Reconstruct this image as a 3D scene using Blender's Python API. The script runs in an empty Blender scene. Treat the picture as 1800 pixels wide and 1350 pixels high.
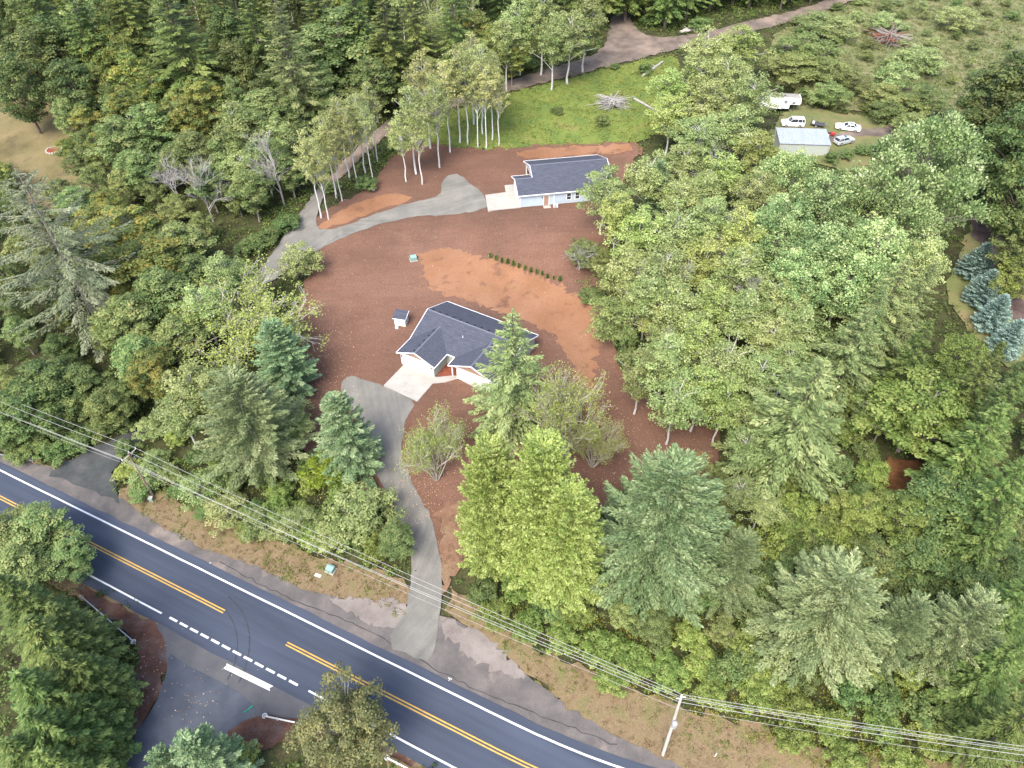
import bpy, math, random
import numpy as np
from mathutils import Vector, Matrix, geometry

SC = bpy.context.scene
COL = SC.collection
# ---------------------------------------------------------------- camera, sky, sun, exposure
cam_data = bpy.data.cameras.new('camera')
cam_data.sensor_width = 36.0
cam_data.lens = 25.0
cam_data.clip_end = 4000.0
cam = bpy.data.objects.new('camera', cam_data)
cam.location = (0.0, 0.0, 88.0)
cam.rotation_euler = (math.radians(90.0 - 45.5), 0.0, 0.0)
COL.objects.link(cam)
SC.camera = cam

SUN_EL, SUN_AZ = 52.0, 205.0        # degrees; azimuth clockwise from +Y: behind the camera, a little to the left
world = bpy.data.worlds.new('World')
SC.world = world
world.use_nodes = True
wn = world.node_tree.nodes
sky = wn.new('ShaderNodeTexSky')
sky.sky_type = 'NISHITA'
sky.sun_disc = False
sky.sun_elevation = math.radians(SUN_EL)
sky.sun_rotation = math.radians(SUN_AZ)
sky.air_density = 1.0
sky.dust_density = 3.0
sky.ozone_density = 1.0
world.node_tree.links.new(sky.outputs[0], wn['Background'].inputs[0])
wn['Background'].inputs[1].default_value = 0.15

sun_data = bpy.data.lights.new('sun', 'SUN')
sun_data.energy = 1.3
sun_data.angle = math.radians(28.0)
sun_data.color = (1.0, 0.96, 0.88)
sun = bpy.data.objects.new('sun', sun_data)
az, el = math.radians(SUN_AZ), math.radians(SUN_EL)
sdir = Vector((math.sin(az) * math.cos(el), math.cos(az) * math.cos(el), math.sin(el)))
sun.rotation_euler = (-sdir).to_track_quat('-Z', 'Y').to_euler()
sun.location = (-40.0, -60.0, 160.0)
COL.objects.link(sun)

SC.view_settings.view_transform = 'Standard'
SC.view_settings.look = 'None'
SC.view_settings.gamma = 1.0
SC.view_settings.use_curve_mapping = False
SC.view_settings.exposure = 1.76
SC.render.engine = 'CYCLES'
SC.cycles.use_denoising = True
SC.cycles.max_bounces = 5
SC.cycles.diffuse_bounces = 4
SC.cycles.glossy_bounces = 2
SC.cycles.transmission_bounces = 3
SC.cycles.transparent_max_bounces = 4
SC.cycles.caustics_reflective = False
SC.cycles.caustics_refractive = False

R = random.Random(11)
NR = np.random.default_rng(5)

# ---------------------------------------------------------------- terrain
PADS = ((-6.5, 90.0, 14.0, 11.0, 5.0), (9.0, 132.0, 14.0, 11.0, 11.0), (68.0, 153.0, 14.0, 12.0, 14.8))
def sstep(a, b, v):
    t = min(1.0, max(0.0, (v - a) / (b - a)))
    return t * t * (3 - 2 * t)
def height(x, y):
    """terrain height: level along the road, rising gently away from it, levelled at the building pads"""
    u = 0.4262 * x + 0.9047 * (y - 30.31)
    z = 0.0
    if u > 3.0:
        d = u - 3.0
        z = 0.113 * (math.sqrt(d * d + 36.0) - 6.0)
    if u > 120.0:
        d = u - 120.0
        z -= 0.05 * (math.sqrt(d * d + 400.0) - 20.0)
    if u < -14.0:
        z -= 0.04 * (-14.0 - u)
    k = sstep(8.0, 30.0, u)
    z += k * (0.35 * math.sin(x * 0.07 + 1.3) * math.cos(y * 0.06) + 0.2 * math.sin(x * 0.15 + y * 0.11))
    for px, py, r, b, pz in PADS:
        d = math.hypot(x - px, y - py)
        if d < r + b:
            z += (pz - z) * (1.0 - sstep(r, r + b, d))
    return z

# ground outlines in metres
S = {
 'soil': [(28.51, 149.4), (20.43, 150.43), (12.85, 151.2), (3.86, 150.81), (-3.85, 150.13), (-12.88, 151.21), (-20.84, 153.77), (-25.3, 152.55), (-28.59, 143.39), (-31.73, 136.51), (-36.14, 133.28), (-40.11, 128.17), (-41.82, 124.39), (-39.16, 117.79), (-39.59, 106.93), (-40.07, 98.22), (-38.26, 91.21), (-35.57, 84.58), (-36.33, 76.66), (-34.73, 71.03), (-29.96, 69.34), (-23.98, 67.69), (-24.3, 62.19), (-19.99, 60.21), (-16.31, 56.92), (-13.98, 53.76), (-11.18, 53.72), (-8.92, 49.43), (-7.75, 49.41), (-5.64, 55.41), (-1.69, 63.55), (4.97, 60.46), (12.83, 55.66), (15.88, 62.49), (22.57, 62.8), (30.41, 64.18), (32.13, 73.96), (25.3, 76.59), (19.35, 79.76), (18.07, 85.69), (17.89, 94.53), (16.4, 100.77), (18.51, 107.4), (17.61, 114.21), (19.68, 122.19), (24.22, 137.63), (28.05, 145.25)],
 'sub1': [(-18.25, 114.51), (-17.27, 116.16), (-12.3, 117.17), (-5.48, 113.71), (0.0, 110.53), (6.38, 107.23), (11.41, 102.32), (15.63, 97.2), (14.7, 88.52), (13.02, 81.14), (14.52, 74.37), (13.29, 72.23), (10.88, 76.54), (10.56, 83.59), (9.93, 87.6), (7.47, 93.15), (3.06, 97.28), (-3.11, 100.46), (-10.58, 104.24), (-14.37, 105.63), (-17.21, 108.3), (-16.58, 111.5)],
 'sub2': [(-40.03, 124.95), (-36.66, 128.93), (-31.29, 133.16), (-25.51, 135.62), (-21.46, 133.98), (-22.48, 131.97), (-26.16, 130.48), (-30.58, 127.81), (-35.75, 124.53), (-39.2, 124.2)],
 'sub3': [(3.84, 149.8), (12.81, 150.36), (26.58, 148.97), (26.53, 145.99), (18.92, 146.73), (3.76, 145.04), (0.0, 147.31)],
 'sub4': [(-3.34, 71.28), (-0.89, 72.95), (1.59, 72.09), (1.3, 68.21), (-1.29, 66.86), (-2.61, 69.07)],
 'sub5': [(18.59, 64.38), (24.08, 67.69), (30.33, 68.54), (29.75, 64.22), (22.62, 63.19)],
 'sub6': [(-10.45, 61.02), (-8.26, 59.1), (-7.58, 53.67), (-7.67, 47.77), (-8.68, 45.4), (-9.67, 50.27), (-10.34, 55.48)],
 'drive1': [(-16.26, 39.88), (-14.5, 43.15), (-13.6, 47.06), (-13.83, 51.18), (-14.79, 54.65), (-16.16, 57.83), (-17.78, 61.33), (-20.0, 65.09), (-21.86, 68.18), (-23.37, 72.97), (-25.83, 77.74), (-28.29, 81.47), (-28.74, 83.18), (-28.14, 84.48), (-26.57, 84.69), (-24.6, 83.37), (-20.93, 81.11), (-15.09, 77.66), (-16.51, 74.77), (-17.2, 71.69), (-17.01, 69.0), (-15.87, 66.02), (-13.81, 62.05), (-11.84, 58.24), (-10.52, 54.59), (-9.67, 50.27), (-9.28, 45.41), (-9.68, 42.33), (-9.85, 38.62), (-10.82, 37.45)],
 'drive2': [(-39.8, 116.87), (-36.3, 119.22), (-30.02, 123.58), (-23.34, 126.24), (-16.4, 127.57), (-4.77, 123.95), (-5.49, 129.88), (-7.1, 132.37), (-11.33, 140.36), (-13.59, 140.64), (-15.18, 138.21), (-14.98, 133.1), (-19.14, 132.26), (-24.94, 130.23), (-30.46, 126.88), (-35.64, 123.81), (-40.33, 123.93), (-40.5, 131.89), (-38.81, 138.71), (-41.17, 138.77), (-43.99, 129.86), (-46.17, 122.54), (-48.24, 115.66), (-50.21, 109.41), (-46.25, 108.92), (-43.25, 113.37)],
 'track': [(-38.81, 138.71), (-35.24, 145.89), (-31.84, 152.5), (-27.82, 157.9), (-22.29, 163.33), (-13.77, 168.47), (-4.19, 172.99), (5.65, 176.63), (15.79, 181.23), (24.03, 185.46), (33.86, 189.02), (47.65, 196.73), (58.25, 200.88), (68.01, 204.09), (80.52, 210.73), (97.48, 220.34), (111.08, 231.12), (109.33, 235.81), (93.54, 223.26), (78.69, 215.72), (67.98, 210.8), (56.18, 206.08), (48.01, 203.41), (40.05, 201.87), (35.68, 203.97), (33.54, 209.69), (33.54, 219.77), (30.25, 219.65), (27.53, 213.31), (26.3, 203.19), (23.72, 194.14), (14.7, 187.77), (4.32, 181.79), (-5.68, 177.3), (-15.42, 173.29), (-24.7, 167.48), (-30.83, 160.96), (-34.11, 154.92), (-37.55, 147.72), (-41.17, 138.77)],
 'road_shoulder': [(-88.3, 74.48), (-81.17, 71.3), (-76.19, 69.36), (-70.58, 67.79), (-61.09, 63.9), (-58.22, 62.04), (-54.33, 59.52), (-46.11, 54.72), (-36.34, 51.36), (-29.32, 48.07), (-26.04, 47.06), (-19.69, 45.55), (-13.5, 44.3), (-8.96, 43.85), (-3.66, 41.13), (0.35, 37.13), (5.5, 32.99), (10.7, 29.74), (15.72, 27.25), (22.32, 24.16), (21.57, 20.37), (12.8, 24.57), (0.0, 30.06), (-34.14, 45.74), (-78.91, 66.81), (-85.91, 70.04)],
 'left_drive': [(-72.22, 67.14), (-68.73, 69.74), (-65.26, 72.5), (-63.42, 74.0), (-60.85, 75.72), (-58.09, 73.6), (-60.12, 71.48), (-61.11, 69.14), (-61.28, 66.71), (-59.29, 63.27), (-58.09, 61.03), (-61.62, 63.08), (-66.81, 65.19)],
 'side_road': [(-46.24, 42.39), (-44.75, 40.86), (-43.65, 38.91), (-42.79, 36.38), (-42.77, 33.43), (-43.58, 30.19), (-44.71, 26.33), (-45.32, 23.83), (-46.32, 19.97), (-40.09, 19.95), (-37.51, 23.51), (-36.06, 26.11), (-35.26, 27.18), (-33.75, 28.88), (-32.24, 30.25), (-30.34, 31.22), (-25.66, 30.9), (-22.89, 30.51), (-23.56, 34.02), (-46.56, 44.37)],
 'side_patch': [(-43.65, 38.91), (-40.5, 37.17), (-37.65, 35.96), (-34.84, 34.71), (-32.39, 33.34), (-30.96, 32.34), (-30.34, 31.22), (-32.24, 30.25), (-33.75, 28.88), (-35.26, 27.18), (-36.06, 26.11), (-37.51, 23.51), (-40.09, 19.95), (-46.32, 19.97), (-45.32, 23.83), (-44.71, 26.33), (-43.58, 30.19), (-42.77, 33.43), (-42.79, 36.38)],
 'litter_left': [(-59.79, 48.92), (-55.43, 46.81), (-50.78, 44.61), (-45.88, 42.01), (-44.6, 40.86), (-43.65, 38.91), (-42.79, 36.38), (-42.77, 33.43), (-43.58, 30.19), (-44.71, 26.33), (-45.32, 23.83), (-50.23, 23.28), (-49.5, 26.17), (-47.98, 29.83), (-46.82, 34.06), (-46.8, 37.89), (-47.98, 40.1), (-51.94, 42.78), (-56.83, 45.58)],
 'litter_right': [(-30.34, 31.22), (-32.24, 30.25), (-33.75, 28.88), (-35.26, 27.18), (-36.06, 26.11), (-31.08, 25.79), (-25.15, 28.48), (-17.12, 27.86), (-11.61, 25.45), (-10.05, 26.05), (-17.32, 29.23), (-22.91, 30.64), (-25.72, 31.15)],
 'dry_lawn': [(-140.44, 178.78), (-132.11, 180.43), (-123.5, 181.56), (-113.62, 176.42), (-104.87, 162.64), (-100.31, 148.59), (-91.1, 140.56), (-95.62, 137.4), (-99.57, 128.63), (-109.65, 143.08), (-116.49, 146.64), (-123.97, 145.84)],
 'verge': [(-59.81, 65.13), (-55.41, 65.05), (-48.04, 60.92), (-39.51, 57.44), (-30.56, 54.11), (-23.66, 51.37), (-15.55, 49.54), (-13.6, 47.06), (-13.76, 45.48), (-14.5, 43.15), (-19.67, 45.39), (-26.01, 46.89), (-29.29, 47.9), (-36.3, 51.18), (-46.05, 54.53), (-54.26, 59.32), (-58.15, 61.84)],
 'verge2': [(-8.87, 48.6), (-6.44, 46.15), (-1.47, 41.84), (5.7, 37.76), (12.56, 35.26), (19.11, 32.53), (26.72, 30.09), (35.14, 27.08), (33.27, 20.36), (22.29, 24.05), (15.7, 27.13), (10.69, 29.61), (5.49, 32.86), (0.35, 36.99), (-3.65, 40.99), (-8.95, 43.7)],
 'field': [(-28.59, 143.39), (-27.28, 152.72), (-23.95, 159.25), (-13.72, 167.43), (-4.18, 172.22), (5.63, 175.82), (15.74, 180.32), (23.95, 184.55), (33.74, 188.08), (42.99, 191.2), (41.72, 173.9), (36.37, 155.98), (28.46, 148.96), (20.41, 150.06), (12.83, 150.78), (3.85, 150.31), (-3.84, 149.64), (-12.86, 150.75), (-20.8, 153.32), (-25.26, 152.11)],
 'yard_lawn': [(58.16, 153.48), (67.2, 165.21), (72.52, 160.67), (80.73, 157.74), (91.75, 156.09), (98.68, 157.75), (94.87, 150.97), (84.41, 143.39), (76.99, 136.31), (69.1, 133.53), (63.9, 136.17), (54.96, 143.15)],
 'yard_drive': [(64.44, 142.33), (70.08, 146.71), (76.29, 148.56), (82.17, 147.53), (88.86, 151.69), (97.03, 156.71), (96.96, 159.93), (90.96, 157.41), (84.19, 152.98), (77.22, 151.27), (68.79, 148.56), (64.73, 145.4)],
 'lane_lawn': [(76.61, 101.56), (82.5, 107.88), (86.65, 116.14), (88.48, 116.8), (85.54, 98.14), (85.65, 87.49), (82.37, 80.27), (77.68, 83.99), (76.7, 93.03)],
 'lane': [(87.28, 117.76), (90.6, 122.82), (92.83, 120.86), (91.09, 109.28), (89.76, 92.47), (85.22, 82.57), (84.94, 90.08), (86.37, 103.77)],
 'dust1': [(-24.83, 46.72), (-19.78, 46.19), (-13.74, 45.32), (-14.02, 43.53), (-15.32, 41.77), (-18.52, 42.55), (-22.57, 44.61)],
 'dust2': [(-8.82, 44.0), (-3.66, 41.36), (0.36, 37.48), (2.1, 35.17), (-0.7, 35.74), (-5.75, 38.6), (-9.17, 41.43)],
 'clearing': [(50.85, 63.3), (56.2, 65.72), (60.41, 64.69), (62.18, 60.14), (58.76, 57.11), (52.78, 58.09)],
 'slope': [(70.3, 200.93), (82.27, 211.4), (96.99, 218.76), (118.71, 233.86), (173.47, 242.92), (128.1, 155.63), (101.64, 152.54), (97.14, 160.42), (86.43, 159.09), (72.98, 162.17), (68.06, 168.29), (64.48, 182.27)],
 'apron1': [(-18.08, 86.12), (-12.4, 83.01), (-9.79, 83.41), (-7.8, 83.15), (-10.91, 81.83), (-12.94, 81.56), (-15.08, 77.54), (-20.93, 81.11)],
 'apron2': [(-5.49, 129.88), (-1.29, 130.96), (-1.55, 133.68), (0.71, 134.14), (1.71, 125.09), (-4.77, 123.95)],
 'walk1': [(-7.8, 83.15), (-4.07, 80.4), (-4.6, 79.63), (-8.22, 82.22)],
}
C = {
 'thicket': [(-4.55, 46.12), (11.85, 43.48), (31.31, 42.24), (41.19, 34.44), (60.27, 32.16), (59.63, 22.3), (34.63, 25.22), (27.09, 28.67), (19.06, 32.21), (11.2, 35.62), (4.32, 39.2), (-1.48, 42.59)],
 'strip': [(-90.77, 79.13), (-66.91, 82.04), (-61.88, 75.98), (-64.75, 73.59), (-69.78, 70.08), (-77.01, 70.16), (-88.49, 74.85)],
 'bank': [(-60.52, 68.27), (-53.51, 70.19), (-41.05, 63.65), (-28.9, 63.25), (-21.67, 60.24), (-14.87, 54.65), (-13.91, 48.69), (-20.25, 49.63), (-30.47, 53.67), (-39.39, 56.98), (-47.95, 60.63), (-55.85, 65.06)],
 'wood_right': [(13.83, 68.02), (29.94, 62.48), (36.57, 66.92), (49.06, 61.43), (49.53, 57.74), (63.33, 56.65), (75.24, 65.8), (75.88, 56.57), (63.55, 30.85), (41.59, 35.76), (31.47, 42.98), (11.85, 43.48), (11.11, 53.98)],
 'left_edge': [(-55.36, 112.4), (-53.97, 125.8), (-48.48, 134.28), (-43.61, 137.85), (-41.92, 138.79), (-44.94, 128.49), (-47.2, 121.8), (-49.33, 115.41), (-50.13, 109.09)],
 'junction': [(-75.47, 50.65), (-56.76, 45.42), (-48.63, 40.86), (-47.16, 37.89), (-47.17, 34.06), (-48.31, 29.84), (-49.91, 25.58), (-51.26, 22.72), (-60.87, 22.76)],
 'track_edge': [(-5.74, 180.52), (4.36, 184.74), (14.86, 190.95), (23.4, 195.76), (25.43, 211.27), (0.0, 213.3), (-29.67, 188.72), (-34.65, 159.05), (-31.11, 163.37), (-24.87, 169.33), (-15.53, 175.2)],
 'top_edge': [(34.82, 209.76), (41.16, 204.21), (56.62, 208.48), (68.51, 213.11), (81.28, 219.53), (96.56, 227.78), (89.56, 250.84), (36.5, 239.67)],
 'clear_slope': [(70.3, 200.93), (82.27, 211.4), (96.99, 218.76), (118.71, 233.86), (173.47, 242.92), (128.1, 155.63), (101.64, 152.54), (97.14, 160.42), (86.43, 159.09), (72.98, 162.17), (68.06, 168.29), (64.48, 182.27)],
 'green_field': [(-28.59, 143.39), (-27.28, 152.72), (-23.95, 159.25), (-13.72, 167.43), (-4.18, 172.22), (5.63, 175.82), (15.74, 180.32), (23.95, 184.55), (33.74, 188.08), (42.99, 191.2), (41.72, 173.9), (36.37, 155.98), (28.46, 148.96), (20.41, 150.06), (12.83, 150.78), (3.85, 150.31), (-3.84, 149.64), (-12.86, 150.75), (-20.8, 153.32), (-25.26, 152.11)],
 'verge_edge': [(-31.86, 137.51), (-26.62, 146.31), (-26.07, 153.71), (-23.95, 159.25), (-28.96, 156.19), (-33.21, 147.88), (-36.8, 137.65)],
 'house_edge': [(11.52, 104.85), (16.93, 107.43), (17.24, 98.62), (15.2, 98.2)],
}
PTS = {
 'shed': (-19.69, 96.5),
 'cap': (-20.38, 95.43),
 'box1': (-19.07, 113.71),
 'box2': (-24.91, 50.3),
 'lid': (-26.58, 49.56),
 'sign': (-25.5, 153.22),
 'boulder1': (-29.88, 138.43),
 'boulder2': (-29.93, 136.84),
 'brush1': (23.69, 165.92),
 'brush2': (98.31, 194.25),
 'brush3': (71.93, 192.35),
 'log1a': (32.72, 179.45),
 'log1b': (38.6, 186.34),
 'log2a': (29.36, 168.37),
 'log2b': (33.36, 162.62),
 'log3': (45.94, 204.98),
 'suv': (62.81, 153.2),
 'sedan': (74.56, 151.27),
 'wagon': (71.59, 144.89),
 'camper': (63.93, 161.57),
 'carport': (61.4, 142.33),
 'tractor': (69.75, 148.03),
 'trailer': (68.48, 152.92),
 'firering': (-108.13, 157.07),
 'post': (-103.14, 152.05),
 'bucket': (-125.38, 176.01),
 'pole1': (17.26, 25.33),
 'pole2': (-53.87, 62.8),
 'guard1a': (-57.48, 46.23),
 'guard1b': (-48.07, 39.95),
 'guard0a': (-87.21, 72.47),
 'guard0b': (-75.03, 69.36),
 'guard2a': (-29.18, 30.9),
 'guard2b': (-24.82, 30.06),
 'guard3a': (-14.17, 26.34),
 'guard3b': (-10.91, 24.86),
 'mailbox': (-52.84, 42.63),
 'sign2': (-30.53, 30.9),
 'log4a': (51.77, 28.67),
 'log4b': (55.49, 30.73),
 'log5a': (58.35, 29.88),
 'log5b': (60.39, 30.93),
 'stringA': (-26.79, 123.64),
 'stringB': (6.9, 106.88),
 'stake': (23.17, 26.61),
 'unit': (9.15, 125.72),
 'marker': (-53.75, 62.2),
 'edge0': (-79.35, 67.69),
 'edge1': (-34.28, 46.32),
 'edge2': (0.0, 30.31),
 'edge3': (12.19, 25.45),
 'stopA': (-35.65, 37.09),
 'stopB': (-29.32, 34.36),
 'whiteA': (-69.71, 53.34),
 'whiteB': (-46.24, 43.89),
}
SEEDS = [(-4.15, 113.09), (-3.05, 112.43), (-1.96, 111.8), (-0.87, 111.29), (0.22, 110.78), (1.29, 110.19), (2.47, 109.67), (3.54, 109.08), (4.6, 108.57), (5.66, 108.06), (6.59, 107.31), (7.74, 106.81), (8.87, 106.19)]
RDS = {'y_end': -40.28, 'y_start': -30.15, 'w_end': -47.55, 'w_start': -23.98, 'dash0': -46.2, 'dash1': -25.13}
STOP = [(-35.79, 37.09), (-29.3, 34.29)]
MARK = [(-8.23, 34.84), (-42.4, 51.01)]
POLE0 = (-115.3, 89.8)
POLE3 = (67.3, 20.7)
# ---------------------------------------------------------------- materials
def new_mat(name, rough=0.9):
    m = bpy.data.materials.new(name)
    m.use_nodes = True
    nt = m.node_tree
    b = nt.nodes['Principled BSDF']
    b.inputs['Roughness'].default_value = rough
    b.inputs['Specular IOR Level'].default_value = 0.25
    return m, nt, b

def ramp_node(nt, stops):
    r = nt.nodes.new('ShaderNodeValToRGB')
    e = r.color_ramp.elements
    while len(e) < len(stops):
        e.new(0.5)
    for i, (p, c) in enumerate(stops):
        e[i].position = p
        e[i].color = (c[0], c[1], c[2], 1.0)
    return r

def noise_node(nt, scale, detail=5.0, coord='Object', stretch=None, rough=0.6, uv=None):
    n = nt.nodes.new('ShaderNodeTexNoise')
    n.inputs['Scale'].default_value = scale
    n.inputs['Detail'].default_value = detail
    n.inputs['Roughness'].default_value = rough
    if uv:
        src = nt.nodes.new('ShaderNodeUVMap'); src.uv_map = uv; out = src.outputs[0]
    else:
        src = nt.nodes.new('ShaderNodeTexCoord'); out = src.outputs[coord]
    if stretch:
        mp = nt.nodes.new('ShaderNodeMapping')
        mp.inputs['Scale'].default_value = stretch
        nt.links.new(out, mp.inputs['Vector'])
        out = mp.outputs[0]
    nt.links.new(out, n.inputs['Vector'])
    return n

def mix_rgb(nt, kind, fac, a, b):
    m = nt.nodes.new('ShaderNodeMix')
    m.data_type = 'RGBA'
    m.blend_type = kind
    m.inputs['Factor'].default_value = fac
    for s, v in ((m.inputs[6], a), (m.inputs[7], b)):
        if isinstance(v, tuple):
            s.default_value = (v[0], v[1], v[2], 1.0)
        else:
            nt.links.new(v, s)
    return m.outputs[2]

def surface(name, stops, scale, fine=8.0, fine_amt=0.35, rough=0.92, bump=0.0, bump_scale=20.0, stretch=None, uv=None, streak=None, patch=None, spec=0.2):
    """mottled surface: broad noise through a colour ramp, fine grain on top, optional streaks along a uv and patches of a second colour"""
    m, nt, b = new_mat(name, rough)
    b.inputs['Specular IOR Level'].default_value = spec
    n1 = noise_node(nt, scale, 6.0, stretch=stretch, uv=uv)
    r1 = ramp_node(nt, stops)
    nt.links.new(n1.outputs[0], r1.inputs[0])
    col = r1.outputs[0]
    if patch:
        pc, ps, lo, hi = patch
        n3 = noise_node(nt, ps, 7.0)
        r3 = ramp_node(nt, ((lo, (0, 0, 0)), (hi, (1, 1, 1))))
        nt.links.new(n3.outputs[0], r3.inputs[0])
        mx = nt.nodes.new('ShaderNodeMix'); mx.data_type = 'RGBA'
        nt.links.new(r3.outputs[0], mx.inputs['Factor'])
        nt.links.new(col, mx.inputs[6]); mx.inputs[7].default_value = (*pc, 1)
        col = mx.outputs[2]
    n2 = noise_node(nt, fine, 4.0, rough=0.75)
    r2 = ramp_node(nt, ((0.25, (1 - fine_amt,) * 3), (0.75, (1 + fine_amt,) * 3)))
    nt.links.new(n2.outputs[0], r2.inputs[0])
    col = mix_rgb(nt, 'MULTIPLY', 1.0, col, r2.outputs[0])
    if streak:
        st, amt = streak
        n4 = noise_node(nt, 1.0, 4.0, stretch=st, uv=uv)
        r4 = ramp_node(nt, ((0.3, (1 - amt,) * 3), (0.7, (1 + amt,) * 3)))
        nt.links.new(n4.outputs[0], r4.inputs[0])
        col = mix_rgb(nt, 'MULTIPLY', 1.0, col, r4.outputs[0])
    nt.links.new(col, b.inputs['Base Color'])
    if bump:
        nb = noise_node(nt, bump_scale, 5.0)
        bp = nt.nodes.new('ShaderNodeBump')
        bp.inputs['Strength'].default_value = 1.0
        bp.inputs['Distance'].default_value = bump
        nt.links.new(nb.outputs[0], bp.inputs['Height'])
        nt.links.new(bp.outputs[0], b.inputs['Normal'])
    return m

def plain(name, c, rough=0.6, metal=0.0, grain=0.12, gscale=6.0, spec=0.3):
    m, nt, b = new_mat(name, rough)
    b.inputs['Metallic'].default_value = metal
    b.inputs['Specular IOR Level'].default_value = spec
    n = noise_node(nt, gscale, 5.0)
    r = ramp_node(nt, ((0.3, tuple(v * (1 - grain) for v in c)), (0.7, tuple(v * (1 + grain) for v in c))))
    nt.links.new(n.outputs[0], r.inputs[0])
    nt.links.new(r.outputs[0], b.inputs['Base Color'])
    return m

def leaf_mat(name, cols, vary=0.22, trans=0.3, rough=0.55, hue=0.02):
    """leaves: each leaf its own shade from the ramp, each tree its own tint"""
    m, nt, b = new_mat(name, rough)
    b.inputs['Specular IOR Level'].default_value = 0.18
    at = nt.nodes.new('ShaderNodeAttribute'); at.attribute_name = 'rnd'
    n = len(cols)
    r = ramp_node(nt, [(i / (n - 1), c) for i, c in enumerate(cols)])
    nt.links.new(at.outputs['Fac'], r.inputs[0])
    oi = nt.nodes.new('ShaderNodeObjectInfo')
    hs = nt.nodes.new('ShaderNodeHueSaturation')
    mr = nt.nodes.new('ShaderNodeMapRange')
    mr.inputs[3].default_value = 1 - vary; mr.inputs[4].default_value = 1 + vary
    nt.links.new(oi.outputs['Random'], mr.inputs[0])
    nt.links.new(mr.outputs[0], hs.inputs['Value'])
    mu = nt.nodes.new('ShaderNodeMath'); mu.operation = 'MULTIPLY'; mu.inputs[1].default_value = 7.31
    fr = nt.nodes.new('ShaderNodeMath'); fr.operation = 'FRACT'
    mh = nt.nodes.new('ShaderNodeMapRange')
    mh.inputs[3].default_value = 0.5 - hue; mh.inputs[4].default_value = 0.5 + hue
    nt.links.new(oi.outputs['Random'], mu.inputs[0]); nt.links.new(mu.outputs[0], fr.inputs[0])
    nt.links.new(fr.outputs[0], mh.inputs[0]); nt.links.new(mh.outputs[0], hs.inputs['Hue'])
    nt.links.new(r.outputs[0], hs.inputs['Color'])
    nt.links.new(hs.outputs[0], b.inputs['Base Color'])
    tr = nt.nodes.new('ShaderNodeBsdfTranslucent')
    nt.links.new(hs.outputs[0], tr.inputs[0])
    ms = nt.nodes.new('ShaderNodeMixShader'); ms.inputs[0].default_value = trans
    nt.links.new(b.outputs[0], ms.inputs[1]); nt.links.new(tr.outputs[0], ms.inputs[2])
    nt.links.new(ms.outputs[0], nt.nodes['Material Output'].inputs[0])
    return m

M = {}
M['forest_floor'] = surface('forest_floor', ((0.3, (0.030, 0.026, 0.014)), (0.55, (0.05, 0.055, 0.02)), (0.75, (0.075, 0.06, 0.03))), 0.25, 3.0, 0.5, bump=0.15, bump_scale=2.0)
M['field'] = surface('field', ((0.3, (0.076, 0.118, 0.030)), (0.55, (0.124, 0.159, 0.035)), (0.75, (0.167, 0.141, 0.054))), 0.22, 3.5, 0.4, bump=0.08, bump_scale=4.0)
M['slope'] = surface('slope', ((0.3, (0.101, 0.130, 0.048)), (0.5, (0.155, 0.158, 0.071)), (0.7, (0.190, 0.165, 0.089))), 0.2, 2.5, 0.5, bump=0.1, bump_scale=3.0)
M['soil'] = surface('soil', ((0.25, (0.104, 0.055, 0.036)), (0.5, (0.138, 0.074, 0.050)), (0.75, (0.176, 0.098, 0.067))), 0.06, 3.5, 0.36, bump=0.07, bump_scale=6.0, streak=((0.05, 0.9, 1.0), 0.07), patch=((0.093, 0.054, 0.038), 0.05, 0.52, 0.74))
M['subsoil'] = surface('subsoil', ((0.25, (0.169, 0.082, 0.041)), (0.5, (0.219, 0.111, 0.060)), (0.75, (0.254, 0.137, 0.081))), 0.12, 4.0, 0.2, bump=0.05, bump_scale=7.0, patch=((0.123, 0.064, 0.040), 0.35, 0.56, 0.70))
M['subsoil_pale'] = surface('subsoil_pale', ((0.3, (0.225, 0.131, 0.090)), (0.7, (0.300, 0.188, 0.135))), 0.3, 5.0, 0.15, bump=0.04, bump_scale=7.0)
M['subsoil_red'] = surface('subsoil_red', ((0.3, (0.184, 0.068, 0.028)), (0.5, (0.128, 0.072, 0.032)), (0.7, (0.160, 0.120, 0.056))), 0.35, 4.0, 0.25, bump=0.06, bump_scale=5.0)
M['gravel'] = surface('gravel', ((0.3, (0.127, 0.122, 0.110)), (0.5, (0.158, 0.151, 0.133)), (0.72, (0.197, 0.185, 0.162))), 0.25, 9.0, 0.22, uv='along', streak=((0.05, 1.1, 1.0), 0.14), bump=0.02, bump_scale=25.0)
M['track'] = surface('track', ((0.3, (0.089, 0.068, 0.055)), (0.5, (0.140, 0.112, 0.092)), (0.72, (0.196, 0.153, 0.123))), 0.3, 6.0, 0.25, bump=0.03, bump_scale=12.0, patch=((0.246, 0.187, 0.145), 0.12, 0.5, 0.66))
M['shoulder'] = surface('shoulder', ((0.3, (0.082, 0.075, 0.072)), (0.5, (0.113, 0.101, 0.094)), (0.72, (0.156, 0.136, 0.122))), 0.35, 9.0, 0.25, stretch=(1, 1, 1), patch=((0.243, 0.195, 0.162), 0.13, 0.56, 0.70), bump=0.02, bump_scale=20.0)
M['dusty'] = surface('dusty', ((0.3, (0.143, 0.121, 0.108)), (0.5, (0.188, 0.162, 0.144)), (0.72, (0.232, 0.203, 0.180))), 0.35, 7.0, 0.25, bump=0.02, bump_scale=14.0)
M['left_drive'] = surface('left_drive', ((0.3, (0.038, 0.042, 0.042)), (0.5, (0.056, 0.060, 0.058)), (0.72, (0.086, 0.084, 0.081))), 0.4, 9.0, 0.25, bump=0.015, bump_scale=25.0)
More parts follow.
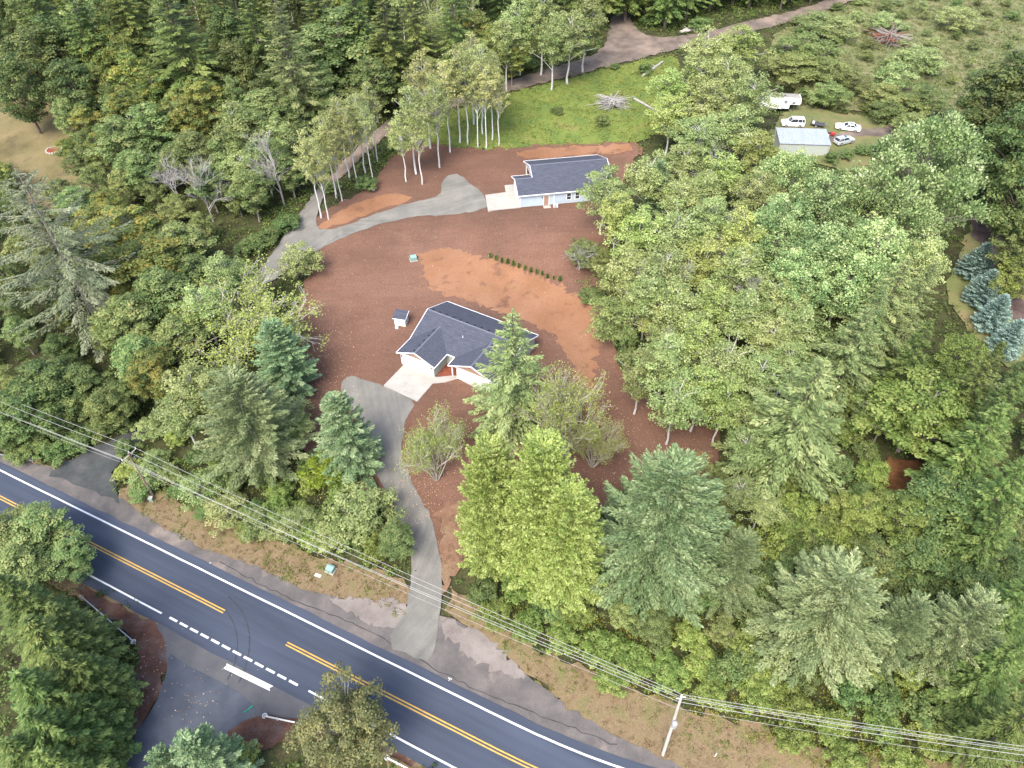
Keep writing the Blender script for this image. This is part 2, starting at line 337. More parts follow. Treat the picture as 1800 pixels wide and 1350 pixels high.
M['asphalt'] = surface('asphalt', ((0.3, (0.033, 0.040, 0.059)), (0.5, (0.042, 0.052, 0.074)), (0.72, (0.057, 0.067, 0.095))), 0.3, 14.0, 0.16, stretch=(0.12, 1.2, 1.0), streak=((0.02, 0.9, 1.0), 0.16), bump=0.004, bump_scale=60.0, rough=0.7, spec=0.35)
M['asphalt_worn'] = surface('asphalt_worn', ((0.3, (0.065, 0.067, 0.073)), (0.5, (0.084, 0.084, 0.088)), (0.72, (0.102, 0.100, 0.099))), 0.3, 12.0, 0.18, bump=0.006, bump_scale=40.0, rough=0.8)
M['asphalt_old'] = surface('asphalt_old', ((0.3, (0.045, 0.052, 0.067)), (0.5, (0.062, 0.070, 0.087)), (0.72, (0.084, 0.094, 0.110))), 0.35, 12.0, 0.15, bump=0.006, bump_scale=40.0, rough=0.75)
M['crack'] = plain('crack', (0.03, 0.03, 0.03), 0.95)
M['skid'] = plain('skid', (0.038, 0.041, 0.051), 0.8, grain=0.3, gscale=2.0)
M['litter'] = surface('litter', ((0.3, (0.060, 0.026, 0.016)), (0.5, (0.092, 0.046, 0.032)), (0.72, (0.128, 0.084, 0.068))), 0.5, 6.0, 0.45, bump=0.03, bump_scale=10.0, patch=((0.096, 0.080, 0.076), 0.3, 0.5, 0.7))
M['dry_lawn'] = surface('dry_lawn', ((0.3, (0.097, 0.083, 0.036)), (0.5, (0.158, 0.130, 0.061)), (0.72, (0.209, 0.162, 0.083))), 0.13, 5.0, 0.3, bump=0.02, bump_scale=12.0, patch=((0.086, 0.061, 0.043), 0.2, 0.58, 0.72))
M['verge'] = surface('verge', ((0.3, (0.136, 0.098, 0.051)), (0.5, (0.178, 0.128, 0.072)), (0.72, (0.128, 0.123, 0.047))), 0.4, 5.0, 0.4, bump=0.05, bump_scale=8.0)
M['driveway_verge'] = surface('driveway_verge', ((0.3, (0.15, 0.085, 0.052)), (0.5, (0.18, 0.105, 0.065)), (0.72, (0.20, 0.14, 0.085))), 0.4, 5.0, 0.35, bump=0.05, bump_scale=8.0)
M['lawn'] = surface('lawn', ((0.3, (0.096, 0.124, 0.040)), (0.5, (0.136, 0.140, 0.056)), (0.72, (0.200, 0.152, 0.080))), 0.2, 5.0, 0.25, bump=0.02, bump_scale=12.0)
M['lane'] = surface('lane', ((0.3, (0.054, 0.036, 0.032)), (0.5, (0.090, 0.063, 0.054)), (0.72, (0.135, 0.099, 0.090))), 0.5, 6.0, 0.4, bump=0.03, bump_scale=10.0)
M['clearing'] = surface('clearing', ((0.3, (0.07, 0.03, 0.012)), (0.5, (0.12, 0.056, 0.024)), (0.72, (0.16, 0.08, 0.035))), 0.4, 5.0, 0.4, bump=0.04, bump_scale=8.0)
M['concrete'] = surface('concrete', ((0.3, (0.292, 0.272, 0.239)), (0.5, (0.330, 0.311, 0.274)), (0.72, (0.360, 0.340, 0.307))), 0.5, 9.0, 0.06, streak=((0.25, 1.2, 1.0), 0.06), rough=0.85)
M['white_paint'] = surface('white_paint', ((0.3, (0.544, 0.544, 0.537)), (0.6, (0.660, 0.660, 0.652))), 2.0, 12.0, 0.12, rough=0.6)
M['yellow_paint'] = surface('yellow_paint', ((0.3, (0.437, 0.252, 0.050)), (0.6, (0.521, 0.319, 0.076))), 2.0, 12.0, 0.14, rough=0.6)
M['siding_white'] = plain('siding_white', (0.638, 0.638, 0.612), 0.6, grain=0.03)
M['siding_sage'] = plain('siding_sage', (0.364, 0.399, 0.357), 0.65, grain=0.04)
M['siding_blue'] = surface('siding_blue', ((0.3, (0.350, 0.420, 0.476)), (0.7, (0.392, 0.458, 0.511))), 0.8, 6.0, 0.04, rough=0.6)
M['gable_brown'] = plain('gable_brown', (0.30, 0.19, 0.14), 0.8, grain=0.15)
M['trim_white'] = plain('trim_white', (0.680, 0.680, 0.671), 0.5, grain=0.02)
M['roof_shingle'] = surface('roof_shingle', ((0.3, (0.046, 0.050, 0.067)), (0.5, (0.063, 0.067, 0.086)), (0.72, (0.082, 0.085, 0.107))), 1.1, 7.0, 0.28, stretch=(0.8, 5.0, 5.0), bump=0.03, bump_scale=9.0, streak=((0.7, 9.0, 9.0), 0.18), rough=0.85)
M['shingle_cap'] = plain('shingle_cap', (0.116, 0.120, 0.144), 0.85, grain=0.2)
M['vent_dark'] = plain('vent_dark', (0.02, 0.02, 0.022), 0.6)
M['glass_dark'] = plain('glass_dark', (0.035, 0.04, 0.05), 0.08, grain=0.05, spec=0.6)
M['door_wood'] = plain('door_wood', (0.29, 0.18, 0.13), 0.6, grain=0.15, gscale=3.0)
M['foundation'] = plain('foundation', (0.42, 0.27, 0.19), 0.9, grain=0.2)
M['mulch'] = surface('mulch', ((0.3, (0.16, 0.045, 0.028)), (0.7, (0.26, 0.085, 0.05))), 2.0, 8.0, 0.3, bump=0.03)
M['metal_blue'] = surface('metal_blue', ((0.3, (0.252, 0.282, 0.308)), (0.7, (0.312, 0.337, 0.354))), 0.5, 4.0, 0.08, rough=0.45, spec=0.5)
M['box_green'] = plain('box_green', (0.19, 0.30, 0.26), 0.5, grain=0.15)
M['wood_pole'] = surface('wood_pole', ((0.3, (0.15, 0.10, 0.07)), (0.7, (0.26, 0.185, 0.14))), 1.0, 8.0, 0.3, stretch=(4, 4, 0.4))
M['wood_grey'] = surface('wood_grey', ((0.3, (0.33, 0.30, 0.265)), (0.7, (0.47, 0.43, 0.385))), 1.0, 8.0, 0.25, stretch=(4, 4, 0.4))
M['steel'] = plain('steel', (0.50, 0.51, 0.52), 0.45, metal=0.5, grain=0.1)
M['wire'] = plain('wire', (0.351, 0.338, 0.319), 0.6, grain=0.05)
M['car_white'] = plain('car_white', (0.80, 0.80, 0.79), 0.25, grain=0.02, spec=0.5)
M['car_silver'] = plain('car_silver', (0.50, 0.54, 0.56), 0.28, metal=0.2, grain=0.03, spec=0.5)
M['tyre'] = plain('tyre', (0.02, 0.02, 0.02), 0.85)
M['rim'] = plain('rim', (0.45, 0.45, 0.45), 0.4, metal=0.6)
M['lamp_red'] = plain('lamp_red', (0.45, 0.03, 0.02), 0.3)
M['lamp_clear'] = plain('lamp_clear', (0.7, 0.7, 0.68), 0.2)
M['red_paint'] = plain('red_paint', (0.50, 0.05, 0.04), 0.4)
M['dark_metal'] = plain('dark_metal', (0.06, 0.06, 0.065), 0.6)
M['camper_roof'] = surface('camper_roof', ((0.3, (0.198, 0.171, 0.138)), (0.7, (0.319, 0.303, 0.275))), 1.2, 6.0, 0.15)
M['sign_green'] = plain('sign_green', (0.03, 0.36, 0.22), 0.5)
M['stone'] = plain('stone', (0.46, 0.42, 0.37), 0.9, grain=0.25, gscale=3.0)
M['stone_tan'] = plain('stone_tan', (0.38, 0.22, 0.13), 0.9, grain=0.25, gscale=3.0)
M['bark_pale'] = surface('bark_pale', ((0.3, (0.368, 0.350, 0.313)), (0.5, (0.506, 0.488, 0.451)), (0.8, (0.202, 0.175, 0.147))), 1.5, 8.0, 0.25, stretch=(1, 1, 0.6))
M['bark_white'] = surface('bark_white', ((0.3, (0.423, 0.414, 0.386)), (0.5, (0.552, 0.543, 0.515)), (0.8, (0.239, 0.221, 0.193))), 1.5, 8.0, 0.2, stretch=(1, 1, 0.6))
M['bark_grey'] = surface('bark_grey', ((0.3, (0.17, 0.145, 0.125)), (0.7, (0.29, 0.26, 0.23))), 1.5, 8.0, 0.3, stretch=(3, 3, 0.5))
M['bark_dark'] = surface('bark_dark', ((0.3, (0.08, 0.062, 0.05)), (0.7, (0.16, 0.13, 0.11))), 1.5, 8.0, 0.3, stretch=(3, 3, 0.5))
M['twig_grey'] = plain('twig_grey', (0.396, 0.358, 0.314), 0.9, grain=0.25)
M['dead_wood'] = plain('dead_wood', (0.310, 0.291, 0.273), 0.9, grain=0.2)
# foliage
L = leaf_mat
M['alder'] = L('alder_leaf', ((0.129, 0.174, 0.055), (0.249, 0.308, 0.107), (0.353, 0.399, 0.163), (0.452, 0.466, 0.222)))
M['alder_y'] = L('alder_yellow_leaf', ((0.147, 0.192, 0.052), (0.277, 0.346, 0.099), (0.395, 0.442, 0.148), (0.472, 0.486, 0.216)))
M['birch'] = L('birch_leaf', ((0.147, 0.176, 0.063), (0.294, 0.331, 0.125), (0.425, 0.441, 0.179), (0.529, 0.500, 0.233)))
M['maple'] = L('maple_leaf', ((0.079, 0.122, 0.040), (0.158, 0.221, 0.073), (0.247, 0.296, 0.113), (0.356, 0.323, 0.111)))
M['maple_dark'] = L('maple_dark_leaf', ((0.047, 0.079, 0.027), (0.103, 0.147, 0.050), (0.176, 0.214, 0.071), (0.256, 0.267, 0.075)))
M['maple_gold'] = L('maple_gold_leaf', ((0.073, 0.117, 0.034), (0.154, 0.204, 0.058), (0.277, 0.276, 0.065), (0.437, 0.333, 0.069)))
M['maple_y'] = L('maple_lime_leaf', ((0.097, 0.142, 0.030), (0.194, 0.251, 0.060), (0.277, 0.321, 0.090), (0.360, 0.360, 0.113)))
M['silver'] = L('silver_leaf', ((0.102, 0.164, 0.067), (0.232, 0.318, 0.124), (0.415, 0.483, 0.208), (0.668, 0.695, 0.333)))
M['bright'] = L('bright_leaf', ((0.100, 0.172, 0.059), (0.217, 0.325, 0.117), (0.361, 0.456, 0.209), (0.595, 0.636, 0.394)))
M['willow'] = L('willow_leaf', ((0.100, 0.128, 0.042), (0.176, 0.224, 0.072), (0.261, 0.300, 0.105), (0.344, 0.361, 0.133)))
M['fir'] = L('fir_needle', ((0.049, 0.084, 0.023), (0.107, 0.151, 0.040), (0.176, 0.220, 0.063), (0.256, 0.275, 0.086)), trans=0.15)
M['fir_pale'] = L('fir_pale_needle', ((0.089, 0.135, 0.045), (0.170, 0.229, 0.083), (0.266, 0.317, 0.127), (0.403, 0.404, 0.187)), trans=0.15)
M['fir_gray'] = L('fir_gray_needle', ((0.062, 0.085, 0.043), (0.117, 0.144, 0.077), (0.186, 0.207, 0.122), (0.275, 0.275, 0.188)), trans=0.12)
M['cedar'] = L('cedar_spray', ((0.154, 0.212, 0.046), (0.270, 0.346, 0.086), (0.366, 0.431, 0.133), (0.437, 0.473, 0.204)), vary=0.08, hue=0.006, trans=0.2)
M['noble'] = L('noble_needle', ((0.089, 0.129, 0.053), (0.161, 0.212, 0.090), (0.249, 0.295, 0.137), (0.402, 0.417, 0.221)), vary=0.1, trans=0.12)
M['spruce_g'] = L('spruce_green_needle', ((0.084, 0.142, 0.062), (0.159, 0.234, 0.107), (0.253, 0.324, 0.163), (0.413, 0.468, 0.255)), vary=0.12, trans=0.1)
M['spruce'] = L('spruce_blue_needle', ((0.095, 0.161, 0.134), (0.181, 0.274, 0.227), (0.285, 0.387, 0.320), (0.449, 0.567, 0.454)), vary=0.08, hue=0.005, trans=0.08)
M['shrub_y'] = L('shrub_lime_leaf', ((0.093, 0.139, 0.035), (0.186, 0.253, 0.057), (0.278, 0.332, 0.088), (0.341, 0.350, 0.136)))
M['maple_tan'] = L('maple_tan_leaf', ((0.092, 0.107, 0.041), (0.156, 0.168, 0.068), (0.230, 0.219, 0.090), (0.304, 0.255, 0.081)), vary=0.05, hue=0.005)
M['lime'] = L('lime_leaf', ((0.13, 0.18, 0.02), (0.21, 0.28, 0.03), (0.28, 0.34, 0.045), (0.33, 0.36, 0.08)), vary=0.05, hue=0.005)
M['shrub_g'] = L('shrub_green_leaf', ((0.059, 0.103, 0.033), (0.119, 0.180, 0.057), (0.186, 0.241, 0.081), (0.267, 0.275, 0.111)))
M['twig'] = L('twig_leaf', ((0.178, 0.232, 0.055), (0.295, 0.363, 0.091), (0.393, 0.440, 0.119), (0.480, 0.506, 0.164)))
M['cover_green'] = L('cover_green_leaf', ((0.061, 0.111, 0.027), (0.123, 0.189, 0.047), (0.191, 0.240, 0.060), (0.287, 0.273, 0.085)))
M['cover_meadow'] = L('cover_meadow_leaf', ((0.085, 0.130, 0.028), (0.140, 0.194, 0.048), (0.190, 0.221, 0.052), (0.250, 0.254, 0.076)))
M['cover_lime'] = L('cover_lime_leaf', ((0.098, 0.130, 0.023), (0.189, 0.234, 0.036), (0.305, 0.325, 0.052), (0.390, 0.312, 0.117)))
M['cover_slope'] = L('cover_slope_leaf', ((0.106, 0.137, 0.038), (0.173, 0.201, 0.063), (0.266, 0.250, 0.107), (0.226, 0.298, 0.076)))
M['cover_wood'] = L('cover_wood_leaf', ((0.034, 0.062, 0.016), (0.076, 0.117, 0.030), (0.117, 0.166, 0.041), (0.179, 0.193, 0.055)))
M['cover_dry'] = L('cover_dry_blade', ((0.130, 0.105, 0.045), (0.200, 0.160, 0.075), (0.270, 0.200, 0.110), (0.130, 0.150, 0.045)))
M['fallen'] = L('fallen_leaf', ((0.35, 0.22, 0.12), (0.48, 0.36, 0.20), (0.60, 0.50, 0.33), (0.42, 0.26, 0.10)))

# ---------------------------------------------------------------- mesh helpers
class MB:
    """collects shapes and links them as one mesh object"""
    def __init__(self):
        self.v, self.f = [], []
    def add(self, vs, fs):
        o = len(self.v)
        self.v += [tuple(p) for p in vs]
        self.f += [tuple(i + o for i in f) for f in fs]
        return self
    def box(self, a, b, rz=0.0):
        x0, y0, z0 = a; x1, y1, z1 = b
        vs = [(x0, y0, z0), (x1, y0, z0), (x1, y1, z0), (x0, y1, z0), (x0, y0, z1), (x1, y0, z1), (x1, y1, z1), (x0, y1, z1)]
        if rz:
            cx, cy = (x0 + x1) / 2, (y0 + y1) / 2
            c, s = math.cos(rz), math.sin(rz)
            vs = [(cx + (p[0] - cx) * c - (p[1] - cy) * s, cy + (p[0] - cx) * s + (p[1] - cy) * c, p[2]) for p in vs]
        return self.add(vs, [(0, 3, 2, 1), (4, 5, 6, 7), (0, 1, 5, 4), (1, 2, 6, 5), (2, 3, 7, 6), (3, 0, 4, 7)])
    def slab(self, pts, t):
        """polygon of 3-d points (counter-clockwise from above) given thickness t downwards"""
        n = len(pts)
        vs = list(pts) + [(p[0], p[1], p[2] - t) for p in pts]
        fs = [tuple(range(n)), tuple(range(2 * n - 1, n - 1, -1))]
        fs += [(i, i + n, (i + 1) % n + n, (i + 1) % n) for i in range(n)]
        return self.add(vs, fs)
    def prism(self, prof, axis, a, b):
        """2-d profile extruded along an axis ('x': profile is y,z; 'y': profile is x,z)"""
        n = len(prof)
        if axis == 'x':
            vs = [(a, p, q) for p, q in prof] + [(b, p, q) for p, q in prof]
        else:
            vs = [(p, a, q) for p, q in prof] + [(p, b, q) for p, q in prof]
        return self.add(vs, [tuple(range(n)), tuple(range(2 * n - 1, n - 1, -1))] + [(i, i + n, (i + 1) % n + n, (i + 1) % n) for i in range(n)])
    def tube(self, pts, rads, n=6, cap=True):
        pts = [Vector(p) for p in pts]
        vs, fs = [], []
        for i, p in enumerate(pts):
            d = (pts[min(i + 1, len(pts) - 1)] - pts[max(i - 1, 0)])
            d = d.normalized() if d.length > 1e-6 else Vector((0, 0, 1))
            s = d.cross(Vector((0, 0, 1)) if abs(d.z) < 0.9 else Vector((1, 0, 0))).normalized()
            t = d.cross(s)
            r = rads[i] if hasattr(rads, '__len__') else rads
            for k in range(n):
                a = 2 * math.pi * k / n
                vs.append(p + s * (r * math.cos(a)) + t * (r * math.sin(a)))
        for i in range(len(pts) - 1):
            for k in range(n):
                fs.append((i * n + k, (i + 1) * n + k, (i + 1) * n + (k + 1) % n, i * n + (k + 1) % n))
        if cap:
            fs.append(tuple(range(n)))
            fs.append(tuple(range(len(vs) - 1, len(vs) - n - 1, -1)))
        return self.add(vs, fs)
    def mesh(self, name):
        me = bpy.data.meshes.new(name)
        me.from_pydata(self.v, [], self.f)
        me.validate()
        import bmesh
        bm = bmesh.new(); bm.from_mesh(me)
        bmesh.ops.recalc_face_normals(bm, faces=bm.faces)
        bm.to_mesh(me); bm.free()
        return me
    def build(self, name, mat, parent=None, smooth=False):
        me = self.mesh(name)
        me.materials.append(M[mat])
        if smooth:
            me.polygons.foreach_set('use_smooth', [True] * len(me.polygons))
        return link(name, me, parent)

def link(name, data, parent=None):
    o = bpy.data.objects.new(name, data)
    COL.objects.link(o)
    if parent is not None:
        o.parent = parent
    return o

def tag(o, label, cat, group=None):
    o['label'] = label
    o['category'] = cat
    if group:
        o['group'] = group
    return o

def structure(o, kind='structure'):
    o['kind'] = kind
    return o

def thing(name, label, cat, loc, rz=0.0, group=None):
    o = bpy.data.objects.new(name, None)
    COL.objects.link(o)
    o.empty_display_size = 0.5
    o.location = loc
    o.rotation_euler = (0, 0, rz)
    return tag(o, label, cat, group)

def on_ground(x, y, dz=0.0):
    return (x, y, height(x, y) + dz)

def quads_mesh(name, verts, rnd, mat):
    """verts (N,4,3) -> mesh of N separate quads with a per-face 'rnd' value"""
    n = len(verts)
    me = bpy.data.meshes.new(name)
    me.vertices.add(n * 4); me.loops.add(n * 4); me.polygons.add(n)
    me.vertices.foreach_set('co', np.ascontiguousarray(verts, dtype=np.float32).ravel())
    me.loops.foreach_set('vertex_index', np.arange(n * 4, dtype=np.int32))
    me.polygons.foreach_set('loop_start', np.arange(0, n * 4, 4, dtype=np.int32))
    me.polygons.foreach_set('loop_total', np.full(n, 4, dtype=np.int32))
    at = me.attributes.new('rnd', 'FLOAT', 'FACE')
    at.data.foreach_set('value', np.ascontiguousarray(rnd, dtype=np.float32))
    me.update(calc_edges=True)
    me.materials.append(M[mat])
    return me

def unit(a):
    return a / np.maximum(np.linalg.norm(a, axis=-1, keepdims=True), 1e-6)

def leaf_quads(c, d, nrm, ln, wd):
    """rhombic leaves: centres, long directions, normals, lengths, widths"""
    d = unit(d)
    s = unit(np.cross(d, nrm))
    ln = np.asarray(ln)[:, None] * 0.5
    wd = np.asarray(wd)[:, None] * 0.5
    return np.stack([c - d * ln, c + s * wd - d * ln * 0.1, c + d * ln, c - s * wd - d * ln * 0.1], axis=1)

# ---------------------------------------------------------------- tree generators (unit trees, reused by scaling)
def trunk_mb(h, r, lean, rng, top=0.93, wob=0.12, n=7, seg=8):
    mb = MB()
    pts, rad = [], []
    for i in range(seg + 1):
        t = i / seg
        pts.append((rng.uniform(-wob, wob) * (t > 0) + lean * t * t, rng.uniform(-wob, wob) * (t > 0), -0.4 + (h * top + 0.4) * t))
        rad.append(r * (1.15 if i == 0 else 1.0) * (1 - 0.88 * t))
    mb.tube(pts, rad, n)
    return mb, pts

def conifer(rng, nr, h, R, base=0.06, gap=0.5, nb=6, elev=(-8, 35), droop=0.25, tip=0.12, frond=0.35, dens=26, ln=0.42, wd=0.15, power=0.85, sag=0.25, trunk_r=0.28, lim=True, curl=0.0, tuft_up=0.0, jit=0.25):
    mb, _ = trunk_mb(h, trunk_r, 0.0, rng, 0.98, 0.05)
    zb = h * base
    C, D, N, LN, WD, RV = [], [], [], [], [], []
    z = zb
    while z < h * 0.985:
        t = (z - zb) / (h - zb)
        env = R * ((1 - t) ** power) * min(1.0, 0.72 + t * 3.0) + 0.12
        cnt = max(3, int(round(nb * (0.55 + 0.45 * (1 - t)))))
        a0 = rng.uniform(0, 6.28)
        for k in range(cnt):
            Lb = env * rng.uniform(1 - jit, 1 + jit * 0.5)
            a = a0 + 6.283 * (k + rng.uniform(-0.3, 0.3)) / cnt
            e = math.radians(elev[0] + (elev[1] - elev[0]) * t + rng.uniform(-7, 7))
            f = np.array([math.cos(a), math.sin(a), 0.0]); sd = np.array([-math.sin(a), math.cos(a), 0.0])
            zz = z + rng.uniform(-0.2, 0.2) * gap
            m = max(10, int(dens * Lb * (0.5 + frond * Lb)))
            s = nr.uniform(0.06, 1.0, m) ** 0.8
            w = frond * Lb * (1.02 - s) ** 0.75 * (0.55 + 0.45 * s) + 0.1
            v = nr.uniform(-1, 1, m) * w
            rr = s * Lb * math.cos(e) + np.abs(v) * 0.45
            up = s * Lb * math.sin(e) - droop * Lb * s ** 2 + tip * Lb * s ** 4 - sag * np.abs(v) + nr.normal(0, 0.04, m) + nr.uniform(0, tuft_up, m)
            c = f * rr[:, None] + sd * v[:, None]
            c[:, 2] = zz + up
            sg = np.sign(v)[:, None]
            d = f + sd * sg * (0.8 * np.abs(v) / (w + 0.01))[:, None] + nr.normal(0, 0.25, (m, 3))
            d[:, 2] += math.sin(e) - 2 * droop * s * 0.7 + 0.5 * tip - sag * 0.6 + curl
            n = np.array([0, 0, 1.0]) + f * 0.35 + nr.normal(0, 0.4, (m, 3))
            C.append(c); D.append(d); N.append(n)
            LN.append(ln * nr.uniform(0.7, 1.3, m)); WD.append(wd * nr.uniform(0.7, 1.3, m))
            br = rng.uniform(-0.22, 0.22)
            RV.append(np.clip(0.42 + br + nr.normal(0, 0.17, m), 0, 1))
            if lim and k % 2 == 0 and Lb > 0.8:
                mb.tube([(f[0] * q * Lb * math.cos(e), f[1] * q * Lb * math.cos(e), zz + q * Lb * math.sin(e) - droop * Lb * q * q - 0.05) for q in (0, 0.35, 0.75)], [0.05, 0.035, 0.012], 3, False)
        z += gap * (0.55 + 0.75 * (1 - t)) * rng.uniform(0.8, 1.2)
    V = leaf_quads(np.concatenate(C), np.concatenate(D), np.concatenate(N), np.concatenate(LN), np.concatenate(WD))
    return mb, V, np.concatenate(RV)

def broadleaf(rng, nr, h, R, cb=0.3, clumps=90, cr=0.9, per=70, leaf=0.32, trunk_r=0.2, surf=0.4, flat=0.75, shape=1.0, limbs=0.5, stems=1, rise=0.9, up=0.9, bark='bark_grey', tall=0.9, spray=0.0, limb_k=0.42):
    mb = MB()
    for s in range(stems):
        lean = rng.uniform(-0.15, 0.15) * R if stems == 1 else 0
        m2, pts = trunk_mb(h, trunk_r * (1 if stems == 1 else 0.7), lean, rng, tall, 0.14)
        if stems > 1:
            a = 6.283 * s / stems
            m2.v = [(p[0] + math.cos(a) * (0.15 + R * 0.55 * max(p[2], 0) / h), p[1] + math.sin(a) * (0.15 + R * 0.55 * max(p[2], 0) / h), p[2] * 0.85) for p in m2.v]
        mb.add(m2.v, m2.f)
    zc, hh = h * (1 + cb) / 2, h * (1 - cb) / 2
    C, D, N, LN, RV = [], [], [], [], []
    ph = [rng.uniform(0, 6.28) for _ in range(4)]
    for i in range(clumps):
        while True:
            q = np.array([rng.uniform(-1, 1) for _ in range(3)])
            rq = np.linalg.norm(q)
            if 0.05 < rq < 1:
                break
        q = q / rq * (rng.random() ** surf)
        a = math.atan2(q[1], q[0])
        lob = 1 + 0.16 * math.sin(3 * a + ph[0]) + 0.12 * math.sin(5 * a + ph[1] + 3 * q[2]) + rng.uniform(-0.1, 0.1)
        taper = 1.0 if q[2] < 0 else (1 - 0.35 * shape * q[2])
        if q[2] < -0.2:
            taper = 1 - 0.45 * (-0.2 - q[2])
        p = np.array([q[0] * R * 0.88 * lob * taper, q[1] * R * 0.88 * lob * taper, zc + q[2] * hh * 0.92])
        rc = cr * rng.uniform(0.65, 1.3)
        m = max(8, int(per * (rc / cr) ** 2))
        u = unit(nr.normal(0, 1, (m, 3)))
        u[:, 2] = np.where(u[:, 2] < -0.3, -u[:, 2] * 0.5, u[:, 2])
        off = u * (rc * nr.uniform(0.25, 1.0, m) ** 0.5)[:, None]
        off[:, 2] *= flat
        c = p + off
        nrm = unit(u + np.array([0, 0, up]) + nr.normal(0, 0.45, (m, 3)))
        d = np.cross(nrm, nr.normal(0, 1, (m, 3)))
        d = d + np.array([0, 0, spray]) + u * np.array([spray, spray, 0.0])
        C.append(c); D.append(d); N.append(nrm)
        LN.append(leaf * nr.uniform(0.65, 1.35, m))
        br = rng.uniform(-0.24, 0.24)
        RV.append(np.clip(0.42 + br + nr.normal(0, 0.18, m), 0, 1))
        if rng.random() < limbs:
            hd = math.hypot(p[0], p[1])
            z0 = min(max(p[2] - hd * rise, h * cb * 0.75), h * 0.85)
            t0 = z0 / (h * tall)
            k = 0.6
            mid = (p[0] * 0.45, p[1] * 0.45, z0 + (p[2] - z0) * 0.6)
            mb.tube([(0, 0, z0), mid, tuple(p)], [trunk_r * limb_k * (1 - t0 * 0.6), trunk_r * limb_k * 0.62 * (1 - t0 * 0.5), 0.025], 4, False)
    LN = np.concatenate(LN)
    V = leaf_quads(np.concatenate(C), np.concatenate(D), np.concatenate(N), LN, LN * 0.72)
    return mb, V, np.concatenate(RV)

def bare(rng, nr, h, R, stems=1, depth=4, leaves=0, leaf=0.22, r0=0.16, spread=0.6, lead=0.0):
    """bare branching tree or shrub: recursive limbs, thin twigs, a few leaves at the ends"""
    mb = MB(); ends = []
    def grow(p, d, ln, r, lv):
        q = p + d * ln
        mid = p + d * (ln * 0.5) + Vector((rng.uniform(-1, 1), rng.uniform(-1, 1), rng.uniform(-0.4, 0.6))) * ln * 0.07
        mb.tube([p, mid, q], [r, r * 0.8, r * 0.6], 5 if lv == depth else 3, False)
        if lv == 0:
            ends.append(q); return
        ends.append(mid)
        kids = rng.choice((3, 3, 4)) if lv > 1 else rng.choice((2, 3, 3))
        for _ in range(kids):
            nd = (d + Vector((rng.gauss(0, spread), rng.gauss(0, spread), rng.gauss(0.12, spread * 0.6)))).normalized()
            grow(p + (q - p) * rng.uniform(0.45, 1.0), nd, ln * rng.uniform(0.55, 0.85), r * 0.62, lv - 1)
    for s in range(stems):
        a = 6.283 * (s + rng.random() * 0.5) / stems
        k = 0.0 if stems == 1 else rng.uniform(0.2, 0.65)
        d = Vector((math.cos(a) * k, math.sin(a) * k, 1.0)).normalized()
        grow(Vector((math.cos(a) * 0.1, math.sin(a) * 0.1, -0.3)), d, h * (0.42 if stems == 1 else 0.4), r0 * (1.0 if stems == 1 else 0.6), depth)
    if lead:
        grow(Vector((0, 0, h * 0.35)), Vector((0, 0, 1)), h * 0.4, r0 * 0.6, depth - 1)
    arr = np.array(mb.v)
    zx = arr[:, 2].max(); rx = np.percentile(np.hypot(arr[:, 0], arr[:, 1]), 97)
    mb.v = [(p[0] * R / rx, p[1] * R / rx, p[2] * h / zx if p[2] > 0 else p[2]) for p in mb.v]
    V = RV = None
    if leaves:
        e = np.array([(p.x * R / rx, p.y * R / rx, p.z * h / zx) for p in ends])
        c = np.repeat(e, leaves, axis=0) + nr.normal(0, 0.22, (len(e) * leaves, 3))
        m = len(c)
        nrm = unit(nr.normal(0, 0.7, (m, 3)) + np.array([0, 0, 0.8]))
        ln = leaf * nr.uniform(0.6, 1.4, m)
        V = leaf_quads(c, np.cross(nrm, nr.normal(0, 1, (m, 3))), nrm, ln, ln * 0.6)
        RV = np.clip(0.45 + nr.normal(0, 0.25, m), 0, 1)
    return mb, V, RV

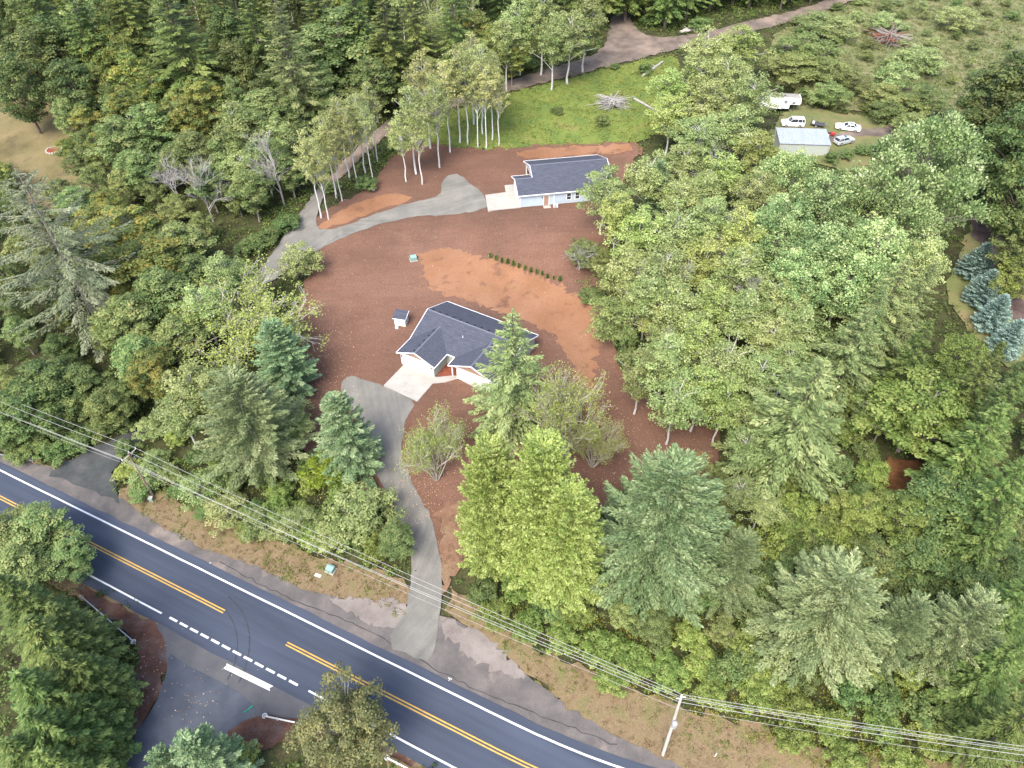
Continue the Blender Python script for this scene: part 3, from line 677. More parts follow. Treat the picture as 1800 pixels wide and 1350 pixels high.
# kind: (generator, native height, native radius, bark, leaf material, variants, parameters)
KINDS = {
    'alder': (broadleaf, 16, 4.2, 'bark_pale', 'alder', 4, dict(cb=0.26, clumps=100, cr=0.8, per=70, leaf=0.26, surf=0.5, limbs=0.55, trunk_r=0.17, flat=1.0, spray=0.5, limb_k=0.5, up=0.6)),
    'alder_y': (broadleaf, 16, 4.2, 'bark_pale', 'alder_y', 3, dict(cb=0.26, clumps=100, cr=0.8, per=70, leaf=0.26, surf=0.5, limbs=0.5, trunk_r=0.17, flat=1.0, spray=0.5, limb_k=0.5, up=0.6)),
    'birch': (broadleaf, 20, 3.4, 'bark_white', 'birch', 5, dict(cb=0.40, clumps=115, cr=0.62, per=52, leaf=0.22, surf=0.55, limbs=0.6, trunk_r=0.15, rise=1.7, flat=1.2, spray=0.5, up=0.6, shape=1.6, limb_k=0.4)),
    'maple': (broadleaf, 16, 5.2, 'bark_grey', 'maple', 3, dict(cb=0.16, clumps=150, cr=1.0, per=80, leaf=0.32, surf=0.33, limbs=0.3, trunk_r=0.24)),
    'maple_dark': (broadleaf, 16, 5.5, 'bark_dark', 'maple_dark', 3, dict(cb=0.1, clumps=160, cr=1.05, per=80, leaf=0.33, surf=0.3, limbs=0.2, trunk_r=0.26)),
    'maple_gold': (broadleaf, 16, 4.8, 'bark_grey', 'maple_gold', 3, dict(cb=0.18, clumps=130, cr=0.9, per=75, leaf=0.3, surf=0.38, limbs=0.55, trunk_r=0.2)),
    'maple_tan': (broadleaf, 11, 6.0, 'dead_wood', 'maple_tan', 1, dict(cb=0.14, clumps=230, cr=0.85, per=70, leaf=0.26, surf=0.36, limbs=0.3, trunk_r=0.24, limb_k=0.45)),
    'lime': (broadleaf, 6, 3.0, 'bark_grey', 'lime', 1, dict(cb=0.0, clumps=85, cr=0.55, per=55, leaf=0.2, surf=0.36, limbs=0.4, trunk_r=0.07, stems=3, spray=0.6)),
    'maple_y': (broadleaf, 12, 5.5, 'bark_grey', 'maple_y', 2, dict(cb=0.14, clumps=170, cr=0.85, per=75, leaf=0.28, surf=0.33, limbs=0.35, trunk_r=0.2)),
    'silver': (broadleaf, 17, 6.2, 'bark_grey', 'silver', 3, dict(cb=0.14, clumps=190, cr=1.0, per=80, leaf=0.33, surf=0.3, limbs=0.3, trunk_r=0.28, flat=1.3, spray=1.1, up=0.5)),
    'bright': (broadleaf, 19, 10.0, 'bark_grey', 'bright', 1, dict(cb=0.12, clumps=330, cr=1.15, per=85, leaf=0.36, surf=0.27, limbs=0.2, trunk_r=0.4, flat=1.35, spray=1.1, up=0.5)),
    'willow': (broadleaf, 8, 4.2, 'bark_grey', 'willow', 3, dict(cb=0.06, clumps=120, cr=0.75, per=75, leaf=0.22, surf=0.33, limbs=0.6, trunk_r=0.12, stems=3)),
    'willow_p': (broadleaf, 6, 3.6, 'bark_grey', 'alder', 2, dict(cb=0.02, clumps=95, cr=0.7, per=60, leaf=0.22, surf=0.36, limbs=0.5, trunk_r=0.1, stems=4)),
    'shrub_y': (broadleaf, 4, 2.6, 'bark_grey', 'shrub_y', 3, dict(cb=0.0, clumps=75, cr=0.5, per=55, leaf=0.2, surf=0.36, limbs=0.4, trunk_r=0.06, stems=3)),
    'shrub_g': (broadleaf, 3, 2.2, 'bark_dark', 'shrub_g', 3, dict(cb=0.0, clumps=60, cr=0.5, per=55, leaf=0.2, surf=0.36, limbs=0.4, trunk_r=0.05, stems=3)),
    'fir': (conifer, 24, 4.4, 'bark_dark', 'fir', 4, dict(base=0.14, gap=0.62, nb=6, elev=(-10, 30), droop=0.22, tip=0.12, frond=0.3, dens=17, ln=0.5, wd=0.17)),
    'fir_pale': (conifer, 22, 6.5, 'bark_dark', 'fir_pale', 2, dict(base=0.06, gap=0.6, nb=6, elev=(-6, 32), droop=0.26, tip=0.14, frond=0.26, dens=15, ln=0.46, wd=0.15, power=0.75, jit=0.35)),
    'fir_gray': (conifer, 30, 12.0, 'bark_grey', 'fir_gray', 1, dict(base=0.16, gap=1.0, nb=6, elev=(-4, 25), droop=0.2, tip=0.12, frond=0.17, dens=12, ln=0.5, wd=0.16, power=0.6, sag=0.5, trunk_r=0.45, jit=0.4)),
    'cedar': (conifer, 23, 5.4, 'bark_grey', 'cedar', 3, dict(base=0.02, gap=0.40, nb=10, elev=(5, 45), droop=0.28, tip=0.3, frond=0.28, dens=17, ln=0.30, wd=0.18, power=0.27, sag=0.1, lim=False, tuft_up=0.35, jit=0.22)),
    'noble': (conifer, 20, 8.0, 'bark_grey', 'noble', 3, dict(base=0.03, gap=0.5, nb=8, elev=(8, 50), droop=0.16, tip=0.1, frond=0.2, dens=17, ln=0.40, wd=0.14, power=0.38, sag=0.15, lim=False, tuft_up=0.25, jit=0.28)),
    'spruce_g': (conifer, 15, 4.6, 'bark_dark', 'spruce_g', 2, dict(base=0.03, gap=0.42, nb=8, elev=(2, 45), droop=0.14, tip=0.12, frond=0.26, dens=28, ln=0.34, wd=0.14, power=0.46, sag=0.15, lim=False, jit=0.28)),
    'spruce': (conifer, 8.5, 3.2, 'bark_dark', 'spruce', 2, dict(base=0.02, gap=0.3, nb=10, elev=(8, 50), droop=0.08, tip=0.1, frond=0.26, dens=40, ln=0.27, wd=0.11, power=0.7, sag=0.1, lim=False, tuft_up=0.15, jit=0.22)),
    'twig': (bare, 11, 5.5, 'twig_grey', 'twig', 2, dict(stems=9, depth=4, leaves=9, leaf=0.19, r0=0.23, spread=0.5)),
    'dead': (bare, 13, 4.2, 'dead_wood', None, 3, dict(stems=1, depth=5, leaves=0, r0=0.2, spread=0.55, lead=1.0)),
}
PART = {'trunk': 'trunk', 'crown': 'crown'}
# ---------------------------------------------------------------- the ground and its sheets
def jitter_edge(poly, step, amp, rng):
    out = []
    n = len(poly)
    for i in range(n):
        a, b = poly[i], poly[(i + 1) % n]
        L_ = math.hypot(b[0] - a[0], b[1] - a[1])
        k = max(1, int(L_ / step))
        for j in range(k):
            t = j / k
            o = (0, 0) if (j == 0 and amp < 0.05) else (rng.gauss(0, amp), rng.gauss(0, amp))
            out.append((a[0] + (b[0] - a[0]) * t + o[0], a[1] + (b[1] - a[1]) * t + o[1]))
    return out

def smooth_poly(poly, it=1):
    for _ in range(it):
        q = []
        for i in range(len(poly)):
            a, b = poly[i], poly[(i + 1) % len(poly)]
            q += [(a[0] * .75 + b[0] * .25, a[1] * .75 + b[1] * .25), (a[0] * .25 + b[0] * .75, a[1] * .25 + b[1] * .75)]
        poly = q
    return poly

def inside(poly, x, y):
    c = False
    j = len(poly) - 1
    for i in range(len(poly)):
        xi, yi = poly[i]; xj, yj = poly[j]
        if (yi > y) != (yj > y) and x < (xj - xi) * (y - yi) / (yj - yi) + xi:
            c = not c
        j = i
    return c

def sheet(name, poly, mat, dz, amp=0.25, step=1.0, smooth=1, grid=1.5, line=None):
    """a sheet of ground lying dz above the terrain, with a ragged edge"""
    if smooth:
        poly = smooth_poly(poly, smooth)
    p = jitter_edge(poly, step, amp, R)
    xs = [q[0] for q in p]; ys = [q[1] for q in p]
    inner = []
    y = min(ys)
    while y < max(ys):
        x = min(xs)
        while x < max(xs):
            qx, qy = x + R.uniform(-.2, .2), y + R.uniform(-.2, .2)
            if inside(p, qx, qy):
                inner.append((qx, qy))
            x += grid
        y += grid
    vs = [Vector(q) for q in p + inner]
    n = len(p)
    ov, _, of, *_ = geometry.delaunay_2d_cdt(vs, [(i, (i + 1) % n) for i in range(n)], [], 1, 1e-4)
    pts = [(v.x, v.y, height(v.x, v.y) + dz) for v in ov]
    fs = []
    for f in of:
        cx = sum(ov[i].x for i in f) / 3; cy = sum(ov[i].y for i in f) / 3
        if inside(p, cx, cy):
            fs.append(tuple(f))
    me = bpy.data.meshes.new(name)
    me.from_pydata(pts, [], fs)
    me.materials.append(M[mat])
    if line:
        uv = me.uv_layers.new(name='along')
        seg, acc = [], 0.0
        for a, b in zip(line[:-1], line[1:]):
            d = math.hypot(b[0] - a[0], b[1] - a[1]); seg.append((a, b, d, acc)); acc += d
        cache = {}
        for lp in me.loops:
            i = lp.vertex_index
            if i not in cache:
                x, y, _z = pts[i]; best = (1e9, 0, 0)
                for a, b, d, s0 in seg:
                    ux, uy = (b[0] - a[0]) / d, (b[1] - a[1]) / d
                    t = min(d, max(0, (x - a[0]) * ux + (y - a[1]) * uy))
                    dd = math.hypot(x - a[0] - ux * t, y - a[1] - uy * t)
                    if dd < best[0]:
                        best = (dd, s0 + t, (x - a[0]) * -uy + (y - a[1]) * ux)
                cache[i] = (best[1], best[2])
            uv.data[lp.index].uv = cache[i]
    o = structure(link(name, me))
    if me.polygons and me.polygons[0].normal.z < 0:
        me.flip_normals()
    return o

def axis(lo, mid0, mid1, hi, fine, coarse):
    a = list(np.arange(lo, mid0, coarse)) + list(np.arange(mid0, mid1, fine)) + list(np.arange(mid1, hi + 1, coarse))
    return a
gx = axis(-1500, -180, 180, 1500, 2.5, 60)
gy = axis(-500, -20, 280, 2200, 2.5, 60)
gv = [(x, y, height(x, y) - 0.22) for y in gy for x in gx]
nx = len(gx)
gf = [(j * nx + i, j * nx + i + 1, (j + 1) * nx + i + 1, (j + 1) * nx + i) for j in range(len(gy) - 1) for i in range(nx - 1)]
me = bpy.data.meshes.new('ground'); me.from_pydata(gv, [], gf); me.materials.append(M['forest_floor'])
structure(link('ground', me))

P0, DR, NRM = (0.0, 30.31), (0.9047, -0.4262), (0.4262, 0.9047)   # the road's far edge line: a point, its direction, its uphill normal
D1 = [(-22.5, 43.0), (-17.0, 50.0), (-15.0, 57.0), (-17.0, 66.0), (-20.0, 76.0), (-22.0, 84.0)]
sheet('meadow', S['field'], 'field', 0.04, 0.5)
sheet('cleared_slope', S['slope'], 'slope', 0.04, 0.8, grid=3.0)
sheet('dry_lawn', S['dry_lawn'], 'dry_lawn', 0.04, 0.5)
sheet('roadside_verge', S['verge'], 'verge', 0.04, 0.4)
sheet('roadside_verge', S['verge2'], 'verge', 0.04, 0.4)
sheet('lawn', S['yard_lawn'], 'lawn', 0.04, 0.5)
sheet('lane_lawn', S['lane_lawn'], 'lawn', 0.04, 0.4)
sheet('soil_clearing', S['clearing'], 'clearing', 0.05, 0.5)
sheet('leaf_litter_verge', S['litter_left'], 'litter', 0.03, 0.25)
sheet('leaf_litter_verge', S['litter_right'], 'litter', 0.03, 0.25)
sheet('bare_soil_yard', S['soil'], 'soil', 0.07, 0.45)
sheet('subsoil_patch', S['sub1'], 'subsoil', 0.10, 0.42, step=0.45)
sheet('subsoil_bank', S['sub2'], 'subsoil', 0.10, 0.3)
sheet('subsoil_bank', S['sub3'], 'subsoil', 0.10, 0.4)
sheet('pale_soil_patch', S['sub4'], 'subsoil_pale', 0.10, 0.3)
sheet('red_soil_patch', S['sub5'], 'subsoil_red', 0.10, 0.4)
sheet('driveway_verge', S['sub6'], 'driveway_verge', 0.10, 0.7, step=0.7)
sheet('dirt_track', S['track'], 'track', 0.07, 0.3)
sheet('yard_drive', S['yard_drive'], 'track', 0.07, 0.3)
sheet('lane', S['lane'], 'lane', 0.07, 0.3)
sheet('roadside_ground', [(P0[0] + DR[0] * q + NRM[0] * w, P0[1] + DR[1] * q + NRM[1] * w) for q, w in ((-150, 3.5), (-20, 4.5), (13, 5.5), (60, 22), (60, -2), (13, -9.5), (-150, -11))], 'verge', 0.0, 0.3, smooth=0, grid=3.0)
shoulder = sheet('road_shoulder', S['road_shoulder'], 'shoulder', 0.065, 0.22)
sheet('dusty_verge', S['dust1'], 'dusty', 0.085, 0.28, step=0.5)
sheet('dusty_verge', S['dust2'], 'dusty', 0.085, 0.28, step=0.5)
sheet('side_driveway', S['left_drive'], 'left_drive', 0.09, 0.2)
side = sheet('side_road', S['side_road'], 'asphalt_worn', 0.06, 0.08)
sheet('side_road_surface', S['side_patch'], 'asphalt_old', 0.085, 0.06)
drv = sheet('gravel_driveway', S['drive1'], 'gravel', 0.13, 0.12, grid=1.2, line=D1)
sheet('gravel_driveway', S['drive2'], 'gravel', 0.13, 0.12, grid=1.2, line=[(-46, 112), (-36, 125), (-26, 124.5), (-14, 126.5), (-5, 127)])

# ---------------------------------------------------------------- the road: straight, bending slightly at the right
def bend(s):
    return 0.0 if s < 0 else (0.0047 * s * s if s < 45 else 0.0047 * 45 * (2 * s - 45))
def rd(s, u, z):
    u = u + bend(s)
    return (P0[0] + DR[0] * s + NRM[0] * u, P0[1] + DR[1] * s + NRM[1] * u, z)
def strip(name, s0, s1, u0, u1, z, mat, parent=None, step=3.0, worn=0.0):
    n = max(1, int(abs(s1 - s0) / step))
    vs, fs = [], []
    for i in range(n + 1):
        s = s0 + (s1 - s0) * i / n
        w = R.uniform(-worn, worn)
        vs += [rd(s, u0 + w, z), rd(s, u1 + w, z)]
    for i in range(n):
        fs.append((2 * i, 2 * i + 2, 2 * i + 3, 2 * i + 1))
    m = bpy.data.meshes.new(name); m.from_pydata(vs, [], fs)
    if m.polygons[0].normal.z < 0:
        m.flip_normals()
    m.materials.append(M[mat])
    return link(name, m, parent)
# asphalt mesh is made in its own rotated frame so that the wear streaks run along the road
ang = math.atan2(DR[1], DR[0])
def local(p):
    c, s = math.cos(-ang), math.sin(-ang)
    dx, dy = p[0] - P0[0], p[1] - P0[1]
    return (dx * c - dy * s, dx * s + dy * c, p[2])
vs, fs = [], []
us = (1.15, 0.0, -3.5, -7.2, -8.5)
n = 150
for i in range(n + 1):
    s = -190 + 380 * i / n
    for k, u in enumerate(us):
        e = R.gauss(0, 0.05) if k in (0, 4) else 0
        vs.append(local(rd(s, u + e, 0.10)))
for i in range(n):
    for k in range(4):
        a = i * 5 + k
        fs.append((a, a + 1, a + 6, a + 5))
me = bpy.data.meshes.new('road'); me.from_pydata(vs, [], fs)
if me.polygons[0].normal.z < 0: me.flip_normals()
me.materials.append(M['asphalt'])
road = structure(link('road', me))
road.location = (P0[0], P0[1], 0); road.rotation_euler = (0, 0, ang)
bpy.context.view_layer.update()
def on_road(o):
    o.parent = road
    o.matrix_parent_inverse = road.matrix_world.inverted()
    return o
ZP = 0.116
for u in (-3.34, -3.70):
    on_road(strip('yellow_line', -190, RDS['y_end'], u - 0.085, u + 0.085, ZP, 'yellow_paint', worn=0.012))
    on_road(strip('yellow_line', RDS['y_start'], 190, u - 0.085, u + 0.085, ZP, 'yellow_paint', worn=0.012))
on_road(strip('white_line', -190, 190, -0.12, 0.12, ZP, 'white_paint', worn=0.015))
on_road(strip('white_line', -190, RDS['w_end'], -7.31, -7.09, ZP, 'white_paint', worn=0.015))
on_road(strip('white_line', RDS['w_start'], 190, -7.31, -7.09, ZP, 'white_paint', worn=0.015))
s0, s1 = RDS['dash0'], RDS['dash1']
k = (s1 - s0) / 12
for i in range(12):
    on_road(strip('dash', s0 + k * i, s0 + k * (i + 0.74), -7.34, -7.06, ZP, 'white_paint', step=1))
# stop bar on the side road and the crack in the shoulder
a, b = Vector((*STOP[0], 0)), Vector((*STOP[1], 0))
dd = (b - a).normalized(); nn = Vector((-dd.y, dd.x, 0)) * 0.33
def flat(name, pts, z, mat, parent):
    m = bpy.data.meshes.new(name); m.from_pydata([(p[0], p[1], z) for p in pts], [], [tuple(range(len(pts)))])
    if m.polygons[0].normal.z < 0: m.flip_normals()
    m.materials.append(M[mat])
    return link(name, m, parent)
flat('stop_bar', [a - nn, b - nn, b - nn * 0.2 - dd * 0.3, b + nn, a + nn, a + nn * 0.3 + dd * 0.15], ZP, 'white_paint', side)
def ribbon(name, pts, w, z, mat, parent):
    vs, fs = [], []
    for i, p in enumerate(pts):
        q = pts[min(i + 1, len(pts) - 1)]; r_ = pts[max(i - 1, 0)]
        d = Vector((q[0] - r_[0], q[1] - r_[1])).normalized()
        ww = w * R.uniform(0.6, 1.3)
        vs += [(p[0] - d.y * ww, p[1] + d.x * ww, height(p[0], p[1]) + z), (p[0] + d.y * ww, p[1] - d.x * ww, height(p[0], p[1]) + z)]
        if i: fs.append((2 * i - 2, 2 * i - 1, 2 * i + 1, 2 * i))
    m = bpy.data.meshes.new(name); m.from_pydata(vs, [], fs)
    if m.polygons[0].normal.z < 0: m.flip_normals()
    m.materials.append(M[mat])
    return link(name, m, parent)
cr = []
for i in range(70):
    t = i / 69
    s = -46 + 58 * t
    cr.append(rd(s, 2.0 + 0.35 * math.sin(s * 0.21) + R.gauss(0, 0.1), 0)[:2])
ribbon('crack', cr, 0.045, 0.075, 'crack', shoulder)
def scribble(origin, strokes, sc, parent):
    for st in strokes:
        pts = [(origin[0] + DR[0] * p[0] * sc + NRM[0] * p[1] * sc, origin[1] + DR[1] * p[0] * sc + NRM[1] * p[1] * sc) for p in st]
        ribbon('paint_mark', pts, 0.045, 0.082, 'white_paint', parent)
scribble(MARK[0], [[(0.25, 1), (0.3, 0.2), (0.1, 0), (-0.2, 0.1)], [(0, 0.95), (0.55, 1.0)], [(0.7, 0.45), (0.72, 0.05), (0.95, 0.05), (1.0, 0.45)], [(1.2, 0.05), (1.2, 0.4), (1.5, 0.45)]], 0.9, shoulder)
scribble(MARK[1], [[(0, 0.8), (0.3, 0.8), (0.1, 0.4), (0.35, 0.2), (0, 0)], [(0.7, 0.6), (0.6, 0.1), (1.0, 0.05)], [(1.25, 0.1), (1.35, 0.1)]], 0.9, shoulder)
# skid arcs at the junction
cj = rd(RDS['y_start'] - 12.5, -12.0, 0)
for rr in (9.0, 10.5):
    on_road(ribbon('skid_mark', [(cj[0] + rr * math.cos(t), cj[1] + rr * math.sin(t)) for t in np.linspace(-0.25, 1.0, 24)], 0.09, 0.108, 'skid', None))

# concrete slabs
def slab(name, poly, mat, top, thick, label):
    mb = MB()
    z = max(height(*p) for p in poly) + top
    mb.slab([(p[0], p[1], z) for p in poly], thick)
    o = mb.build(name, mat)
    return structure(o), z
ap1, zap1 = slab('concrete_apron', S['apron1'], 'concrete', 0.16, 0.5, '')
ap2, zap2 = slab('concrete_apron', S['apron2'], 'concrete', 0.18, 0.6, '')
wk1, zwk = slab('concrete_walk', S['walk1'], 'concrete', 0.15, 0.5, '')
def joint(a, b, z, parent):
    d = Vector((b[0] - a[0], b[1] - a[1])).normalized(); q = Vector((-d.y, d.x)) * 0.02
    flat('joint', [(a[0] - q.x, a[1] - q.y), (b[0] - q.x, b[1] - q.y), (b[0] + q.x, b[1] + q.y), (a[0] + q.x, a[1] + q.y)], z + 0.004, 'stone', parent)
def lerp(a, b, t): return (a[0] + (b[0] - a[0]) * t, a[1] + (b[1] - a[1]) * t)
A1 = S['apron1']
joint(lerp(A1[0], A1[7], 0.5), lerp(A1[1], A1[6], 0.55), zap1, ap1)
joint(lerp(A1[0], A1[1], 0.5), lerp(A1[7], A1[6], 0.5), zap1, ap1)
A2 = S['apron2']
joint(lerp(A2[0], A2[5], 0.5), lerp(A2[1], A2[4], 0.5), zap2, ap2)

# ---------------------------------------------------------------- ground cover
def points_in(poly, dens, rng, skip=()):
    xs = [p[0] for p in poly]; ys = [p[1] for p in poly]
    x0, x1, y0, y1 = min(xs), max(xs), min(ys), max(ys)
    out = []
    for _ in range(int((x1 - x0) * (y1 - y0) * dens)):
        x, y = rng.uniform(x0, x1), rng.uniform(y0, y1)
        if inside(poly, x, y) and not any(inside(q, x, y) for q in skip):
            out.append((x, y))
    return out

def cover(name, pts, mat, label, cat, n=10, rad=0.5, hgt=0.5, leaf=0.26, upright=False, thin=0.72):
    if not pts: return
    pts = np.array([(x, y, height(x, y)) for x, y in pts])
    k = len(pts)
    sc = NR.uniform(0.6, 1.5, k)
    c = np.repeat(pts, n, axis=0); s = np.repeat(sc, n)
    m = k * n
    a = NR.uniform(0, 6.283, m); r = rad * s * NR.uniform(0, 1, m) ** 0.6
    c[:, 0] += np.cos(a) * r; c[:, 1] += np.sin(a) * r
    c[:, 2] += 0.08 + hgt * s * NR.uniform(0.15, 1, m) * np.sqrt(np.maximum(0.05, 1 - (r / (rad * s + 1e-6)) ** 2))
    ln = leaf * NR.uniform(0.6, 1.4, m)
    if upright:
        d = np.stack([NR.normal(0, 0.45, m), NR.normal(0, 0.45, m), np.ones(m)], 1)
        nrm = NR.normal(0, 1, (m, 3)) * np.array([1, 1, 0.2])
    else:
        nrm = unit(np.stack([np.cos(a) * 0.5, np.sin(a) * 0.5, np.ones(m)], 1) + NR.normal(0, 0.4, (m, 3)))
        d = np.cross(nrm, NR.normal(0, 1, (m, 3)))
    rv = np.clip(np.repeat(NR.uniform(0.15, 0.75, k), n) + NR.normal(0, 0.17, m), 0, 1)
    me = quads_mesh(name, leaf_quads(c, d, nrm, ln, ln * thin), rv, mat)
    o = link(name, me); o['kind'] = 'stuff'; o['label'] = label; o['category'] = cat
    return o
RC = random.Random(3)
clear_of = [S['drive1'], S['drive2'], S['road_shoulder'], S['left_drive'], S['side_road'], S['track'], S['lane'], S['apron1'], S['apron2'], S['soil'], S['dry_lawn'], S['litter_left'], S['litter_right'], S['yard_lawn'], S['yard_drive'], S['lane_lawn'], S['clearing'], [(P0[0] + DR[0] * q + NRM[0] * w, P0[1] + DR[1] * q + NRM[1] * w) for q, w in ((-190, 2.5), (13, 2.5), (60, 12), (60, 2), (13, -8), (-190, -9))]]
cover('bramble_thicket', points_in(C['thicket'], 1.3, RC), 'cover_lime', 'yellow green bramble thicket between the pale verge and the conifers', 'brambles', 14, 0.6, 0.9, 0.2)
cover('roadside_brambles', points_in(C['strip'], 1.2, RC, clear_of) + points_in(C['bank'], 0.9, RC, clear_of), 'cover_green', 'green brambles and weeds on the bank beside the paved side driveway', 'brambles', 14, 0.6, 0.7, 0.22)
cover('woodland_undergrowth', points_in(C['wood_right'], 0.9, RC, clear_of) + points_in(C['junction'], 0.9, RC, clear_of), 'cover_green', 'low green undergrowth beneath the roadside conifers', 'undergrowth', 13, 0.6, 0.8, 0.24)
cover('track_brambles', points_in(C['left_edge'], 1.0, RC, clear_of) + points_in(C['track_edge'], 0.8, RC, clear_of) + points_in(C['top_edge'], 0.8, RC, clear_of) + points_in(C['verge_edge'], 0.9, RC, clear_of) + points_in(C['house_edge'], 1.0, RC), 'cover_green', 'green bramble fringe along the dirt track', 'brambles', 12, 0.6, 0.6, 0.26)
cover('meadow_weeds', points_in(C['green_field'], 1.2, RC, [S['track']]), 'cover_meadow', 'low green and yellowish weeds over the sloping meadow above the blue house', 'weeds', 10, 0.6, 0.35, 0.26)
cover('slope_scrub', points_in(C['clear_slope'], 1.1, RC, [S['track'], S['yard_lawn']]), 'cover_slope', 'brown and green scrub over the cleared slope', 'scrub', 12, 0.7, 0.5, 0.3)
FF = [(-175, 5), (175, 5), (185, 250), (-190, 250)]
cover('forest_undergrowth', points_in(FF, 0.4, RC, clear_of + [S['field'], S['slope'], S['verge'], S['verge2']]), 'cover_wood', 'dark green forest floor plants under the trees', 'undergrowth', 14, 0.9, 0.9, 0.34)
cover('dry_grass', points_in(S['verge'], 1.6, RC, clear_of) + points_in(S['verge2'], 1.6, RC, clear_of) + points_in(S['sub6'], 1.4, RC), 'cover_dry', 'tan dry grass tufts along the road verges', 'grass', 12, 0.35, 0.12, 0.28, True, 0.2)
cover('verge_weeds', [p for p in points_in(S['verge'], 0.8, RC) + points_in(S['verge2'], 0.5, RC) if math.sin(p[0] * 0.35) + math.sin(p[1] * 0.5 + p[0] * 0.2) > 0.1], 'cover_meadow', 'green weed patches in the tan roadside verges', 'weeds', 10, 0.5, 0.25, 0.22)
cover('lawn_grass', points_in(S['dry_lawn'], 0.5, RC) + points_in(S['yard_lawn'], 0.7, RC, [S['yard_drive']]), 'cover_dry', 'short dry grass tufts on the lawns', 'grass', 8, 0.5, 0.05, 0.16, True, 0.25)
cover('soil_weeds', points_in(S['sub5'], 1.2, RC) + [(p[0] + RC.gauss(0, 2.6), p[1] + RC.gauss(0, 0.9)) for p in [(-1.5, 106.5)] * 26], 'cover_green', 'sparse green weeds sprouting from the orange subsoil', 'weeds', 5, 0.3, 0.08, 0.16)

def scatter_leaves(pts):
    k = len(pts)
    c = np.array([(x, y, height(x, y) + 0.16) for x, y in pts])
    nrm = unit(np.stack([NR.normal(0, 0.25, k), NR.normal(0, 0.25, k), np.ones(k)], 1))
    ln = NR.uniform(0.09, 0.22, k)
    me = quads_mesh('fallen_leaves', leaf_quads(c, np.cross(nrm, NR.normal(0, 1, (k, 3))), nrm, ln, ln * 0.75), NR.uniform(0, 1, k), 'fallen')
    o = link('fallen_leaves', me); o['kind'] = 'stuff'; o['label'] = 'pale fallen leaves scattered over the brown soil and gravel'; o['category'] = 'leaves'
pts = points_in(S['soil'], 0.28, RC, [S['apron1'], S['apron2']])
edge = S['soil']
pts = [p for p in pts if RC.random() < 0.25 + 0.75 * math.exp(-min(math.hypot(p[0] - q[0], p[1] - q[1]) for q in edge) / 4.5)]
for cx, cy, sd, nn_ in ((-12.5, 66, 3.0, 520), (-16, 60, 3.0, 300), (-33, 92, 3.5, 260), (-30, 82, 3.0, 220), (22, 66, 5.0, 420), (14, 72, 3.5, 200), (-46, 37, 2.2, 120), (-38, 33, 2.0, 60)):
    pts += [(RC.gauss(cx, sd), RC.gauss(cy, sd)) for _ in range(nn_)]
scatter_leaves(pts)

# ---------------------------------------------------------------- trees and shrubs
PROTO = {}
for kind, (gen, h0, r0, bark, leafm, nv, kw) in KINDS.items():
    lst = []
    for v in range(nv):
        rg = random.Random(hash_ := (sum(ord(ch) for ch in kind) * 31 + v)); nr = np.random.default_rng(hash_)
        mb, V, RV = gen(rg, nr, h0, r0, **kw)
        tm = mb.mesh(kind + '_trunk'); tm.materials.append(M[bark])
        cm = quads_mesh(kind + '_crown', V, RV, leafm) if V is not None else None
        lst.append((tm, cm))
    PROTO[kind] = (h0, r0, lst)
def plant(kind, x, y, h, r, name, label, cat, group, vi):
    h0, r0, lst = PROTO[kind]
    tm, cm = lst[vi % len(lst)]
    e = thing(name, label, cat, on_ground(x, y), R.uniform(0, 6.283), group)
    sxy, sz = r / r0, h / h0
    e.scale = (sxy, sxy, sz)
    t = link('trunk' if kind not in ('dead', 'twig') else 'branches', tm, e)
    if cm:
        link('crown' if not kind.startswith('shrub') else 'foliage', cm, e)
    return e
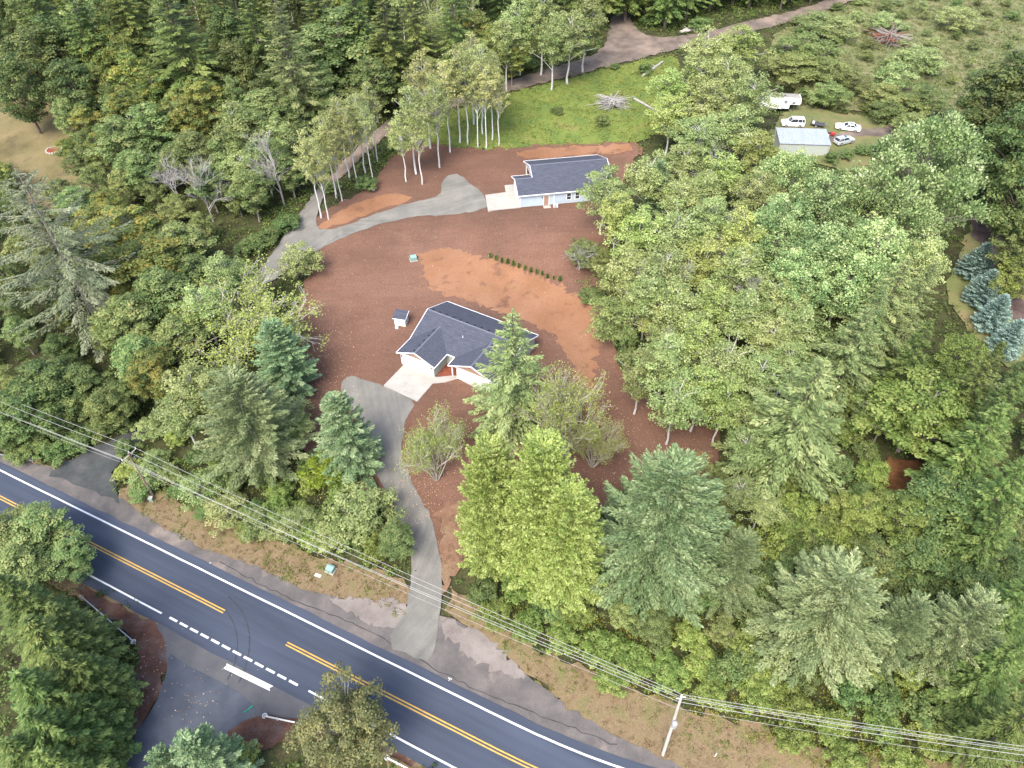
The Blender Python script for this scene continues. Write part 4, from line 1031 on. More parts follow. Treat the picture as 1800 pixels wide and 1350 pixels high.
LABELS = {
 'house_fir': ('fir_tree', 'tall pale green fir in front of the white house, hiding its entry gable', 'fir tree', None),
 'cedar_a': ('cedar_tree', 'yellow green cedar standing closest to the gravel driveway', 'cedar tree', None),
 'cedar_b': ('cedar_tree', 'yellow green cedar behind the other two cedars, nearest the white house', 'cedar tree', None),
 'cedar_c': ('cedar_tree', 'yellow green cedar beside the broad grey green fir', 'cedar tree', None),
 'noble_big': ('fir_tree', 'very broad dense grey green fir beside the yellow green cedars', 'fir tree', None),
 'noble_side': ('fir_tree', 'smaller grey green fir at the foot of the broad dense fir', 'fir tree', None),
 'spruce_yard': ('spruce_tree', 'silvery green spruce at the edge of the soil yard beside the twiggy olive tree', 'spruce tree', None),
 'spruce_drive': ('spruce_tree', 'dense blue green spruce right beside the gravel driveway', 'spruce tree', None),
 'fir_road': ('fir_tree', 'broad pale green fir above the roadside bank behind the power lines', 'fir tree', None),
 'blue_0': ('blue_spruce', 'blue spruce in the lane row, first at the end by the bright green tree', 'blue spruce', None),
 'blue_1': ('blue_spruce', 'blue spruce in the lane row, second from the bright green tree', 'blue spruce', None),
 'blue_2': ('blue_spruce', 'blue spruce in the lane row, third from the bright green tree', 'blue spruce', None),
 'blue_3': ('blue_spruce', 'blue spruce in the lane row, last one beside the dark firs', 'blue spruce', None),
 'noble_road_a': ('fir_tree', 'big silvery grey fir behind the bramble thicket, broadest of the roadside three', 'fir tree', None),
 'noble_road_b': ('fir_tree', 'slim silvery fir between two broader silvery firs by the brambles', 'fir tree', None),
 'noble_road_c': ('fir_tree', 'silvery fir behind the grey fallen log by the brambles', 'fir tree', None),
 'fir_road_right': ('fir_tree', 'dark green fir past the silvery firs near the fallen log', 'fir tree', 'dark firs past the silvery firs'),
 'fir_pale_big': ('fir_tree', 'large pale fir with drooping tan tipped branches behind the yellow green shrubs', 'fir tree', None),
 'fir_right': ('fir_tree', 'pale green fir in the clump beside the blue spruce lane', 'fir tree', 'pale firs beside the spruce lane'),
 'fir_lane': ('fir_tree', 'dark green fir by the lane behind the lime maple', 'fir tree', 'dark firs by the lane'),
 'spruce_stand': ('spruce_tree', 'small blue green spruce poking through the pale alders behind the blue house', 'spruce tree', None),
 'fir_gray_big': ('fir_tree', 'huge open grey green fir with bare grey limbs below the dry lawn', 'fir tree', None),
 'fir_tall': ('fir_tree', 'very tall pale green fir above the birches along the dirt track', 'fir tree', None),
 'fir_dark_tall': ('fir_tree', 'tall dark grey green fir rising among yellowing maples by the dry lawn', 'fir tree', None),
 'fir_track_a': ('fir_tree', 'drooping green fir behind the olive bushes by the track', 'fir tree', None),
 'fir_track_b': ('fir_tree', 'thin fir behind the rounded green maple by the track', 'fir tree', None),
 'fir_back_left': ('fir_tree', 'dark fir in the deep woods behind the dry lawn and birches', 'fir tree', 'firs in the deep woods'),
 'fir_back_right': ('fir_tree', 'tall dark fir with bare lower trunk beyond the dirt track fork', 'fir tree', 'firs beyond the track fork'),
 'fir_junction': ('fir_tree', 'dense dark green fir in the grove at the road junction', 'fir tree', 'firs at the road junction'),
 'spruce_junction': ('spruce_tree', 'blue green spruce top beside the side road and autumn maple', 'spruce tree', None),
 'spruce_junction_low': ('spruce_tree', 'lower blue green spruce at the edge of the side road', 'spruce tree', None),
 'birch_track': ('birch_tree', 'white trunked birch beside the gravel fork of the track', 'birch tree', 'birches by the gravel fork'),
 'birch_soil': ('birch_tree', 'white trunked birch at the soil edge above the turnaround', 'birch tree', 'birches at the soil edge'),
 'alder_back': ('alder_tree', 'pale alder across the dirt track from the green meadow', 'alder tree', 'alders across the track'),
 'stand': ('alder_tree', 'pale yellow green alder in the middle of the dense stand', 'alder tree', 'alders of the dense stand'),
 'stand_edge': ('willow_bush', 'greyish olive bush at the stand edge beside the orange subsoil', 'bush', 'bushes at the stand edge'),
 'stand_twig': ('twiggy_tree', 'thin olive twiggy tree in front of the dense alder stand', 'tree', None),
 'stand_dead': ('dead_tree', 'bare grey dead tree showing through the alder stand', 'dead tree', 'dead trees of the alder stand'),
 'silver': ('silver_maple', 'silvery pale green maple in the group below the metal roofed shed', 'maple tree', 'silver maples'),
 'big_bright': ('broadleaf_tree', 'large bright green round tree beside the gravel yard drive', 'tree', None),
 'right_mix': ('alder_tree', 'olive green alder in the strip between the alder stand and the pale firs', 'alder tree', 'alders beside the pale firs'),
 'yellow_maple': ('maple_tree', 'broad lime yellow maple above the small red soil clearing', 'maple tree', None),
 'yellow_maple_small': ('maple_tree', 'small lime green maple around the red soil clearing', 'maple tree', 'small lime maples'),
 'dark_maple': ('maple_tree', 'dark green rounded maple below the broad lime yellow maple', 'maple tree', None),
 'lane_maple': ('maple_tree', 'small dark green maple between the red clearing and the silvery firs', 'maple tree', 'small dark maples'),
 'edge_dark': ('maple_tree', 'big dark green tree on the far side of the lane', 'maple tree', 'dark trees along the lane'),
 'lane_bright': ('maple_tree', 'lime green small tree across the lane from the blue spruces', 'maple tree', None),
 'slope': ('willow_bush', 'olive willow bush on the cleared slope above the parked cars', 'bush', 'willows on the slope'),
 'slope_pale': ('willow_bush', 'pale green willow bush on the cleared slope around the brush pile', 'bush', 'pale willows on the slope'),
 'left_dark': ('maple_tree', 'dark green maple in the woods behind the dry lawn', 'maple tree', 'dark maples behind the lawn'),
 'left_gold': ('maple_tree', 'yellowing maple at the wooded edge of the dry lawn', 'maple tree', 'yellowing maples by the lawn'),
 'left_green': ('maple_tree', 'mid green maple between the dry lawn and the track birches', 'maple tree', 'green maples by the track'),
 'left_alder': ('alder_tree', 'pale alder just uphill of the silver dead trees', 'alder tree', 'alders by the dead trees'),
 'maple_track_big': ('maple_tree', 'large rounded green maple between the tall pale fir and the drooping fir', 'maple tree', None),
 'maple_track': ('maple_tree', 'smaller green maple beneath the large rounded maple by the birches', 'maple tree', 'smaller maples by the birches'),
 'twig_track': ('twiggy_tree', 'grey brown twiggy tree behind the soil edge birches', 'tree', None),
 'gold_track': ('maple_tree', 'brownish gold maple behind the soil edge birches', 'maple tree', 'gold maples behind the birches'),
 'bush_track': ('willow_bush', 'olive bush beside the dirt track under the drooping fir', 'bush', 'olive bushes by the track'),
 'dead_silver': ('dead_tree', 'large silver bare dead tree with spreading limbs below the dry lawn', 'dead tree', None),
 'dead_silver_b': ('dead_tree', 'smaller silver dead tree next to the large bare one', 'dead tree', None),
 'dead_track': ('dead_tree', 'pale broken dead tree in the green maples beside the birches', 'dead tree', None),
 'dead_birch': ('dead_tree', 'slim bare tree among the birches by the gravel fork', 'dead tree', None),
 'gold_left': ('maple_tree', 'golden tinged maple next to the huge open grey fir', 'maple tree', 'golden maples by the grey fir'),
 'green_left': ('maple_tree', 'dull green maple between the grey fir and the twiggy olive tree', 'maple tree', 'green maples by the grey fir'),
 'pale_left': ('alder_tree', 'pale grey green alder behind the large twiggy olive tree', 'alder tree', 'alders behind the twiggy tree'),
 'twig_left': ('twiggy_tree', 'large olive twiggy round tree at the edge of the soil yard', 'tree', None),
 'round_left': ('willow_bush', 'round pale olive tree overhanging the gravel driveway fork', 'bush', None),
 'willow_left': ('willow_bush', 'olive bush crowding the soil yard next to the silvery spruce', 'bush', 'bushes by the silvery spruce'),
 'gold_drive': ('maple_tree', 'golden yellow maple above the end of the paved side driveway', 'maple tree', None),
 'alder_drive': ('alder_tree', 'pale alder between the golden maple and the broad roadside fir', 'alder tree', 'alders by the side driveway'),
 'low_left': ('maple_tree', 'low dark green tree behind the roadside brambles and power lines', 'tree', 'low trees behind the brambles'),
 'lime_shrub': ('shrub', 'bright lime shrub at the foot of the dense blue green spruce', 'shrub', None),
 'pale_willow': ('willow_bush', 'wide pale grey green willow beside the bend of the gravel driveway', 'bush', None),
 'round_green': ('maple_tree', 'small round green tree touching the edge of the gravel driveway', 'tree', None),
 'gold_shrub': ('shrub', 'gold and lime shrub between the pale willow and the round green tree', 'shrub', None),
 'twig_drive': ('twiggy_tree', 'half bare twiggy tree in the bend between driveway and white house', 'tree', None),
 'twig_yellow': ('twiggy_tree', 'yellowish twiggy tree behind the cedars next to the pale fir', 'tree', None),
 'twig_low': ('twiggy_tree', 'small yellowish twiggy tree between the cedars and the soil bay', 'tree', None),
 'junction_maple': ('maple_tree', 'tan and yellow autumn maple overhanging the road at the junction', 'maple tree', None),
 'junction_shrub': ('shrub', 'lime green shrub beneath the autumn maple by the side road', 'shrub', None),
 'overhang': ('maple_tree', 'green tree overhanging the road edge line opposite the side driveway', 'tree', 'trees overhanging the road'),
 'shrub_left_road': ('willow_bush', 'olive shrub on the bank between the road and the soil yard', 'shrub', 'olive shrubs on the bank'),
 'shrub_left_lime': ('shrub', 'small lime shrub on the bank behind the power lines', 'shrub', 'lime shrubs on the bank'),
 'shrub_strip': ('shrub', 'low green shrub beside the paved side driveway', 'shrub', 'shrubs beside the side driveway'),
 'shrub_right_thicket': ('shrub', 'yellow green shrub in the bramble thicket under the wires', 'shrub', 'shrubs of the bramble thicket'),
 'shrub_right_green': ('shrub', 'mid green shrub among the conifers behind the bramble thicket', 'shrub', 'shrubs among the conifers'),
 'shrub_right_yellow': ('shrub', 'yellowish shrub between the large pale fir and the silvery firs', 'shrub', 'yellow shrubs by the firs'),
 'shrub_field': ('shrub', 'small dark shrub in the green meadow near the silver brush pile', 'shrub', 'shrubs in the meadow'),
 'shrub_garden': ('shrub', 'low garden shrub below the silver wagon', 'shrub', 'garden shrubs by the wagon'),
 'garden_conifer': ('conifer_shrub', 'small blue green conifer shrub at the edge of the gravel yard drive', 'shrub', None),
 'shrub_wood_edge': ('shrub', 'green shrub at the woodland edge along the dirt track', 'shrub', 'shrubs along the track'),
 'fill_fir': ('fir_tree', 'dark fir in the deep woods beyond the dirt track', 'fir tree', 'firs beyond the dirt track'),
 'fill_maple': ('maple_tree', 'green maple in the deep woods beyond the dirt track', 'maple tree', 'maples beyond the dirt track'),
 'fill_gold': ('maple_tree', 'yellowing maple in the deep woods beyond the dirt track', 'maple tree', 'yellow maples beyond the dirt track'),
 'fill_alder': ('alder_tree', 'pale alder in the deep woods beyond the dirt track', 'alder tree', 'alders beyond the dirt track'),
 'fill_left': ('maple_tree', 'low green understorey maple between the dry lawn and the gravel fork', 'maple tree', 'understorey maples'),
 'fill_left_w': ('willow_bush', 'olive understorey bush between the dry lawn and the gravel fork', 'bush', 'understorey willows'),
 'fill_left_g': ('maple_tree', 'yellowing understorey maple between the dry lawn and the gravel fork', 'maple tree', 'yellow understorey maples'),
 'fill_shrub_g': ('shrub', 'green understorey shrub in the conifer wood above the brambles', 'shrub', 'green shrubs of the conifer wood'),
 'fill_shrub_y': ('shrub', 'yellow green understorey shrub in the conifer wood above the brambles', 'shrub', 'yellow shrubs of the conifer wood'),
 'fill_willow': ('willow_bush', 'olive bush in the conifer wood above the brambles', 'bush', 'olive bushes of the conifer wood'),
 'fill_bank_g': ('shrub', 'green shrub on the bank between the driveway and side driveway', 'shrub', 'green shrubs on the bank'),
 'fill_bank_y': ('shrub', 'yellow green shrub on the bank between the driveway and side driveway', 'shrub', 'yellow shrubs on the bank'),
 'fill_bank_w': ('willow_bush', 'greyish olive shrub on the bank between driveway and side driveway', 'shrub', 'greyish shrubs on the bank'),
 'fill_junction': ('shrub', 'green shrub under the fir grove at the road junction', 'shrub', 'shrubs under the fir grove'),
 'fill_junction_w': ('willow_bush', 'olive shrub under the fir grove at the road junction', 'shrub', 'olive shrubs under the fir grove'),
 'fill_lane': ('alder_tree', 'olive alder between the blue spruces and the lime maple', 'alder tree', 'alders by the blue spruces'),
 'fill_lane_m': ('maple_tree', 'green maple between the blue spruces and the lime maple', 'maple tree', 'maples by the blue spruces'),
 'stand_track': ('alder_tree', 'pale alder at the uphill end of the dense stand nearest the dirt track', 'alder tree', 'alders of the stand near the track'),
 'stand_house': ('alder_tree', 'pale alder at the stand edge beside the blue house and soil', 'alder tree', 'alders beside the blue house'),
 'stand_silver': ('alder_tree', 'pale alder of the dense stand bordering the silver maples', 'alder tree', 'alders bordering the silver maples'),
 'stand_low': ('alder_tree', 'pale alder at the lower end of the stand above the soil bay', 'alder tree', 'alders above the soil bay'),
 'thicket_cedar': ('shrub', 'yellow green shrub at the foot of the cedars beside the brambles', 'shrub', 'shrubs at the foot of the cedars'),
 'thicket_log': ('shrub', 'yellow green shrub around the bleached logs in the brambles', 'shrub', 'shrubs around the logs'),
 'fir_junction_rail': ('fir_tree', 'dark green fir closest to the guardrail and side road at the junction', 'fir tree', 'firs beside the junction guardrail'),
 'fill_slope': ('shrub', 'low green scrub bush on the cleared slope', 'shrub', 'scrub bushes on the slope'),
 'yard_dead': ('dead_tree', 'small bare whitish shrub sprawling onto the soil beside the alder stand', 'dead tree', None),
}
TREES = [
 ('fir_pale', 0.0, 72.7, 23.5, 7.69, 'house_fir'),
 ('cedar', -2.6, 51.3, 25, 4.95, 'cedar_a'),
 ('cedar', 3.4, 49.5, 27, 5.94, 'cedar_b'),
 ('cedar', 6.7, 46.9, 22, 5.48, 'cedar_c'),
 ('noble', 18.1, 48.2, 24, 10.35, 'noble_big'),
 ('noble', 27.1, 44.9, 15, 4.4, 'noble_side'),
 ('spruce_g', -36.7, 82.5, 15, 5.61, 'spruce_yard'),
 ('spruce_g', -24.1, 66.5, 16.5, 5.43, 'spruce_drive'),
 ('noble', -38.3, 68.3, 18, 8.97, 'fir_road'),
 ('spruce', 82.3, 103.3, 7.0, 3.45, 'blue_0'),
 ('spruce', 80.6, 96.6, 7.0, 3.33, 'blue_1'),
 ('spruce', 79.9, 90.7, 7.0, 3.23, 'blue_2'),
 ('spruce', 79.7, 85.0, 7.0, 3.13, 'blue_3'),
 ('noble', 36.6, 39.3, 17, 8.71, 'noble_road_a'),
 ('noble', 44.6, 37.4, 14, 4.34, 'noble_road_b'),
 ('noble', 50.3, 36.3, 16, 5.55, 'noble_road_c'),
 ('fir', 52.0, 31.8, 17.7, 4.25, 'fir_road_right'),
 ('fir', 55.9, 38.3, 17.5, 4.83, 'fir_road_right'),
 ('fir', 50.5, 25.8, 18.2, 4.03, 'fir_road_right'),
 ('fir_pale', 38.0, 62.9, 24, 9.76, 'fir_pale_big'),
 ('fir_pale', 50.2, 77.4, 18.4, 7.27, 'fir_right'),
 ('fir_pale', 58.6, 86.7, 19.1, 6.63, 'fir_right'),
 ('fir_pale', 64.3, 88.8, 16.8, 4.15, 'fir_right'),
 ('fir_pale', 54.1, 82.1, 18.3, 4.49, 'fir_right'),
 ('fir', 63.1, 67.8, 21.0, 4.95, 'fir_lane'),
 ('fir', 63.7, 62.8, 20.2, 5.24, 'fir_lane'),
 ('fir', 59.2, 58.1, 20.9, 5.48, 'fir_lane'),
 ('fir', 59.1, 50.9, 20.3, 5.22, 'fir_lane'),
 ('fir', 57.3, 47.0, 17.4, 3.96, 'fir_lane'),
 ('fir', 58.2, 75.4, 17.9, 4.31, 'fir_lane'),
 ('spruce_g', 27.4, 120.5, 14, 3.85, 'spruce_stand'),
 ('fir_gray', -74.2, 97.4, 32, 15.19, 'fir_gray_big'),
 ('fir_pale', -48.1, 157.2, 32, 10.58, 'fir_tall'),
 ('fir', -75.8, 169.0, 32, 11.17, 'fir_dark_tall'),
 ('fir', -28.5, 169.3, 27, 7.46, 'fir_track_a'),
 ('fir', -35.6, 174.0, 30, 6.8, 'fir_track_b'),
 ('fir', -102.3, 179.1, 30.8, 7.03, 'fir_back_left'),
 ('fir', -97.1, 191.7, 29.1, 8.18, 'fir_back_left'),
 ('fir', -70.5, 184.7, 29.3, 7.94, 'fir_back_left'),
 ('fir', -59.8, 174.6, 30.3, 6.85, 'fir_back_left'),
 ('fir', -45.3, 179.1, 31.1, 7.7, 'fir_back_left'),
 ('fir', -119.2, 192.5, 30.2, 8.23, 'fir_back_left'),
 ('fir', -22.2, 173.8, 29.8, 6.79, 'fir_back_left'),
 ('fir', -13.6, 175.8, 31.1, 6.81, 'fir_back_left'),
 ('fir', 31.7, 212.8, 27.9, 6.95, 'fir_back_right'),
 ('fir', 42.1, 208.2, 29.8, 6.81, 'fir_back_right'),
 ('fir', 49.1, 214.7, 28.5, 6.98, 'fir_back_right'),
 ('fir', 56.4, 218.7, 28.2, 7.07, 'fir_back_right'),
 ('fir', 63.9, 222.9, 28.1, 7.17, 'fir_back_right'),
 ('fir', 72.7, 225.8, 28.6, 7.23, 'fir_back_right'),
 ('fir', 37.6, 215.9, 29.7, 7.0, 'fir_back_right'),
 ('fir', 25.7, 211.1, 28.3, 6.9, 'fir_back_right'),
 ('fir', 16.4, 200.3, 29.2, 6.64, 'fir_back_right'),
 ('fir', 80.0, 223.8, 29.3, 7.16, 'fir_back_right'),
 ('fir', -52.1, 38.4, 13.9, 4.26, 'fir_junction_rail'),
 ('fir', -46.9, 33.0, 13.0, 3.35, 'fir_junction_rail'),
 ('fir', -45.3, 25.4, 11.6, 3.16, 'fir_junction_rail'),
 ('fir', -46.1, 28.6, 13.5, 3.58, 'fir_junction_rail'),
 ('fir', -52.2, 35.4, 16.6, 5.6, 'fir_junction'),
 ('fir', -49.5, 29.0, 18.3, 5.61, 'fir_junction'),
 ('fir', -48.0, 31.9, 16.9, 4.7, 'fir_junction'),
 ('fir', -47.0, 25.4, 17.7, 5.44, 'fir_junction'),
 ('fir', -48.3, 23.1, 17.1, 5.35, 'fir_junction'),
 ('fir', -45.4, 22.5, 15.9, 4.34, 'fir_junction'),
 ('fir', -58.4, 40.9, 15.7, 4.71, 'fir_junction'),
 ('spruce_g', -31.7, 23.7, 15, 4.4, 'spruce_junction'),
 ('spruce_g', -35.2, 23.1, 13, 3.07, 'spruce_junction_low'),
 ('birch', -39.4, 127.5, 19.4, 3.81, 'birch_track'),
 ('birch', -37.4, 134.5, 19.3, 4.23, 'birch_track'),
 ('birch', -35.5, 141.0, 18.6, 4.35, 'birch_track'),
 ('birch', -32.3, 143.1, 19.1, 4.07, 'birch_track'),
 ('birch', -30.1, 147.1, 18.0, 3.19, 'birch_track'),
 ('birch', -37.8, 126.9, 17.5, 3.23, 'birch_track'),
 ('birch', -35.9, 133.0, 17.3, 3.32, 'birch_track'),
 ('birch', -33.2, 137.6, 18.7, 3.37, 'birch_track'),
 ('birch', -30.2, 139.5, 18.7, 3.09, 'birch_track'),
 ('birch', -20.9, 141.5, 19.4, 5.27, 'birch_soil'),
 ('birch', -18.4, 150.7, 21.9, 5.12, 'birch_soil'),
 ('birch', -11.9, 152.8, 22.5, 4.83, 'birch_soil'),
 ('birch', -9.0, 160.5, 21.4, 4.66, 'birch_soil'),
 ('birch', -6.8, 156.5, 22.0, 4.58, 'birch_soil'),
 ('birch', -4.5, 153.9, 20.2, 3.9, 'birch_soil'),
 ('birch', -13.9, 149.0, 20.3, 4.46, 'birch_soil'),
 ('birch', -19.3, 137.8, 17.4, 3.99, 'birch_soil'),
 ('birch', -10.0, 152.0, 21.1, 4.18, 'birch_soil'),
 ('birch', -5.8, 150.6, 20.6, 3.84, 'birch_soil'),
 ('birch', -7.7, 151.0, 18.7, 3.87, 'birch_soil'),
 ('birch', -15.9, 143.4, 20.3, 4.36, 'birch_soil'),
 ('birch', -3.0, 151.8, 17.1, 3.25, 'birch_soil'),
 ('birch', -22.9, 139.1, 15.1, 3.73, 'birch_soil'),
 ('alder', 2.0, 182.4, 17.9, 6.19, 'alder_back'),
 ('alder', 7.3, 181.6, 20.5, 6.49, 'alder_back'),
 ('alder', 13.7, 176.8, 18.6, 7.11, 'alder_back'),
 ('alder', 9.7, 174.1, 18.0, 5.64, 'alder_back'),
 ('alder', -1.3, 174.9, 18.2, 5.66, 'alder_back'),
 ('alder', 18.0, 183.2, 19.3, 6.54, 'alder_back'),
 ('alder', 44.7, 169.3, 15.5, 6.57, 'stand_track'),
 ('alder_y', 52.7, 170.9, 15.4, 7.65, 'stand_track'),
 ('alder', 46.4, 156.1, 16.2, 6.87, 'stand_track'),
 ('alder', 39.7, 156.4, 15.8, 6.24, 'stand_track'),
 ('alder_y', 34.3, 153.7, 14.5, 5.87, 'stand_track'),
 ('alder', 41.8, 147.1, 14.7, 6.65, 'stand_track'),
 ('alder', 50.2, 146.3, 15.4, 6.26, 'stand_track'),
 ('alder_y', 33.4, 144.3, 13.9, 5.97, 'stand_track'),
 ('alder', 37.6, 134.7, 14.9, 6.3, 'stand'),
 ('alder', 44.9, 137.5, 14.2, 6.39, 'stand_silver'),
 ('alder_y', 48.2, 129.6, 14.1, 5.58, 'stand_silver'),
 ('alder', 33.5, 126.8, 13.9, 6.12, 'stand'),
 ('alder', 25.7, 121.1, 15.6, 5.36, 'stand_house'),
 ('alder_y', 40.1, 122.8, 14.1, 5.99, 'stand'),
 ('alder', 44.8, 116.9, 14.4, 5.54, 'stand_silver'),
 ('alder', 17.0, 116.5, 14.7, 5.78, 'stand_house'),
 ('alder_y', 18.8, 110.0, 15.9, 4.56, 'stand_house'),
 ('alder', 35.5, 117.6, 14.0, 5.59, 'stand'),
 ('alder', 30.8, 114.9, 14.9, 5.23, 'stand'),
 ('alder_y', 22.1, 105.6, 15.1, 5.78, 'stand_house'),
 ('alder', 28.8, 106.0, 15.9, 5.78, 'stand'),
 ('alder', 35.1, 107.8, 15.8, 5.57, 'stand'),
 ('alder_y', 39.5, 104.4, 15.9, 5.47, 'stand_silver'),
 ('alder', 19.6, 97.0, 14.5, 5.55, 'stand_house'),
 ('alder', 25.8, 97.1, 14.8, 5.53, 'stand'),
 ('alder_y', 32.5, 98.7, 14.7, 5.84, 'stand'),
 ('alder', 37.9, 94.8, 15.9, 5.45, 'stand_silver'),
 ('alder', 25.9, 86.9, 16.1, 5.46, 'stand'),
 ('alder_y', 31.8, 88.3, 14.2, 5.52, 'stand'),
 ('alder', 36.4, 86.2, 14.2, 5.22, 'stand_silver'),
 ('alder', 22.3, 91.0, 14.4, 4.88, 'stand_house'),
 ('alder_y', 27.8, 81.0, 14.4, 5.54, 'stand'),
 ('alder', 32.1, 76.2, 15.0, 5.14, 'stand_silver'),
 ('alder', 22.9, 76.6, 15.2, 5.4, 'stand_low'),
 ('alder_y', 27.5, 71.8, 14.4, 5.03, 'stand_low'),
 ('alder', 19.3, 75.5, 13.8, 4.5, 'stand_low'),
 ('alder', 23.6, 69.7, 14.8, 4.76, 'stand_low'),
 ('alder_y', 30.5, 69.3, 14.7, 4.09, 'stand_low'),
 ('willow', 17.4, 91.0, 9.0, 5.48, 'stand_edge'),
 ('willow', 18.4, 101.5, 6.2, 3.71, 'stand_edge'),
 ('willow', 13.5, 109.6, 5.1, 4.14, 'stand_edge'),
 ('willow', 16.5, 107.5, 5.0, 3.29, 'stand_edge'),
 ('twig', 23.4, 90.8, 10, 5.44, 'stand_twig'),
 ('dead', 27.9, 80.7, 14.1, 2.07, 'stand_dead'),
 ('dead', 29.2, 78.1, 12.2, 1.83, 'stand_dead'),
 ('dead', 28.8, 95.3, 14.5, 2.0, 'stand_dead'),
 ('dead', 21.4, 94.9, 14.4, 1.99, 'stand_dead'),
 ('dead', 37.2, 104.4, 15.3, 2.09, 'stand_dead'),
 ('dead', 23.6, 80.7, 14.4, 1.85, 'stand_dead'),
 ('dead', 39.1, 125.4, 15.4, 2.07, 'stand_dead'),
 ('dead', 38.1, 90.6, 14.9, 1.94, 'stand_dead'),
 ('dead', 46.2, 109.1, 15.9, 2.13, 'stand_dead'),
 ('dead', 12.5, 108.2, 6, 3.29, 'yard_dead'),
 ('silver', 50.5, 118.8, 16.5, 6.66, 'silver'),
 ('silver', 55.3, 111.0, 17.2, 7.46, 'silver'),
 ('silver', 64.8, 112.9, 16.4, 6.99, 'silver'),
 ('silver', 50.7, 97.5, 17.4, 7.97, 'silver'),
 ('silver', 59.4, 97.2, 17.6, 7.43, 'silver'),
 ('silver', 46.7, 105.8, 16.5, 6.53, 'silver'),
 ('silver', 67.2, 103.5, 16.8, 6.14, 'silver'),
 ('silver', 46.7, 93.8, 15.4, 5.91, 'silver'),
 ('silver', 54.5, 93.2, 15.4, 6.36, 'silver'),
 ('silver', 66.9, 95.6, 14.6, 4.94, 'silver'),
 ('bright', 70.5, 111.3, 26, 11.48, 'big_bright'),
 ('alder', 43.5, 92.0, 12.6, 5.42, 'right_mix'),
 ('alder', 44.8, 83.8, 12.9, 4.7, 'right_mix'),
 ('alder', 40.1, 81.8, 12.5, 4.65, 'right_mix'),
 ('alder', 40.9, 76.1, 13.4, 4.03, 'right_mix'),
 ('alder', 36.6, 74.4, 13.1, 4.45, 'right_mix'),
 ('alder', 34.5, 67.8, 12.6, 4.29, 'right_mix'),
 ('alder', 32.4, 62.9, 10.8, 3.77, 'right_mix'),
 ('alder', 37.0, 69.0, 9.9, 3.48, 'right_mix'),
 ('alder', 30.9, 57.2, 8.9, 3.26, 'right_mix'),
 ('alder', 33.3, 54.6, 8.7, 3.01, 'right_mix'),
 ('maple_y', 57.5, 67.1, 14, 8.63, 'yellow_maple'),
 ('maple_y', 67.7, 78.3, 11.3, 4.54, 'yellow_maple_small'),
 ('maple_y', 54.6, 69.0, 11.4, 3.88, 'yellow_maple_small'),
 ('maple_y', 50.6, 52.7, 9.0, 4.5, 'yellow_maple_small'),
 ('maple_y', 45.4, 53.0, 9.0, 4.32, 'yellow_maple_small'),
 ('maple_dark', 55.9, 53.6, 12, 5.82, 'dark_maple'),
 ('maple_dark', 59.6, 48.1, 9.7, 4.14, 'lane_maple'),
 ('maple_dark', 51.3, 46.7, 8.7, 4.51, 'lane_maple'),
 ('maple_dark', 45.8, 47.4, 7.9, 4.18, 'lane_maple'),
 ('maple_dark', 55.5, 43.6, 8.8, 4.04, 'lane_maple'),
 ('maple_dark', 97.3, 139.4, 22.6, 9.51, 'edge_dark'),
 ('maple_dark', 91.9, 120.8, 21.4, 8.17, 'edge_dark'),
 ('maple_dark', 89.0, 110.8, 18.3, 6.81, 'edge_dark'),
 ('maple_dark', 84.7, 98.8, 18.6, 4.93, 'edge_dark'),
 ('maple_dark', 98.7, 132.2, 22.0, 8.63, 'edge_dark'),
 ('maple_y', 84.0, 96.3, 10, 4.01, 'lane_bright'),
 ('willow', 72.8, 182.4, 7.8, 8.5, 'slope'),
 ('willow', 68.4, 176.4, 6.0, 7.99, 'slope'),
 ('willow', 75.5, 175.1, 5.8, 6.5, 'slope'),
 ('willow', 73.1, 163.2, 5.5, 5.53, 'slope'),
 ('willow', 85.4, 161.5, 5.7, 6.17, 'slope'),
 ('willow', 88.5, 156.8, 5.7, 5.37, 'slope'),
 ('willow', 79.7, 169.0, 6.1, 5.65, 'slope'),
 ('willow', 85.8, 146.9, 5.9, 5.14, 'slope'),
 ('willow', 93.2, 157.5, 6.9, 6.04, 'slope'),
 ('willow', 84.3, 154.9, 4.9, 5.0, 'slope'),
 ('willow_p', 99.0, 178.2, 6.1, 6.91, 'slope_pale'),
 ('willow_p', 117.2, 200.3, 6.0, 6.29, 'slope_pale'),
 ('willow_p', 89.8, 167.8, 7.2, 5.59, 'slope_pale'),
 ('willow_p', 84.8, 195.5, 5.9, 6.21, 'slope_pale'),
 ('willow_p', 98.8, 201.0, 4.9, 4.75, 'slope_pale'),
 ('willow_p', 79.9, 198.7, 6.1, 5.49, 'slope_pale'),
 ('maple_dark', -115.4, 178.8, 19.7, 9.5, 'left_dark'),
 ('maple_dark', -101.4, 165.1, 17.5, 8.37, 'left_dark'),
 ('maple_dark', -68.9, 181.2, 20.5, 6.94, 'left_dark'),
 ('maple_dark', -64.1, 170.8, 18.5, 6.35, 'left_dark'),
 ('maple_dark', -114.3, 164.2, 19.4, 6.93, 'left_dark'),
 ('maple_dark', -113.6, 183.9, 19.6, 7.45, 'left_dark'),
 ('maple_gold', -101.4, 182.5, 21.0, 7.38, 'left_gold'),
 ('maple_gold', -96.2, 177.9, 17.8, 7.3, 'left_gold'),
 ('maple_gold', -89.2, 168.9, 17.3, 6.72, 'left_gold'),
 ('maple_gold', -82.7, 163.1, 15.4, 6.25, 'left_gold'),
 ('maple_gold', -96.6, 167.5, 15.7, 4.24, 'left_gold'),
 ('maple_gold', -95.4, 154.2, 12.7, 5.07, 'left_gold'),
 ('maple_gold', -90.0, 145.2, 11.2, 3.92, 'left_gold'),
 ('maple_gold', -73.3, 152.0, 15.5, 5.96, 'left_gold'),
